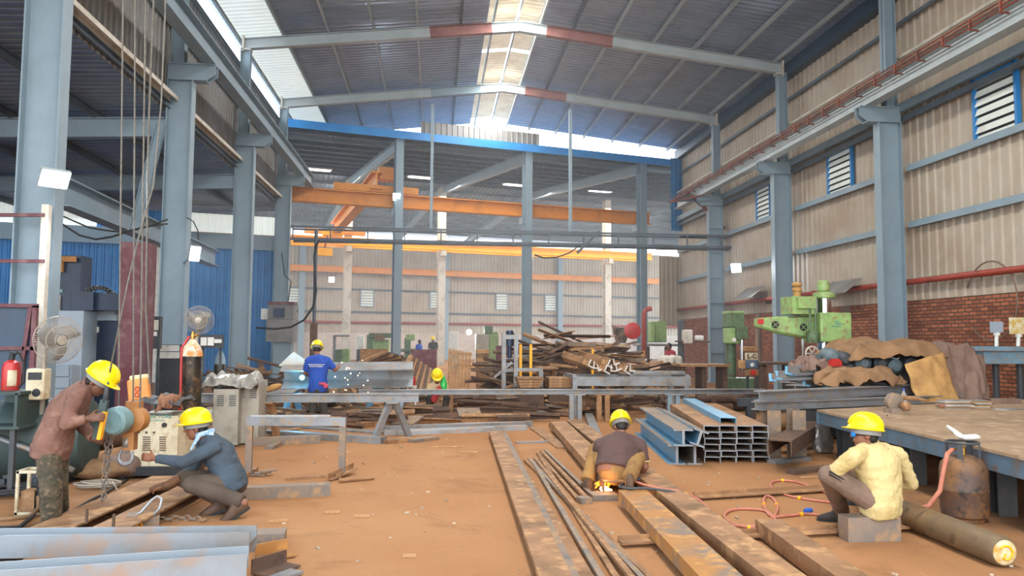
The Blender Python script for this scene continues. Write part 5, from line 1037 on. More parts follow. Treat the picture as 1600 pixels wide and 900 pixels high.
# gas cylinders
def gas(label, px, pys, r, Y, h, mt, cap, valve=True):
    x = GY(px, 560, Y).x; t_ = thing('gas_cylinder', label, 'gas cylinder', (x, Y, 0))
    mb = MB(); mb.lathe([(r*.9, 0), (r, .03), (r, h-.02)], (x, Y, 0), (0, 0, 1), 24); mb.build('body', mt, t_, .6)
    mb = MB(); mb.lathe([(r, h-.02), (r*.96, h+.05), (r*.75, h+.13), (r*.4, h+.2), (r*.25, h+.24)], (x, Y, 0), (0, 0, 1), 24); mb.build('shoulder', cap, t_, .6)
    mb = MB(); mb.lathe([(r*.22, h+.24), (r*.22, h+.31), (r*.1, h+.36)], (x, Y, 0), (0, 0, 1), 12); mb.tube([(x, Y, h+.28), (x+r*.6, Y-.03, h+.3)], r*.14, 8); mb.build('valve', M['brass'], t_, .6)
    return t_, x
M['brass'] = mat('brass', '#b08a4a', rough=.35, metal=.9); M['blackcyl'] = mat('dark_scuffed_steel', '#24221f', '#4d4032', 3, .5, .4, .2, c3='#6a543c'); M['whiteor'] = mat('white_and_orange_paint', '#e0d4c0', '#d88a3c', 9, .6, .5)
t_, x = gas('tall dark gas cylinder with white and orange shoulder beside the pale fan', 300, 0, .15, 11.9, 1.4, M['blackcyl'], M['whiteor'])
mb = MB(); mb.tube([(x-.02, 11.8, 1.68), (x-.1, 11.72, 1.5), (x-.09, 11.72, .9), (x-.1, 11.72, .3)], .018, 8); mb.build('red_hose', M['redpaint'], t_, 3)
gas('smaller dark cylinder with brass valve behind, right of the pale fan', 344, 0, .1, 14.5, 1.2, M['blackcyl'], M['steel'])
M['dullwhite'] = mat('dusty_white_enamel', '#a39c8e', '#8c8576', 3, .5, .6)
# welding inverters under a plastic sheet, right of cylinder
for px0, px1, pt, pb, Y, lb in ((370, 404, 596, 640, 12.3, 'dusty white welding inverter with vents left of the tall press column'), (334, 372, 608, 650, 12.1, 'dull cream inverter box beside the dark gas cylinder')):
    a, b_ = GY(px0, pt, Y), GY(px1, pb, Y); t_ = thing('welding_inverter', lb, 'welding machine', ((a.x+b_.x)/2, Y+.3, 0)); mb = MB(); mb.box(((a.x+b_.x)/2, Y+.3, (a.z+.02)/2), (b_.x-a.x, .6, a.z-.02)); mb.build('cabinet', M['dullwhite'], t_)
    for k in range(2):
        mb = MB()
        for i in range(6): x = b_.x-.09-.18*k; z = a.z-.1-.03*i; mb.box((x, Y-.004, z), (.1, .01, .012))
        mb.build('vent_slots', M['darkgrey'], t_)
drape('plastic_sheet', 'crumpled grey plastic sheet covering the welding inverters', 'sheet', GY(365, 590, 12.4).x, 12.45, GY(365, 598, 12.4).z, .46, .42, .1, mat('grey_plastic_film', '#9a968c', '#77726a', 3, .5, .3, 0, .3, 12), .12, 7, amp=.05)
# sacks, tank and clutter round the bending man
def sack(name, label, c, r, mt, sd, cat='sack'):
    mb = MB(); n, m_ = 22, 14; c = V(c)
    vs = []
    for j in range(m_+1):
        for i in range(n):
            t, ph = pi*j/m_, 2*pi*i/n; d = V((sin(t)*cos(ph), sin(t)*sin(ph), cos(t))); k = 1+.16*noise.noise(d*1.6+V((sd, 0, 0)))+.07*noise.noise(d*4+V((0, sd, 0)))
            q = V((d.x*r[0]*k, d.y*r[1]*k, max(-r[2], d.z*r[2]*k*1.0))); vs.append(c+q+V((0, 0, r[2])))
    fs = [(j*n+i, (j+1)*n+i, (j+1)*n+(i+1) % n, j*n+(i+1) % n) for j in range(m_) for i in range(n)]
    mb.add(vs, fs); return tag(mb.build(name, mt, None, 3), label, cat)
sack('junk_bundle', 'big dark brown wrapped bundle between the bending man and the welding machine', GZ(130, 742, 0)+V((.1, .3, .25)), (.36, .3, .22), M['rust_dk'], 1)
sack('cloth_bundle', 'tan heap of rags under the dark bundle behind the hoist chain', GZ(150, 752, 0)+V((0, .1, 0)), (.34, .22, .12), M['canvas'], 2, 'rags')
sack('cloth_bundle', 'pale plastic and rag heap just left of the beige welding machine', GZ(172, 750, 0)+V((.1, .12, 0)), (.22, .2, .15), M['canvas_d'], 3, 'rags')
t_ = thing('steel_tank', 'big dark green-grey round tank behind the bending man at the left edge', 'tank', GZ(20, 760)); c = GZ(22, 768)+V((0, .6, 0)); mb = MB(); mb.lathe([(.3, -.5), (.42, -.48), (.45, -.4), (.45, .4), (.42, .48), (.3, .5)], c+V((0, 0, .5)), (1, .1, 0), 26); mb.build('shell', M['grn_dk'], t_, .6)
mb = MB(); mb.tube([c+V((-.4, -.5, .62)), c+V((.05, -.52, .45)), c+V((.55, -.5, .2))], .03, 8); mb.build('pipe', M['mill'], t_, 3)
mb = MB(); [mb.box(c+V((s*.3, 0, .03)), (.08, .6, .1)) for s in (-1, 1)]; mb.build('saddle', M['darkgrey'], t_)
a = GZ(25, 806); t_ = thing('transformer_box', 'small beige framed transformer on the floor left of the bending man', 'transformer', a+V((.12, .12, 0)))
mb = MB(); h_ = .41
for x in (0, .24):
    for y in (0, .2): mb.box(a+V((x, y, h_/2)), (.025, .025, h_))
for z in (.02, h_-.01): mb.box(a+V((.12, 0, z)), (.26, .025, .025)); mb.box(a+V((.12, .2, z)), (.26, .025, .025)); mb.box(a+V((0, .1, z)), (.025, .2, .025)); mb.box(a+V((.24, .1, z)), (.025, .2, .025))
mb.build('frame', M['beige'], t_)
mb = MB(); mb.box(a+V((.08, .1, .12)), (.12, .15, .2)); mb.build('core', M['rust'], t_); mb = MB(); [mb.lathe([(.045, 0), (.05, .02), (.045, .04)], a+V((.19, .06, .06+.045*i)), (0, 0, 1), 14) for i in range(6)]; mb.build('coil', M['black'], t_, .6)
mb = MB(); mb.tube([a+V((.2, -.02, .18)), a+V((.22, -.05, .08)), a+V((.18, -.12, .02)), a+V((.0, -.2, .015)), a+V((-.4, -.15, .015))], .02, 8); mb.build('cable', M['canvas'], t_, 3)
def coil(name, label, c, R_, n_, mt, r=.012, sq=.6, seed=0, tail=None):
    rnd = random.Random(seed); pts = []
    for i in range(n_*18):
        t = 2*pi*i/18; k = R_*(1+.12*sin(t*.37+seed)+.06*rnd.uniform(-1, 1)); pts.append(V(c)+V((k*cos(t)+.03*sin(i*.13), k*sq*sin(t)+.02*cos(i*.2), r+.008+.012*(i/18)+.004*sin(i))))
    if tail: pts += [V(q) for q in tail]
    mb = MB(); mb.tube(pts, r, 6); return tag(mb.build(name, mt, None, 3), label, 'cable')
coil('cable_coil', 'grey cable coiled on the earth behind the hoist chain', GZ(152, 762), .2, 4, mat('grey_cable', '#a09484', '#8a7c6c', 5, .5, .7), .012, .55, 1, [GZ(185, 768, .02), GZ(230, 758, .02), GZ(262, 752, .02)])
coil('cable_coil', 'dark cable tangle on the ground at the far left edge', GZ(10, 775), .26, 5, M['rubber'], .016, .6, 2)
coil('cable_coil', 'pale cable bunch hanging low behind the bending man', GZ(125, 735)+V((0, .5, .5)), .16, 3, mat('pale_cable', '#b8ac98', '#9c9080', 5, .5, .7), .012, .6, 3)
mb = MB(); mb.tube([GZ(-20, 826, .02), GZ(30, 824, .02), GZ(52, 806, .02), GZ(56, 795, .06)], .018, 8); tag(mb.build('rubber_hose', M['rubber'], None, 3), 'thick hose on the earth at the left border by the transformer', 'hose')
mb = MB(); mb.tube([GZ(112, 800, .02), GZ(140, 782, .02), GZ(165, 770, .02), GZ(200, 748, .02)], .014, 8); tag(mb.build('rubber_hose', M['rubber'], None, 3), 'black hose curving behind the hoist load chain', 'hose')
sack('rag_heap', 'pale rag heap beyond the crouching man, left of the trestle', GZ(350, 690, 0)+V((0, .4, 0)), (.5, .4, .12), M['canvas'], 5, 'rags')
sack('rag_heap', 'greenish plastic heap beyond the crouching man, farther left', GZ(330, 672, 0)+V((0, .5, 0)), (.6, .4, .16), mat('pale_green_plastic', '#a8a890', '#8e8a72', 3, .5, .6, 0, .3, 12), 6, 'rags')
# =============== right side ===============
ZTB = .68
M['endblue'] = mat('light_blue_end_paint', '#6fb4d8', '#a8cfe0', 9, .5, .5)
# big work table
ex0, ex1 = GZ(1276, 640, ZTB), GZ(1600, 714, ZTB); d = (ex1-ex0).normalized(); e1 = ex0+d*7.0; n_ = V((-d.y, d.x, 0)); n_ = n_ if n_.x > 0 else -n_; TW = 5.2
t_ = thing('work_table', 'big steel work table with a rusty plate top behind the seated man', 'table', (ex0+e1)/2-V((0, 0, ZTB)))
mb = MB(); a, b_, c, q = ex0, e1, e1+n_*TW, ex0+n_*TW+V((0, 2.55, 0))
mb.add([p-V((0, 0, .03)) for p in (a, b_, c, q)]+[a, b_, c, q], [(3, 2, 1, 0), (4, 5, 6, 7), (0, 1, 5, 4), (1, 2, 6, 5), (2, 3, 7, 6), (3, 0, 4, 7)]); mb.build('top_plate', mat('worn_table_plate', '#a58a6e', '#8a735c', 1.8, .5, .6, .15, .1, c3='#bba083'), t_)
mb = MB()
for p, r_ in ((a+n_*.04, b_+n_*.04), (q-n_*.1, c-n_*.1)): mb.bar(p-V((0, 0, .115)), r_-V((0, 0, .115)), .06, .165)
mb.bar(a+d*.04-V((0, 0, .115)), q+d*.04-V((0, 0, .115)), .06, .165); mb.build('edge_channel', mat('blue_grey_table_frame', '#5a7386', '#4c5d68', 2, .5, .5, .1, c3='#6a6058'), t_)
for i, k in enumerate((.15, 2.0, 3.6, 5.6)):
    for w in (.35, TW-.3):
        mb = MB(); mb.prism(IPROF(.18, .2), a+d*k+n_*w-V((0, 0, .68)), a+d*k+n_*w-V((0, 0, .2)), d); mb.build('leg', M['darkgrey'], t_)
# beams and things on the table
def tb(label, l, r_, z, w, h_, mt, prof=None, up=(0, 0, 1)):
    a, b_ = GZ(*l, z+h_/2), GZ(*r_, z+h_/2); return beam('steel_beam', label, 'steel beam', prof or IPROF(w, h_, .014, .016), a, b_, mt, up)
mb = MB(); pz = GZ(1205, 641, 0); 
for px, w in ((1222, 'left'), (1262, 'right')):
    p = GZ(px, 646, ZTB-.02); mb = MB(); mb.prism(IPROF(.2, .2), V((p.x, p.y+.35, 0)), V((p.x, p.y+.35, ZTB-.001)), SIDE); tag(mb.build('stub_column', M['greyrust']), 'short rusty stub column under the overhanging table beams, %s one' % w, 'support')
y1 = .12
tb('lower long grey beam lying across the far end of the work table', (1180, 634), (1500, 622), ZTB, .17, y1, M['mill'])
tb('upper long grey beam stacked on the far end of the work table', (1186, 619), (1516, 603), ZTB+.125, .2, .15, M['mill'])
tb('rust-topped long beam behind the stacked table beams, third back', (1242, 609), (1430, 597), ZTB+.1, .35, .16, M['mill_lt'])
tb('flat-topped beam lying behind the blue-ended angles', (1232, 593), (1398, 583), ZTB+.12, .4, .14, M['mill_lt'])
for i, (px, py) in enumerate(((1204, 596), (1213, 592), (1228, 584), (1236, 588), (1241, 594), (1256, 602), (1268, 604), (1286, 604), (1245, 583))):
    p = GY(px, py, 11.9+.06*i); p.z = max(p.z, ZTB+.08); beam('angle_section', 'steel angle with bright blue cut end in the bundle on the far table end', 'steel angle', LPROF(.12, .13, .02), p, p+V((1.5, .55, .02)), M['mill'], ((-.5, .2, .6)[i % 3]*.6, 0, 1), 'blue-ended angles on the table')
    o_ = bpy.context.scene.collection.objects[-1]; d_ = V((1.5, .55, .02)).normalized(); mb = MB(); mb.prism(LPROF(.122, .132, .022), p-d_*.03, p+d_*.012, ((-.5, .2, .6)[i % 3]*.6, 0, 1)); mb.build('painted_end', M['endblue'], o_)
mb = MB(); y = ex0.y+1.2
t_ = thing('bench', 'rough steel bench behind the table carrying the blue-ended angles', 'bench', (7.2, 12.4, 0))
for yy in (11.95, 12.9): mb = MB(); mb.bar((5.3, yy, .6), (7.0, yy, .6), .1, .14); mb.build('rail', M['darkgrey'], t_)
for x in (5.5, 6.8):
    for yy in (11.95, 12.9): mb = MB(); mb.bar((x, yy, 0), (x, yy, .53), .1, .1, SIDE); mb.build('leg', M['darkgrey'], t_)
# clamp / bottle / plates / bowl / hammer on the table
p = GZ(1404, 646, ZTB); t_ = thing('pipe_vise', 'heavy grey vise block with round jaws at the table edge', 'vise', p)
mb = MB(); mb.box(p+V((0, .05, .035)), (.26, .2, .07)); mb.lathe([(.1, -.05), (.12, -.04), (.12, .04), (.1, .05)], p+V((-.03, .05, .16)), (0, 1, .1), 20); mb.build('body', M['greyrust'], t_, .6)
mb = MB(); mb.lathe([(.05, 0), (.06, .02), (.06, .08), (.045, .1)], p+V((.05, -.04, .11)), (0, -1, 0), 16); mb.tube([p+V((.02, .05, .22)), p+V((.3, .1, .2)), p+V((.5, .12, .17))], [.035, .03, .015], 8); mb.build('jaw_and_handle', M['rust'], t_, .6)
p = GZ(1421, 641, ZTB); t_ = thing('water_bottle', 'clear plastic water bottle with blue cap behind the vise', 'bottle', p+V((0, .12, 0)))
mb = MB(); mb.lathe([(.04, 0), (.045, .01), (.043, .08), (.045, .16), (.042, .2), (.015, .26), (.014, .28)], p+V((0, .12, 0)), (0, 0, 1), 18); mb.build('bottle', mat('clear_plastic', (.9, .95, .98), rough=.1, trans=.85), t_, 3)
mb = MB(); mb.lathe([(.017, .28), (.017, .31)], p+V((0, .12, 0)), (0, 0, 1), 12); mb.build('cap', mat('blue_cap', '#3a56b0'), t_)
for i in range(7):
    p = GZ(1500, 639, ZTB)+V((0, 0, .018*i)); mb = MB(); mb.box(p+V((random.uniform(-.03, .03), .12, .009)), (.42+random.uniform(-.06, .06), .2, .015), random.uniform(-.06, .06)); tag(mb.build('steel_plate', [M['mill_lt'], M['canvas'], M['cream']][i % 3]), 'thin plate in the small stack on the work table', 'steel plate', 'stacked plates on the table')
for i in range(6):
    p = GZ(1541, 637, ZTB)+V((0, 0, .018*i)); mb = MB(); mb.box(p+V((random.uniform(-.02, .02), .13, .009)), (.22+random.uniform(-.05, .05), .2, .014), random.uniform(-.06, .06)); tag(mb.build('steel_plate', [M['cream'], M['canvas_t'], M['mill_lt']][i % 3]), 'short plate in the second small stack, right of the thin plates', 'steel plate', 'second stack of plates on the table')
p = GZ(1477, 638, ZTB); mb = MB(); mb.lathe([(.05, 0), (.08, .02), (.09, .055), (.082, .055), (.07, .025), (.03, .015)], p, (0, 0, 1), 20); tag(mb.build('clay_bowl', mat('orange_clay', '#c07a54', '#a86544', 5, .5, .7), None, .8), 'small orange-brown bowl beside the plate stack on the table', 'bowl')
p = GZ(1572, 631, ZTB); beam('channel_offcut', 'short brown channel offcut at the far right of the table top', 'steel offcut', UPROF(.18, .08, .012), p+V((-.25, .1, .041)), p+V((.25, .05, .041)), M['canvas_d'])
p = GZ(1580, 640, ZTB); mb = MB(); mb.loft([[p+V((x*.3, y*.1, z)) for x, y in [(cos(2*pi*i/16), sin(2*pi*i/16)) for i in range(16)]] for z in (.001, .02)]); tag(mb.build('scrap_plate', M['mill']), 'oval grey scrap plate at the right end of the table top', 'steel plate')
mb = MB(); mb.tube([GZ(1386, 648, ZTB+.02), GZ(1384, 660, ZTB-.1)+V((-.05, -.1, 0)), GZ(1378, 690, ZTB-.3)+V((-.1, -.2, 0))], .008, 6); tag(mb.build('hanging_wire', M['rope']), 'thin wire hanging over the table edge behind the yellow helmet', 'wire')
# lpg cylinder
p = GZ(1508, 812); t_ = thing('lpg_cylinder', 'squat rusty gas cylinder with ring guard standing in front of the table', 'gas cylinder', p); r = .205; k = .96
mb = MB(); mb.lathe([(r*.8, 0), (r*.82, .03), (r*.97, .05), (r, .09), (r, .27), (r*1.015, .275), (r*1.015, .29), (r, .295), (r, .46), (r*.94, .52), (r*.75, .57), (r*.4, .6), (r*.15, .605)], p, (0, 0, 1), 32); mb.build('body', mat('rusty_cylinder_paint', '#5e4a40', '#8a6038', 3.5, .6, .6, .1, .1, c3='#3c3430'), t_, .7)
mb = MB(); mb.ring(p+V((0, 0, .72)), (0, 0, 1), .135, .013, 28, 6); [mb.bar(p+V((.135*cos(t), .135*sin(t), .56)), p+V((.135*cos(t), .135*sin(t), .72)), .05, .012, (cos(t), sin(t), 0)) for t in (.5, 2.3, 3.9, 5.6)]; mb.build('ring_guard', M['darkgrey'], t_)
mb = MB(); mb.lathe([(.03, .6), (.03, .67), (.02, .68)], p, (0, 0, 1), 12); mb.tube([p+V((0, 0, .65)), p+V((-.12, -.03, .66))], .014, 8); mb.build('valve', M['brass'], t_, .6)
mb = MB(); mb.tube([p+V((-.12, -.03, .66)), p+V((-.2, -.06, .62)), p+V((-.27, -.1, .48)), p+V((-.34, -.14, .3)), p+V((-.44, -.12, .16)), p+V((-.6, -.02, .08)), p+V((-.8, .12, .03))], .021, 8); mb.build('gas_hose', M['hose'], t_, 3)
g = p+V((0, 0, .74)); t_ = thing('work_glove', 'dirty white glove resting on the ring of the squat gas cylinder', 'glove', g)
mb = MB(); mb.loft([[g+V((x, .05*cos(t)*k_, .025+z+.025*sin(t)*k_)) for t in [2*pi*i/10 for i in range(10)]] for x, z, k_ in ((-.02, .0, .5), (.0, .0, 1), (.07, .0, 1.1), (.14, .005, 1), (.17, .0, .5))]); mb.build('palm', M['white'], t_, 3)
mb = MB(); mb.tube([g+V((0, 0, .03)), g+V((-.08, .02, .09)), g+V((-.13, .03, .13))], [.024, .02, .012], 8); mb.tube([g+V((0, -.02, .02)), g+V((-.07, -.02, .05)), g+V((-.1, -.02, .08))], [.022, .018, .01], 8); mb.build('fingers', M['white'], t_, 3)
# oxygen cylinder lying
a, b_ = GZ(1424, 806, .115), GZ(1567, 862, .115); ax = (b_-a).normalized(); L_ = (b_-a).length; t_ = thing('oxygen_cylinder', 'long dusty gas cylinder lying on the earth at the lower right', 'gas cylinder', (a+b_)/2-V((0, 0, .115))); r = .115
mb = MB(); mb.lathe([(r*.3, -.32), (r*.6, -.29), (r*.92, -.2), (r, -.1), (r, L_-.04), (r*.97, L_-.005), (r*.85, L_+.02)], a, ax, 28); mb.build('body', mat('dusty_olive_steel', '#6e5a42', '#8a6c48', 3, .5, .6, .1, .1, c3='#57493a'), t_, .7)
mb = MB(); mb.lathe([(r*.84, L_+.018), (r*.6, L_+.026), (r*.2, L_+.028)], a, ax, 28); mb.build('painted_base', mat('white_and_yellow_base', '#cdbf9a', '#b98a2a', 9, .6, .6), t_, .7)
mb = MB(); e_ = b_+ax*.032; _, s_, u_ = frame_of(ax); mb.tube([e_+s_*(.05*cos(t))+u_*(.05*sin(t)) for t in [.6+4.6*i/14 for i in range(15)]]+[e_+s_*.0+u_*-.01], .008, 6); mb.build('yellow_mark', M['yellow'], t_, 3)
# hoses on the floor
def hose(label, pts, mt, r=.013, z=.014):
    P_ = [GZ(x, y, z+(q[0] if q else 0)) for x, y, *q in pts]; out = []
    for i in range(len(P_)-1):
        p0, p1, p2, p3 = P_[max(i-1, 0)], P_[i], P_[i+1], P_[min(i+2, len(P_)-1)]
        for k in range(6):
            t = k/6; out.append(.5*((2*p1)+(p2-p0)*t+(2*p0-5*p1+4*p2-p3)*t*t+(3*p1-p0-3*p2+p3)*t**3))
    out.append(P_[-1]); mb = MB(); mb.tube(out, r, 8); return tag(mb.build('gas_hose', mt, None, 3), label, 'hose'), out
H1, o1 = hose('pink gas hose looping across the floor from the cutter to the seated man', [(992, 752, .2), (1005, 757, .18), (1030, 763, .16), (1060, 768, .15), (1090, 780, .05), (1112, 800), (1135, 818), (1165, 822), (1190, 822), (1215, 822), (1200, 800), (1165, 795), (1140, 798), (1132, 808), (1150, 820), (1180, 824), (1205, 812), (1215, 795), (1207, 778), (1196, 776), (1194, 788), (1204, 806), (1230, 806), (1262, 803), (1290, 806)], M['hose'])
H2, o2 = hose('second pink hose looping behind the first, up to the seated man', [(1318, 788), (1290, 784), (1260, 780), (1230, 774), (1210, 765), (1204, 758), (1210, 752), (1230, 751), (1255, 756), (1280, 766), (1310, 778)], M['hose'])
H3, o3 = hose('dark grey hose doubled along the pink hose by the cutter', [(990, 745, .2), (1000, 748, .2), (985, 752, .19), (974, 756, .18), (968, 760, .18), (980, 763, .18), (1010, 763, .18), (1050, 768, .16), (1070, 775, .1), (1090, 786, .04)], M['darkgrey'], .012)
mb = MB(); [mb.lathe([(.02, -.015), (.02, .015)], o[i], (o[i+1]-o[i]), 10) for o, ii in ((o1, (20, 50, 88, 104, 120, 136)), (o2, (14, 40))) for i in ii]; tag(mb.build('hose_tape', M['yellow']), 'yellow tape bands wrapped round the pink floor hoses', 'tape')
p = GZ(1263, 798, .02); mb = MB(); mb.lathe([(.025, -.04), (.03, 0), (.02, .04)], p, (1, .2, .1), 10); tag(mb.build('blue_connector', mat('blue_plastic', '#3560b8'), None, .6), 'blue connector lying by the hoses near the seated man', 'connector')
# cutting torch and flame
t_ = thing('cutting_torch', 'gas cutting torch in the squatting man\'s right hand', 'torch', GY(985, 750, 8.5)); mb = MB(); mb.tube([GY(1000, 746, 8.45), GY(980, 751, 8.55), GY(958, 758, 8.62), GY(950, 764, 8.6)], [.018, .014, .01, .012], 8); mb.build('lance', M['brass'], t_, 3)
mb = MB(); fc = GY(942, 763, 8.15); rnd = random.Random(4)
for i in range(30):
    a_ = rnd.uniform(0, 2*pi); q = fc+V((rnd.uniform(-.09, .09), rnd.uniform(-.06, .06), rnd.uniform(-.05, .04))); s = rnd.uniform(.005, .015); mb.loft([[q+V((s*.4*cos(t), s*.4*sin(t), 0)) for t in (0, 1.57, 3.14, 4.71)], [q+V((s*cos(t)+s*.5, s*sin(t), s*1.5)) for t in (0, 1.57, 3.14, 4.71)], [q+V((s*1.6, 0, s*3))+V((.002*cos(t), .002*sin(t), 0)) for t in (0, 1.57, 3.14, 4.71)]])
tag(mb.build('cutting_flame', mat('flame', '#ff8a20', emit='#ff7a1c', estr=4), None, 3), 'orange flame and sparks at the left foot of the torch cutter', 'flame', None, 'stuff')
mb = MB(); mb.ball(fc+V((.01, -.02, -.0)), (.05, .03, .028)); mb.ball(fc+V((.06, -.01, -.02)), (.04, .02, .02)); tag(mb.build('flame_core', mat('flame_core', '#fff0b0', emit='#ffe9a0', estr=14), None, 3), 'white-hot core of the cutting flame', 'flame')
l = bpy.data.lights.new('flame_light', 'POINT'); l.energy = 3.5; l.color = (1, .45, .12); l.shadow_soft_size = .06; o = bpy.data.objects.new('flame_light', l); COL.objects.link(o); o.location = fc+V((0, -.12, .1))
# radial drilling machine
Y = 14.0; G = lambda x, y, dy=0: GY(x, y, Y+dy)
bx = G(1301, 540); t_ = thing('radial_drill', 'green radial drilling machine with tapered arm and chrome column before the brick wall', 'drilling machine', (bx.x, Y+.3, 0))
mb = MB(); a, b_ = G(1282, 488, -.1), G(1332, 535, -.1); mb.box(((a.x+b_.x)/2, Y+.3, (a.z+b_.z)/2), (b_.x-a.x, .8, a.z-b_.z)); o = mb.build('arm_box', M['green'], t_); md = o.modifiers.new('bevel', 'BEVEL'); md.width = .03; md.segments = 2
pts = [(1190, 497, 510, .12), (1200, 496, 513, .16), (1225, 494, 521, .22), (1255, 493, 527, .28), (1276, 492, 529, .3), (1283, 492, 529, .3)]; R_ = []
for px, ya, yb, hw in pts:
    u, v = G(px, ya), G(px, yb); x = u.x; R_.append([(x, Y+.3+s*hw*.5, z) for s, z in ((-1, v.z+.04), (-.6, v.z), (.6, v.z), (1, v.z+.04), (1, u.z-.04), (.6, u.z), (-.6, u.z), (-1, u.z-.04))])
mb = MB(); mb.loft(R_); mb.build('radial_arm', M['green'], t_)
for px, py in ((1218, 507), (1261, 511)):
    p = G(px, py); yy = Y+.3-(.11 if px < 1240 else .152); mb = MB(); mb.lathe([(.07, 0), (.072, .012), (.05, .012)], (p.x, yy, p.z), (0, -1, 0), 22); o = mb.build('port', M['black'], t_)
    mb = MB(); [mb.bar((p.x-.06*cos(t), yy-.018, p.z-.06*sin(t)), (p.x+.06*cos(t), yy-.018, p.z+.06*sin(t)), .014, .01, SIDE) for t in (.7, 2.3)]; mb.build('cross_spokes', M['green'], o)
p = G(1196, 502); mb = MB(); mb.box((p.x, Y+.3-.085, p.z), (.12, .02, .1)); mb.build('red_badge', M['redpaint'], t_)
p = G(1308, 505, -.1); mb = MB(); [mb.box((p.x+q, Y-.108, p.z+r_), (w, .012, .025)) for q, r_, w in ((0, .04, .07), (.02, 0, .12), (-.02, -.05, .2))]; mb.build('maker_mark', mat('faded_green_print', '#5f9a78'), t_)
mb = MB(); zt2 = G(1301, 462).z; mb.lathe([(.14, .25), (.14, zt2)], (bx.x, Y+.3, 0), (0, 0, 1), 28); mb.build('column', M['chrome'], t_, .6)
mb = MB(); mb.lathe([(.19, zt2-.04), (.21, zt2-.02), (.21, zt2+.06), (.1, zt2+.1), (.12, zt2+.12), (.12, zt2+.28), (.08, zt2+.32)], (bx.x, Y+.3, 0), (0, 0, 1), 24); mb.build('column_cap_motor', M['green'], t_, .6)
mb = MB(); mb.box((bx.x, Y+.3, .13), (1.1, .9, .26)); mb.build('base', M['darkgrey'], t_)
mb = MB(); a, b_ = G(1236, 463), G(1274, 491); mb.box(((a.x+b_.x)/2, Y+.2, (a.z+b_.z)/2), (b_.x-a.x, .5, a.z-b_.z)); a, b_ = G(1246, 465, -.1), G(1270, 482, -.1); mb.box(((a.x+b_.x)/2, Y-.0, (a.z+b_.z)/2), (b_.x-a.x, .3, a.z-b_.z)); mb.build('drill_head', M['green'], t_)
p = G(1253, 464); mb = MB(); mb.lathe([(.07, 0), (.07, .12), (.1, .13), (.1, .17), (.06, .2), (.1, .24), (.1, .27), (.05, .3)], (p.x, Y+.2, p.z), (0, 0, 1), 18); mb.build('head_motor', M['canvas_t'], t_, .6)
p = G(1268, 490); q = G(1268, 536); mb = MB(); [mb.tube([(p.x+s, Y-.05, p.z+.1), (p.x+s, Y-.05, q.z+.15)], .022, 8) for s in (-.06, .05)]; mb.lathe([(.1, 0), (.12, .05), (.12, .2), (.08, .24)], (p.x, Y-.02, q.z), (0, 0, 1), 18); mb.build('spindle_quill', M['green_dk'], t_, .6)
p = G(1254, 530); mb = MB(); mb.tube([(p.x, Y, p.z), (p.x, Y, p.z-.32)], [.03, .015], 8); mb.build('feed_lever', M['mill_lt'], t_, .6)
p = G(1265, 552); mb = MB(); mb.ring((p.x, Y-.1, p.z), (0, 1, 0), .13, .016, 24, 6); [mb.bar((p.x-.13*cos(t), Y-.1, p.z-.13*sin(t)), (p.x+.13*cos(t), Y-.1, p.z+.13*sin(t)), .02, .02, SIDE) for t in (0, 1.05, 2.1)]; mb.build('hand_wheel', M['cream'], t_)
p = G(1192, 515); mb = MB(); mb.tube([(p.x, Y+.3, p.z+.02), (p.x, Y+.3, p.z-.35)], .02, 6); mb.build('arm_end_rod', M['canvas_d'], t_)
# gearbox clutter under the tarp + tarps
t_ = thing('machine_under_tarp', 'dark greasy machine heads partly covered by the brown tarpaulin', 'machine', (7.4, 13.0, 0))
for i, (px, py, r) in enumerate(((1297, 556, .13), (1316, 560, .12), (1345, 566, .14), (1372, 566, .12), (1395, 572, .13), (1420, 568, .12))):
    p = GY(px, py, 12.5); mb = MB(); mb.lathe([(r*.5, -.16), (r*.55, -.15), (r, -.1), (r, .15), (r*.6, .2)], p, (0.1, 1, .1), 18); mb.box(p+V((.0, .25, -.15)), (.3, .3, .35)); mb.build('housing', M['darkgrey'] if i % 2 else mat('grey_blue_casting', '#5c6a70', '#3c4448', 3, .5, .5), t_, .6)
p0_, p1_ = GY(1290, 570, 12.6), GY(1445, 575, 12.6); mb = MB(); mb.box(((p0_.x+p1_.x)/2, 13.1, .55), (p1_.x-p0_.x, 1.1, 1.05)); mb.build('bed', M['darkgrey'], t_)
def tarp(name, label, px, py, Y, wx, wy, h, fall, mt, sd, rz=0, amp=.07):
    p = GY(px, py, Y); return drape(name, label, 'tarpaulin', p.x, Y, p.z, wx, wy, h, mt, fall, sd, 34, 24, rz, .62, amp)
tarp('tarpaulin', 'large brown canvas tarpaulin draped over the machines by the brick wall', 1372, 550, 12.9, .98, .8, .2, .22, M['canvas'], 11, 0, .045)
tarp('tarpaulin', 'dull brown sheet hanging at the right end of the covered machines', 1468, 551, 12.8, .5, .7, .14, .8, M['canvas_d'], 21, 0, .04)
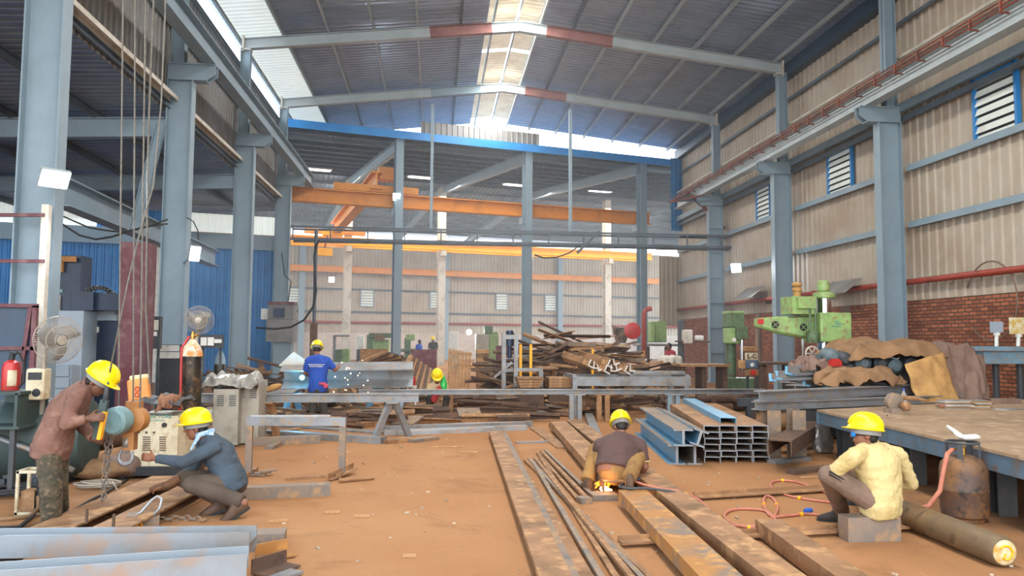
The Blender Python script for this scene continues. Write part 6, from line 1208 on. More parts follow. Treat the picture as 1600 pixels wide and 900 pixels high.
def sheet4(label, q, mt, sd, amp=.03, bulge=.1, n=18):
    A, B, C_, D_ = [GY(*p) for p in q]; nn = (B-A).cross(D_-A).normalized(); nn = nn if nn.y < 0 else -nn; vs = []
    for th in (0, -.012):
        for j in range(n+1):
            for i in range(n+1):
                u, v = i/n, j/n; p = A*(1-u)*(1-v)+B*u*(1-v)+C_*u*v+D_*(1-u)*v; f = noise.noise(V((u*3+sd, v*3, sd)))*amp*2+noise.noise(V((u*8, v*5+sd, sd)))*amp
                vs.append(p+nn*(f+bulge*sin(pi*u)*sin(pi*min(1, v+.15))+th))
    N = (n+1)**2; fs = []
    for j in range(n):
        for i in range(n): a = j*(n+1)+i; fs += [(a, a+1, a+n+2, a+n+1), (N+a+n+1, N+a+n+2, N+a+1, N+a)]
    for i in range(n): fs += [(i+1, i, N+i, N+i+1), (n*(n+1)+i, n*(n+1)+i+1, N+n*(n+1)+i+1, N+n*(n+1)+i), (i*(n+1), (i+1)*(n+1), N+(i+1)*(n+1), N+i*(n+1)), ((i+1)*(n+1)+n, i*(n+1)+n, N+i*(n+1)+n, N+(i+1)*(n+1)+n)]
    mb = MB(); mb.add(vs, fs); return tag(mb.build('tarpaulin', mt, None, 3), label, 'tarpaulin')
sheet4('stiff tan sheet hanging in front of the covered machines', [(1414, 569, 11.9), (1474, 551, 12.2), (1502, 640, 11.6), (1440, 643, 11.6)], M['canvas_t'], 31)
sheet4('dull brown cloth hanging behind the stiff tan sheet', [(1470, 553, 12.5), (1535, 553, 12.5), (1550, 640, 12.0), (1490, 642, 12.0)], M['canvas_d'], 37, .05)
tarp('tarpaulin', 'low brown sheet bunched behind the table beams', 1335, 583, 12.0, .8, .4, .06, .2, M['canvas'], 41)
tarp('tarpaulin', 'small brown cloth heap on the bench left of the red box', 1265, 571, 12.3, .33, .25, .08, .12, M['canvas_d'], 51)
sack('canvas_heap', 'dark greasy canvas heap at the right edge beneath the blue beam', GY(1575, 640, 12.85)*1.0-V((0, 0, GY(1575, 640, 12.85).z))+V((.3, .15, 0)), (1.0, .5, .3), M['canvas_d'], 12, 'tarpaulin')
p = GY(1305, 568, 12.1); mb = MB(); mb.box(p, (.16, .14, .1), .2); mb.box(p+V((0, 0, .06)), (.1, .1, .04), .2); tag(mb.build('red_tool', M['redpaint']), 'small red tool block lying before the grey castings', 'tool')
M['tealsteel'] = mat('pale_teal_paint', '#7a98a8', '#6b8694', 3, .5, .5, c3='#8a8478')
# blue-grey machine beam at right edge
t_ = thing('machine_crossbeam', 'pale blue machine beam with two flanges at the right edge above the canvas', 'machine', GY(1590, 560, 13.8)-V((0, 0, GY(1590, 560, 13.8).z)))
YC = 13.6
for (xa, ya, xb, yb, dp) in ((1535, 541, 1700, 549, .5), (1545, 549, 1700, 561, .3), (1526, 560, 1700, 569, .55)):
    a, b_ = GY(xa, ya, YC), GY(xb, yb, YC); b_.x = min(b_.x, 11.75); mb = MB(); mb.box(((a.x+b_.x)/2, YC+.28, (a.z+b_.z)/2), (b_.x-a.x, dp, a.z-b_.z)); mb.build('flange' if dp > .4 else 'web', M['tealsteel'], t_)
for px in (1560, 1598): a = GY(px, 569, YC+.2); mb = MB(); mb.tube([(a.x, YC+.28, a.z), (a.x, YC+.28, 0)], [.06]*2, 10); mb.build('leg', M['darkgrey'], t_)
for px, py, w, hh, mt, lb in ((1557, 511, 16, 18, 'greycab', 'grey'), (1591, 509, 25, 28, 'yel', 'yellowed')):
    a = GY(px, 541, YC+.25); c = GY(px, py, YC+.25); t2 = thing('control_box', '%s control box on a short post above the pale blue machine beam' % lb, 'control box', a); s = (YC+.25)/1181
    mb = MB(); mb.box(c, (w*s, .12, hh*s)); mb.build('box', M['greycab'] if mt == 'greycab' else mat('yellowed_white_paint', '#dcd6c0', '#c8a850', 7, .6, .6), t2)
    mb = MB(); mb.tube([a+V((0, 0, -.0)), c-V((0, 0, hh*s/2))], .035, 10); mb.lathe([(.06, 0), (.06, .06)], c-V((0, 0, hh*s/2+.06)), (0, 0, 1), 12); mb.build('post', M['white'], t2, .6)
mb = MB(); cc = GX(1548, 470, 11.8); mb.tube([cc+V((0, .75*cos(t), .85*sin(t)-.0)) for t in [.4+5.2*i/24 for i in range(25)]], .018, 6); tag(mb.build('wall_cable', M['canvas_d'], None, 3), 'loop of cable hanging on the brick wall at the right', 'cable')
t_ = thing('wall_pipe', 'red water pipe running along the right wall above the bricks', 'pipe', (11.75, 17, 3.2)); mb = MB(); mb.tube([(11.8, 0, 3.12), (11.8, 17, 3.18), (11.8, 36, 3.2)], .075, 12); mb.build('pipe', M['redpipe'], t_, 3)
mb = MB(); [mb.box((11.85, y, 3.15), (.2, .05, .24)) for y in (8, 13, 18.6, 22.6, 26)]; mb.build('clips', M['rust_dk'], t_)
for i, (px_, py_) in enumerate(((1312, 455), (1172, 462))):
    q_ = GX(px_, py_, 11.55); mb = MB(); mb.corr((11.25, q_.y-.8, q_.z-.1), (0, 1.6, 0), (.55, 0, .42), (-.6, 0, 1), .2, .03); tag(mb.build('sheet_offcut', M['sheet_gr']), ['grey roofing sheet offcut leaning on the red pipe, near the drill', 'grey roofing sheet offcut leaning on the red pipe, past the second right column'][i], 'roofing sheet')
# second drill, panels by the third right column
Y = 19.5; G = lambda x, y, dy=0: GY(x, y, Y+dy); p = G(1157, 520)
t_ = thing('column_drill', 'dirty green column drilling machine left of the second right column', 'drilling machine', (p.x, Y, 0))
def gb(nm, xa, xb, ya, yb, dp, mt, dy=0):
    a, b_ = G(xa, ya, dy), G(xb, yb, dy); mb = MB(); mb.box(((a.x+b_.x)/2, Y+dy+dp/2, (a.z+b_.z)/2), (b_.x-a.x, dp, a.z-b_.z)); o = mb.build(nm, mt, t_); md = o.modifiers.new('bevel', 'BEVEL'); md.width = .025; md.segments = 2; return o
gb('head', 1139, 1164, 489, 512, .5, M['green_dk']); gb('gear_case', 1140, 1158, 512, 537, .5, M['green']); gb('front_cover', 1152, 1170, 510, 531, .3, M['green_dk'], -.15); gb('top_cap', 1140, 1163, 486, 490, .55, M['green'])
mb = MB(); mb.tube([(p.x, Y-.1, G(1155, 531).z), (p.x, Y-.1, .9)], .05, 12); mb.build('quill', M['chrome'], t_, .6)
mb = MB(); mb.tube([(p.x-.1, Y+.45, 0), (p.x-.1, Y+.45, 2.2)], .14, 14); mb.build('column', M['green_dk'], t_, .6)
mb = MB(); mb.box((p.x, Y+.1, .35), (.9, .8, .7)); mb.build('base', M['green_dk'], t_)
mb = MB(); mb.lathe([(.05, 0), (.06, .05)], G(1146, 531, -.03), (0, -1, 0), 12); mb.build('oil_sight', M['white'], t_, .6)
Y = 17.2; t_ = thing('sign_boards', 'stand with a hand-lettered L-C board, blue panel and small beige box', 'sign', (G(1172, 600).x, Y, 0))
lc = gb('sign_plate', 1164.5, 1185, 551, 563, .05, M['beige'], 0); c = (G(1174.7, 557)); text('L-C', c+V((0, -.012, 0)), 0, .15, M['black'], t_, 'sign_lettering', pi/2, .004)
gb('blue_panel', 1166, 1185, 563, 576, .08, mat('slate_blue_panel', '#5a6a86', '#485670', 5, .5, .5), 0); gb('small_box', 1155, 1165.5, 563, 576.5, .1, M['wood'], -.05); gb('lower_box', 1166, 1186, 577, 588, .12, M['canvas'], 0)
mb = MB(); mb.lathe([(.045, 0), (.05, .02), (.03, .03)], G(1175, 570), (0, -1, 0), 14); mb.build('white_knob', M['white'], t_, .6); mb = MB(); mb.lathe([(.07, 0), (.06, .03)], G(1177, 582), (0, -1, 0), 14); mb.build('red_button', M['redpaint'], t_, .6)
gb('rust_plates', 1164, 1185, 541, 550, .15, M['rust'], 0); mb = MB(); [mb.bar((G(x, 560, .1).x, Y+.12, 0), (G(x, 560, .1).x, Y+.12, G(x, 552).z), .05, .05, SIDE) for x in (1168, 1183)]; mb.build('stand', M['darkgrey'], t_)
Y = 18.6
for xa, xb, yt, lb in ((1062, 1140, 569, 'low bench with rusty top by the pale blue far column'), (1190, 1290, 566, 'dark low bench behind the blue-ended angles, below the green drill')):
    a, b_ = G(xa, yt), G(xb, yt); t_ = thing('bench', lb, 'bench', ((a.x+b_.x)/2, Y+.3, 0)); mb = MB(); mb.box(((a.x+b_.x)/2, Y+.3, a.z-.03), (b_.x-a.x, .8, .06)); mb.build('top', M['rust'] if xa < 1100 else M['rust_dk'], t_)
    for x in (a.x+.1, (a.x+b_.x)/2, b_.x-.1): mb = MB(); mb.box((x, Y+.3, (a.z-.06)/2), (.12, .5, a.z-.06)); mb.build('leg', M['rust_dk'], t_)
for i in range(6):
    p = GY(1108+i*11, 592-(i % 2)*7, 17.6); mb = MB(); mb.tube([(p.x-.5, 17.4+.2*(i % 3), .12+.18*(i % 2)), (p.x+.5, 17.5+.1*i, .12+.18*(i % 2))], .09, 10); tag(mb.build('scrap_pipe', M['rust_dk']), 'thick brown pipe in the short stack beneath the low rusty bench', 'pipe', 'brown pipes under the bench')
# under the table: scraps
sack('canvas_bundle', 'rolled brown canvas bundle under the left end of the table', GZ(1235, 690)+V((.1, .6, 0)), (.45, .35, .2), M['canvas'], 31, 'tarpaulin')
p = GZ(1300, 712); t_ = thing('foil_bag', 'crumpled silver foil bag standing under the table corner', 'bag', p); mb = MB(); R_ = []
for i in range(9):
    z = i/8; R_.append([p+V((0, .25, .02))+V(((.14+.03*sin(z*5))*cos(t)*(1+.25*noise.noise(V((cos(t)*2, sin(t)*2, z*6)))), .07*sin(t)*(1-.6*z), z*.4+.03*noise.noise(V((cos(t)*3, z*4, 2))))) for t in [2*pi*k/18 for k in range(18)]])
mb.loft(R_); mb.build('bag', mat('silver_foil', '#a8a8a8', '#87837c', 6, .5, .3, .7, .5, 14), t_, .4)
beam('channel_section', 'brown channel lying under the table, right of the channel stack', 'steel channel', UPROF(.3, .2, .015), GZ(1218, 700, .3), GZ(1270, 668, .3), M['rust_dk'])
for i, (l, r_) in enumerate((((1205, 722), (1262, 716)), ((1235, 738), (1300, 730)), ((1215, 706), (1290, 704)))):
    beam('flat_offcut', ['grey flat scrap on the earth right of the channel stack', 'brown flat scrap before the foil bag', 'rusty flat scrap nearer the table corner'][i], 'steel offcut', BOX(.14, .05), GZ(*l, .026), GZ(*r_, .026), [M['mill'], M['rust_dk'], M['rust']][i])
# =============== background clutter ===============
rnd = random.Random(11)
def smesh(kind, ln):
    mb = MB(); pr = {'flat': BOX(.12, .015), 'angle': LPROF(.08, .08, .01), 'chan': UPROF(.12, .06, .01), 'tube': [(.035*cos(i*pi/4), .035*sin(i*pi/4)) for i in range(8)], 'wide': BOX(.3, .02)}[kind]
    mb.prism(pr, (-ln/2, 0, 0), (ln/2, 0, 0)); return mb
SM = []
for k_, ln, mt in (('flat', 1.2, 'rust'), ('angle', 1.5, 'rust_dk'), ('chan', 1.3, 'rust'), ('tube', 1.6, 'rust_dk'), ('wide', .7, 'rust'), ('angle', .9, 'greyrust'), ('flat', 1.8, 'rust_dk'), ('wide', .5, 'greyrust'), ('chan', .8, 'rust_dk')):
    o = smesh(k_, ln).build('steel_offcut', M[mt]); SM.append((o.data, {'flat': 'flat bar', 'angle': 'angle', 'chan': 'channel', 'tube': 'tube', 'wide': 'plate'}[k_])); bpy.data.objects.remove(o)
def scatter(n, cx, cy, rx, ry, hz, label, group, yaw=0, spread=.5, tilt=.18, name='steel_offcut', zoff=0, sc=(.7, 1.25)):
    for i in range(n):
        while True:
            u, v = rnd.uniform(-1, 1), rnd.uniform(-1, 1)
            if u*u+v*v < 1: break
        top = hz*max(0, (1-(u*u+v*v)))**.6; z = zoff+.03+top*(rnd.random()**.45)
        me, kn = SM[rnd.randrange(len(SM))]; o = bpy.data.objects.new(kn.replace(' ', '_')+'_offcut', me); COL.objects.link(o)
        o.location = (cx+u*rx, cy+v*ry, z); o.rotation_euler = (rnd.uniform(-.7, .7), rnd.gauss(0, tilt)-.15*u*(1 if z > .3 else 0), yaw+rnd.gauss(0, spread)); s = rnd.uniform(*sc); o.scale = (s, rnd.uniform(.7, 1.5), 1.2)
        tag(o, label.replace('offcut', kn+' offcut', 1) if 'offcut' in label else label.replace('scrap', 'scrap '+kn, 1), 'steel offcut', kn+' '+group)
c = GY(896, 560, 20.5); 
sack('heap_core', 'dark packed core of the big scrap heap behind the low rack', (c.x-.1, 20.8, 0), (1.9, 1.2, .62), M['rust_dk'], 61, 'scrap')
scatter(215, c.x, 20.4, 2.35, 1.5, 1.85, 'rusty steel offcut in the big scrap heap behind the low rack', 'offcuts of the big scrap heap', .15, .5)
c = GY(968, 575, 20.0); scatter(40, c.x, 19.8, 1.4, .9, .75, 'rusty offcut on the low right skirt of the scrap heap', 'offcuts beside the scrap heap', .3, .35, .12)
c = GY(440, 575, 22); scatter(46, c.x-.2, 21.5, 1.6, 1.2, 1.0, 'dark offcut in the junk pile left of the blue-shirted welder', 'junk pile left of the welder', .4, .9, .3)
c = GY(560, 600, 18.2); scatter(44, c.x, 18.0, 2.1, .8, .55, 'small dark scrap under and behind the welded girder', 'scrap behind the welded girder', .2, 1.0, .3)
c = GY(770, 640, 17.6); scatter(60, c.x, 17.4, 2.4, 1.0, .5, 'rusty scrap strip lying behind the long beam, left of the square posts', 'scrap strips behind the long beam', -.05, .3, .08)
c = GY(980, 640, 17.8); scatter(26, c.x, 17.6, 1.3, .8, .35, 'rusty scrap beneath the low rack of angles', 'scrap beneath the low rack', .2, .6, .15)
c = GY(1140, 625, 18.5); scatter(34, c.x, 18.2, 1.7, .7, .3, 'brown offcut on the bare earth behind the right end of the long beam', 'offcuts on the bare earth at right', .1, .8, .12)
c = GZ(590, 668); scatter(60, c.x+.4, c.y+.8, 3.2, .9, .22, 'flat offcut on the earth below the long beams', 'offcuts below the long beams', 0, .25, .05)
c = GZ(460, 645); scatter(44, c.x, c.y, 1.9, 1.2, .3, 'brown offcut on the earth behind the empty trestle', 'offcuts behind the trestle', 0, .6, .08)
# long dark bars stacked and fanned right of the welder
for i in range(11):
    a = GY(536+rnd.uniform(-6, 14)+i*3, 577-i*1.0, 19.4+.15*i); b_ = GY(600+i*4, 548+rnd.uniform(-3, 4)+i*1.6, 20.4+.15*i); a.z = max(a.z, .1)
    beam('steel_bar', 'long dark bar in the sloping stack right of the blue-shirted welder', 'steel bar', BOX(.14, .06), a, b_, M['rust_dk'] if i % 3 else M['rust'], group='sloping stack of bars')
for i in range(10):
    a = GY(612+i*6.5, 640-i*2.2, 17.8+.1*i); b_ = GY(642+i*3.6, 556+i*2.5, 19.6+.1*i); a.z = max(a.z, .04)
    beam('steel_bar', 'long bar in the steep fan leaning behind the blue stand', 'steel bar', BOX(.13, .05), a, b_, M['rust_dk'] if i % 2 else M['rust'], group='steep fan of bars')
# plates, pallets and boxes behind
def plate(label, x0, x1, y0, y1, Y, mt, dp=.06, lean=.0, cat='steel plate', name='steel_plate'):
    a, b_ = GY(x0, y0, Y), GY(x1, y1, Y); h = a.z-max(b_.z, 0); mb = MB(); mb.box(((a.x+b_.x)/2, Y, (a.z+max(b_.z, 0))/2), (abs(b_.x-a.x), dp, h), rot=Matrix.Rotation(lean, 3, 'X')); return tag(mb.build(name, mt), label, cat)
plate('dark brown plate standing behind the hunched man, left of the cream column', 642, 682, 546, 580, 24.0, M['maroon'])
plate('dark brown plate standing right of the stacked boards', 775, 801, 540, 578, 23.0, M['maroon'])
plate('rusty plate standing behind the sloping bar stack', 563, 606, 545, 566, 25.0, M['rust'])
plate('tan plates leaning beside the hanging cloth at the far right', 1000, 1008, 548, 590, 21.0, M['wood'], .05, -.1)
t_ = thing('wooden_pallet', 'slatted wooden pallet leaning on edge beside the cream column', 'pallet', GY(722, 600, 22.5)*1.0)
for i in range(7):
    a, b_ = GY(703+i*5.2, 545+i*.9, 22.6), GY(701+i*5.0, 574, 22.3); mb = MB(); b_.z = .0; mb.bar(b_, a, .075, .03, SIDE); mb.build('slat', M['wood'], t_)
for y in (551, 569): mb = MB(); mb.bar(GY(703, y, 22.75), GY(738, y+3, 22.75), .08, .06); mb.build('bearer', M['wood'], t_)
for i in range(5):
    plate('board in the upright pile of tan boards right of the pallet', 744.5, 763, 546+i*6.6, 551.6+i*6.6, 22.0, M['canvas'] if i % 2 else M['wood'], .5, 0, 'board', 'board')['group'] = 'tan boards in a pile'
plate('rusty block carrying the low stack of brown plates', 806, 847, 605.2, 700, 16.9, M['rust_dk'], .55)
plate('rusty block carrying the boxlike stack of plates', 855, 889, 604.6, 700, 17.0, M['rust_dk'], .55)
plate('brown crate under the upright pile of tan boards', 744.5, 763, 579.4, 700, 22.0, M['rust'], .5, 0, 'crate', 'crate')
for i in range(4): plate('brown plate in the low stack behind the middle of the long beam', 806+i*1.5, 847-i*2, 589+i*4, 592.4+i*4, 16.9, M['rust'] if i else M['canvas'], .6)['group'] = 'low stack of brown plates'
for i in range(4): plate('brown plate in the boxlike stack left of the square posts', 855, 889, 589+i*3.9, 592.6+i*3.9, 17.0, M['rust'], .6)['group'] = 'boxlike stack of plates'
plate('flat table-like plate on legs before the scrap heap', 836, 868, 573, 576, 18.6, M['rust'], .9)
for px in (842, 865): plate('short rusty leg block under the flat plate, %s one' % ('left' if px < 850 else 'right'), px-3, px+3, 576.5, 600, 18.6, M['rust'], .12)
for i, px in enumerate((813, 829, 926)): plate(['yellow post propping the left side of the scrap heap', 'second yellow post at the left front of the scrap heap', 'yellow post standing in the middle of the scrap heap'][i], px-1.6, px+1.6, 538 if i < 2 else 545, 700, 18.8 if i < 2 else 18.7, M['yellow'], .06, 0, 'post', 'yellow_post')
t_ = thing('red_bin', 'small red tin on a little white stand beside the steep bar fan', 'tin', GY(640, 606, 16.4)); a = GY(640, 605, 16.4)
mb = MB(); mb.lathe([(.12, 0), (.13, .16), (.12, .18)], GY(640, 602, 16.4), (0, 0, 1), 18); mb.build('tin', M['redpaint'], t_, .6); mb = MB(); q = GY(640, 602.5, 16.4); mb.box(q-V((0, 0, .02)), (.3, .25, .03)); [mb.box((q.x+s*.13, q.y+u*.1, q.z/2-.02), (.025, .025, q.z-.04)) for s in (-1, 1) for u in (-1, 1)]; mb.build('stand', M['white'], t_)
p = GY(693, 612, 16.0); t_ = thing('green_bottle', 'green soft-drink bottle standing right of the hunched man', 'bottle', p); z0 = p.z
mb = MB(); mb.lathe([(.07, 0), (.075, .03), (.075, .16), (.06, .22), (.025, .3), (.025, .34)], p, (0, 0, 1), 16); mb.build('bottle', mat('green_plastic', '#2fae4a', rough=.2), t_, 3)
mb = MB(); mb.box((p.x, p.y, z0/2), (.4, .35, z0)); tag(mb.build('wooden_crate', M['rust']), 'rusty box carrying the green bottle, behind the long beam', 'box')
# hydraulic press frame
Y = 18.6; G = lambda x, y, dy=0: GY(x, y, Y+dy); t_ = thing('press_frame', 'grey H-frame hydraulic press standing left of the scrap heap', 'press', (G(796, 600).x, Y, 0))
for px in (787, 806): mb = MB(); x = G(px, 560).x; mb.box((x, Y, G(px, 520).z/2), (.1, .16, G(px, 520).z)); mb.build('upright', M['mill'], t_)
for ya, yb in ((523, 530), (576, 581)): a, b_ = G(784, ya), G(809, yb); mb = MB(); mb.box(((a.x+b_.x)/2, Y, (a.z+b_.z)/2), (b_.x-a.x, .22, a.z-b_.z)); mb.build('crosshead', M['mill'], t_)
mb = MB(); x = G(796, 560).x; mb.lathe([(.1, G(796, 540).z), (.1, G(796, 518).z), (.06, G(796, 516).z)], (x, Y, 0), (0, 0, 1), 14); mb.tube([(x, Y, G(796, 560).z), (x, Y, G(796, 540).z)], .05, 10); mb.build('ram', M['navy'], t_, .6)
mb = MB(); [mb.bar(G(789, y), G(806, y), .03, .03) for y in (560, 568)]; mb.bar(G(772, 590), G(800, 566), .05, .05); mb.build('braces', M['mill'], t_)
t_ = thing('steel_stand', 'grey welded table frame right of the hydraulic press', 'stand', (G(825, 600).x, Y-.5, 0)); a, b_ = G(803, 575, -.5), G(848, 580, -.5); mb = MB(); mb.box(((a.x+b_.x)/2, Y-.5, (a.z+b_.z)/2), (b_.x-a.x, .1, a.z-b_.z)); mb.build('rail', M['mill'], t_)
for px in (806, 845): mb = MB(); x = G(px, 580, -.5).x; mb.box((x, Y-.5, b_.z/2), (.1, .1, b_.z)); mb.build('leg', M['mill'], t_)
# tall press at the far left column
Y = 27.0; G = lambda x, y, dy=0: GY(x, y, Y+dy); t_ = thing('tall_press', 'tall pale brown press with a dark window in front of the far left column', 'press', (G(430, 560).x, Y, 0))
def gb2(nm, xa, xb, ya, yb, dp, mt, dy=0):
    a, b_ = G(xa, ya, dy), G(xb, yb, dy); z0 = max(b_.z, 0); mb = MB(); mb.box(((a.x+b_.x)/2, Y+dy+dp/2, (a.z+z0)/2), (b_.x-a.x, dp, a.z-z0)); return mb.build(nm, mt, t_)
M['presspaint'] = mat('dull_grey_brown_paint', '#7f7d7c', '#6c6866', 2, .5, .6)
gb2('upper_frame', 419, 458, 475, 499, .6, M['presspaint']); gb2('head', 416, 457, 499, 534, .8, M['presspaint'], -.2); gb2('window', 427, 444, 481, 496, .05, M['navy'], -.06); gb2('side_panel', 408, 421, 482, 499, .4, M['white'], .2); gb2('lower_column', 427, 453, 534, 600, .6, M['bluedk2'] if 'bluedk2' in M else M['steel'], .1); gb2('cap', 418, 459, 471, 476, .7, M['maroon'], -.05)
t_ = thing('cable_pole', 'thin pole with a brown sleeve and drooping cable beside the tall press', 'pole', GY(492, 600, 24)); Y = 24; mb = MB(); x = GY(492, 450, Y).x; z1 = GY(492, 358, Y).z; zs = GY(492, 505, Y).z; mb.tube([(x, Y, 0), (x, Y, z1)], .055, 8); mb.build('pole', M['steel_dk'], t_); mb = MB(); mb.box((x, Y, zs/2), (.2, .2, zs)); mb.build('sleeve', M['rust_dk'], t_)
mb = MB(); mb.tube([GY(*q, 23.9) for q in ((499, 375), (494, 385), (491, 400), (492, 430), (494, 455), (489, 480), (475, 500), (455, 511), (430, 514), (400, 512))], .035, 6); mb.build('cable', M['rubber'], t_, 3)
# machines along the far wall
def mach(label, Y, parts, cat='machine', name='workshop_machine', group=None):
    x = GY((parts[0][1]+parts[0][2])/2, 560, Y).x; t_ = thing(name, label, cat, (x, Y, 0), group)
    for nm, xa, xb, ya, yb, dp, mt, dy in parts:
        a, b_ = GY(xa, ya, Y+dy), GY(xb, yb, Y+dy); z0 = max(b_.z, 0); mb = MB(); mb.box(((a.x+b_.x)/2, Y+dy+dp/2, (a.z+z0)/2), (b_.x-a.x, dp, a.z-z0)); o = mb.build(nm, M[mt], t_); md = o.modifiers.new('bevel', 'BEVEL'); md.width = .04; md.segments = 2
    return t_
mach('green machine tool behind the blue front column, left half of the back wall', 44, [('bed', 583, 606, 530, 590, 1.5, 'green', 0), ('left_column', 573, 584, 523, 590, 1.2, 'green_dk', .2), ('head', 576, 612, 520, 528, 1.0, 'green_dk', -.2), ('cover', 585, 600, 522, 532, .8, 'canvas', -.3)])
mach('green machine head right of the blue front column', 42, [('arm', 634, 648, 522, 532, .8, 'green', 0), ('base', 632, 640, 528, 600, .8, 'green_dk', .1), ('table', 626, 655, 545, 550, 1.2, 'green_dk', -.2)])
mach('white electrical cabinet with vents by the back wall', 46, [('cabinet', 557, 568, 524, 546, .6, 'white', 0), ('plinth', 557, 568, 546.2, 600, .6, 'darkgrey', .05)], 'cabinet', 'electrical_cabinet')
mach('tall white cabinet just right of the cream column by the arc flash', 43, [('cabinet', 702, 716, 518, 548, .8, 'white', 0), ('base', 702, 716, 548.2, 600, .8, 'teal', .05)], 'cabinet', 'electrical_cabinet')
mach('pale grey and green machine with a green motor on top, right of the arc flash', 38, [('pale_cover', 744, 763, 522, 600, 1.2, 'canvas_p', 0), ('green_cabinet', 763.3, 779, 522, 600, 1.0, 'green', .2), ('motor', 757, 770, 509, 521.8, .6, 'green_dk', .2), ('shaft', 768, 778, 518, 521.8, .4, 'green', .3)] if M.setdefault('canvas_p', mat('pale_grey_cover', '#b0aa9a', '#938b7c', 3, .5, .7)) else [])
mach('small green machines behind the welder\'s right arm', 40, [('left_case', 523, 533, 546, 600, .7, 'green_dk', 0), ('right_case', 534, 544, 545, 600, .7, 'green', .1), ('frame', 520, 546, 523, 526, .3, 'mill', .3), ('post', 520, 523, 523, 600, .3, 'mill', .32)])
mach('pale green machine behind the red upright pipe at the far right', 30, [('front', 1017, 1024, 502, 535, .5, 'green', 0), ('body', 1024, 1042, 502, 535, 1.2, 'green', .3), ('bench', 1000, 1060, 537, 541, 1.2, 'mill', -.2), ('leg', 1012, 1016, 541.2, 600, .2, 'rust_dk', 0), ('leg', 1040, 1044, 541.2, 600, .2, 'rust_dk', 0)])
mach('whitish box and switchgear mounted before the far right corner post', 27, [('box', 1069, 1083, 515, 537, .4, 'cream', 0), ('shelf', 1060, 1110, 532, 535, .5, 'rust_dk', .1), ('post', 1062, 1070, 500, 600, .3, 'darkgrey', .3), ('panel', 1086, 1100, 524, 532, .1, 'white', .3)])
t_ = thing('cloth_bench', 'bench covered with a crumpled pale cloth in front of the red-shirted worker', 'bench', GY(1048, 600, 23.6)); a = GY(1036, 560, 23.6); b_ = GY(1062, 590, 23.6); mb = MB(); mb.box(((a.x+b_.x)/2, 23.8, a.z/2), (b_.x-a.x-.1, .5, a.z)); mb.build('body', M['rust_dk'], t_)
drape('pale_cloth', 'crumpled pale cloth over the bench before the red-shirted worker', 'cloth', (a.x+b_.x)/2, 23.75, a.z+.04, .36, .4, .04, M['cream'], .22, 71, 18, 14)
t_ = thing('hose_reel', 'round dark red hose reel cover beside the blue column at the far right', 'reel', GY(988, 517, 27.5)); c = GY(988, 517, 27.5); mb = MB(); mb.lathe([(.1, -.1), (.3, -.08), (.31, .08), (.26, .1), (.06, .12)], c, (0, -1, 0), 24); mb.build('drum', M['redpaint'], t_, .5); mb = MB(); mb.bar(c+V((.2, .15, 0)), V((GY(1002, 517, 27.6).x, 27.65, c.z)), .06, .06); mb.build('arm', M['maroon'], t_)
t_ = thing('red_riser', 'red water riser pipe with a bend beside the right blue front column', 'pipe', GY(1006, 590, 28)); mb = MB(); mb.tube([GY(1006, 615, 28), GY(1006, 490, 28), GY(1009, 484, 28), GY(1018, 482, 28)], .09, 10); mb.build('pipe', M['redpipe'], t_, 3); mb = MB(); mb.tube([GY(1006, 560, 27.9), GY(1006, 578, 27.9)], .13, 10); mb.build('white_sleeve', M['white'], t_, 3)
a = GY(957, 507, 30); b_ = GY(984, 507, 30); mb = MB(); R_ = []
for j in range(9):
    t = j/8; R_.append([V((a.x+(b_.x-a.x)*(.5+(u-.5)*(1-.45*t*t)), 30+.05*sin(u*14)*(.3+t)+k*.02, a.z-.75*t-.14*sin(pi*u)*(1-t))) for k, us in ((0, [i/12 for i in range(13)]), (1, [1-i/12 for i in range(13)])) for u in us])
mb.loft(R_); tag(mb.build('hanging_cloth', mat('brown_and_black_cloth', '#8f7a66', '#2c2622', 4, .6, .9), None, 1), 'brown and black cloth hung up left of the dark red reel', 'cloth')
# =============== lamps, wires, remaining structure ===============
def spot_lamp(label, px, py, Y, w, h_, power, aim, col=(.86, .93, 1), arm=None, size=.25, cone=None):
    c = GY(px, py, Y); t_ = thing('flood_light', label, 'lamp', c); d = V(aim).normalized(); _, s_, u_ = frame_of(d)
    rt = Matrix((s_, d, u_)).transposed(); mb = MB(); mb.box(c-d*.05, (w*1.12, .07, h_*1.15), rot=rt); mb.build('housing', M['steel_lt'], t_)
    mb = MB(); mb.box(c-d*.005, (w, .02, h_), rot=rt); mb.build('lens', M['glow'], t_)
    if arm: mb = MB(); mb.tube([c-d*.08, V(arm)], .025, 8); mb.build('arm', M['steel'], t_)
    l = bpy.data.lights.new('flood_light_beam', 'AREA'); l.energy = power; l.color = col; l.shape = 'RECTANGLE'; l.size = w; l.size_y = h_
    o = bpy.data.objects.new('flood_light_beam', l); COL.objects.link(o); o.parent = t_; o.location = d*.03; o.rotation_euler = d.to_track_quat('-Z', 'Y').to_euler()
spot_lamp('bright rectangular flood light on the nearest left column', 86, 281, 11.3, .34, .24, 130, (.55, -.6, -.6), arm=(-5.7, 11.75, 4.05))
spot_lamp('bright flood light on an arm at the second left column', 305, 397, 17.3, .2, .3, 110, (.55, -.8, -.35), arm=(-5.7, 17.75, 3.35))
spot_lamp('bright flood light on the right wall beyond the drilling machine', 1150, 419, 26.6, .34, .3, 160, (-.7, -.7, -.25), arm=(11.8, 26.9, 4.5))
spot_lamp('small bright lamp on the left front column of the far hall', 620, 308, 32.6, .3, .3, 60, (0, -1, -.5), arm=(FH(0, -.3, 8.0)))
spot_lamp('small bright lamp on the slim post of the back wall', 518, 437, 60.0, .4, .4, 60, (.1, -1, -.3), arm=GY(518, 437, 60.8))
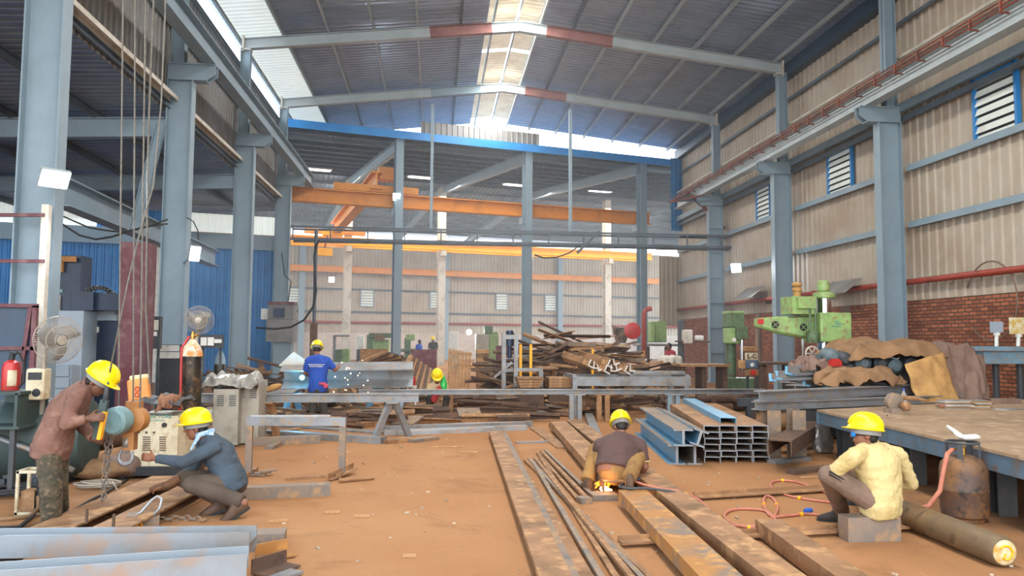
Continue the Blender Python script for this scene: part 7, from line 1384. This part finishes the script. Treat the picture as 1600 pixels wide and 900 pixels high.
t_ = thing('welding_arc', 'dazzling white arc flash beside the green machine at the back wall', 'welding arc', GY(733, 519, 39)); mb = MB(); mb.ball(GY(733, 519, 39), .14, 12, 8); mb.build('arc', mat('arc_glow', '#ffffff', emit='#eaf4ff', estr=40), t_, 3)
l = bpy.data.lights.new('arc_light', 'POINT'); l.energy = 160; l.color = (.8, .9, 1); l.shadow_soft_size = .2; o = bpy.data.objects.new('arc_light', l); COL.objects.link(o); o.location = GY(733, 519, 38.7)
w0 = GY(472, 590, 15.7); t_ = thing('welding_arc', 'blue weld glow on the girder beside the blue-shirted man', 'welding arc', w0); mb = MB(); mb.ball(w0, (.05, .03, .05), 10, 8); mb.build('arc', mat('weld_glow', '#60c8ff', emit='#58c4ff', estr=22), t_, 3)
l = bpy.data.lights.new('weld_light', 'POINT'); l.energy = 26; l.color = (.12, .62, 1); l.shadow_soft_size = .05; o = bpy.data.objects.new('weld_light', l); COL.objects.link(o); o.location = w0+V((0, -.25, 0))
mb = MB()
for i in range(26): q = w0+V((rnd.uniform(.1, 1.4), rnd.uniform(-.6, -.1), rnd.uniform(-.5, .45))); mb.ball(q, rnd.uniform(.005, .012), 6, 4)
tag(mb.build('weld_sparks', mat('sparks', '#fff2d0', emit='#ffe8c0', estr=12)), 'scatter of white weld sparks round the blue-shirted man', 'sparks', None, 'stuff')
# aisle rafters and crane-like beams on the left
for y, w in ((17.9, 'nearer'), (23.9, 'farther')):
    mb = MB(); mb.prism(IPROF(.2, .45, .02, .025), (-6.25, y, 6.5), (-20.5, y, 5.95)); tag(mb.build('aisle_rafter', M['steel']), '%s grey-blue rafter under the left aisle roof' % w, 'rafter')
a, b_ = GY(252, 195, 17.7), GY(209, 362, 17.7); mb = MB(); mb.prism(IPROF(.16, .2), a, b_); tag(mb.build('knee_brace', M['steel']), 'slanting steel brace left of the second left column', 'brace')
a = GY(96, 300, 15.5); b_ = GY(196, 362, 23.0); mb = MB(); mb.prism(IPROF(.35, .55, .03, .03), a, V((a.x-.3, 27, a.z-.1))); tag(mb.build('aisle_crane_beam', M['steel']), 'deep grey-blue beam running away inside the left aisle', 'crane beam')
def wires(label, pts, Y, r=.014, mt='rubber'):
    P_ = [GY(x, y, Y) for x, y in pts]; mb = MB(); mb.tube(P_, r, 6); tag(mb.build('cable', M[mt], None, 3), label, 'cable')
wires('drooping dark cable between the two nearest left columns, lower one', [(80, 338), (100, 352), (125, 368), (150, 374), (175, 370), (205, 360), (240, 352), (262, 350)], 14.5, .02)
wires('second drooping cable higher between the nearest left columns', [(80, 330), (110, 343), (140, 356), (165, 360), (190, 363), (225, 356), (262, 343)], 14.6, .016)
wires('short dangling cable right of the second left column', [(292, 340), (302, 346), (309, 360), (310, 375)], 17.6, .014)
wires('cable swag under the walkway truss at the middle', [(835, 398), (850, 403), (870, 402), (890, 395), (905, 384)], 29.4, .03)
wires('dangling cable loops on the far left column', [(440, 395), (445, 430), (455, 440), (450, 470)], 29.0, .02)
mb = MB(); mb.bar(GY(902, 395, 29.3), GY(936, 362, 29.3), .14, .1); tag(mb.build('dark_strut', M['steel_dk']), 'dark slanting strut on the walkway truss, right of its middle', 'strut')
for Yc, z0, w in ((8.0, 3.35, 'upper'), (8.0, 2.62, 'lower')): pass
for y_, yy in (('upper', 336), ('middle', 408)):
    a, b_ = GY(-60, yy, 11.55), GY(70, yy, 11.55); mb = MB(); mb.bar(a, b_, .05, .05); tag(mb.build('tie_rail', M['maroon']), 'thin reddish rail crossing the nearest left column, %s one' % y_, 'rail')
a = GY(66, 470, 11.6); mb = MB(); mb.box((a.x, 11.6, GY(66, 320, 11.6).z/2), (.1, .1, GY(66, 320, 11.6).z)); tag(mb.build('post', M['cream']), 'cream post standing tight against the nearest left column, under the flood light', 'post')
# floor litter
mb = MB()
for i in range(150):
    x, y = rnd.uniform(-2.6, 5.2), rnd.uniform(5, 13); s = rnd.uniform(.006, .022); mb.box((x, y, s*.35), (s*rnd.uniform(1, 3), s, s*.7), rnd.uniform(0, 3))
tag(mb.build('floor_litter', mat('pale_chips', '#c8b8a0', '#7a6450', 9, .6, .8)), 'chips and crumbs scattered over the earth floor', 'litter', None, 'stuff')
for i, (px, py, ln, r_) in enumerate(((434, 814, .16, .3), (519, 800, .14, .1), (565, 806, .15, -.1), (1270, 745, .35, .2), (640, 868, .1, 0), (700, 698, .5, .05), (733, 706, .3, -.2))):
    c = GZ(px, py, .012); mb = MB(); mb.box(c, (ln, .03, .02), r_); tag(mb.build('wood_chip', M['wood']), ['pale chip on the open floor left of the trestle shadow', 'pale scrap on the open floor below the trestle pipe', 'pale scrap right of the other pale scrap, open floor', 'thin stick on the earth behind the looping hose', 'small chip near the bottom edge of the open floor', 'thin strip lying at the back of the open floor', 'short strip at the back of the open floor near the plank'][i], 'scrap')
# =============== haze volume added beyond the foreground for a bluish veil ===============
mb = MB(); mb.box((2.5, 38, 5.6), (27, 48, 11.0)); hz = mb.build('haze', bpy.data.materials.new('veil_haze')); hz['kind'] = 'stuff'; hz['label'] = 'thin bluish haze volume added over the far part of the hall'; hz['category'] = 'haze'
m = hz.data.materials[0]; m.use_nodes = True; t = m.node_tree; t.nodes.remove(t.nodes['Principled BSDF']); v = t.nodes.new('ShaderNodeVolumeScatter'); v.inputs['Color'].default_value = (.80, .90, 1, 1); v.inputs['Density'].default_value = HAZE = .0055; v.inputs['Anisotropy'].default_value = .25
t.links.new(v.outputs[0], t.nodes['Material Output'].inputs['Volume'])
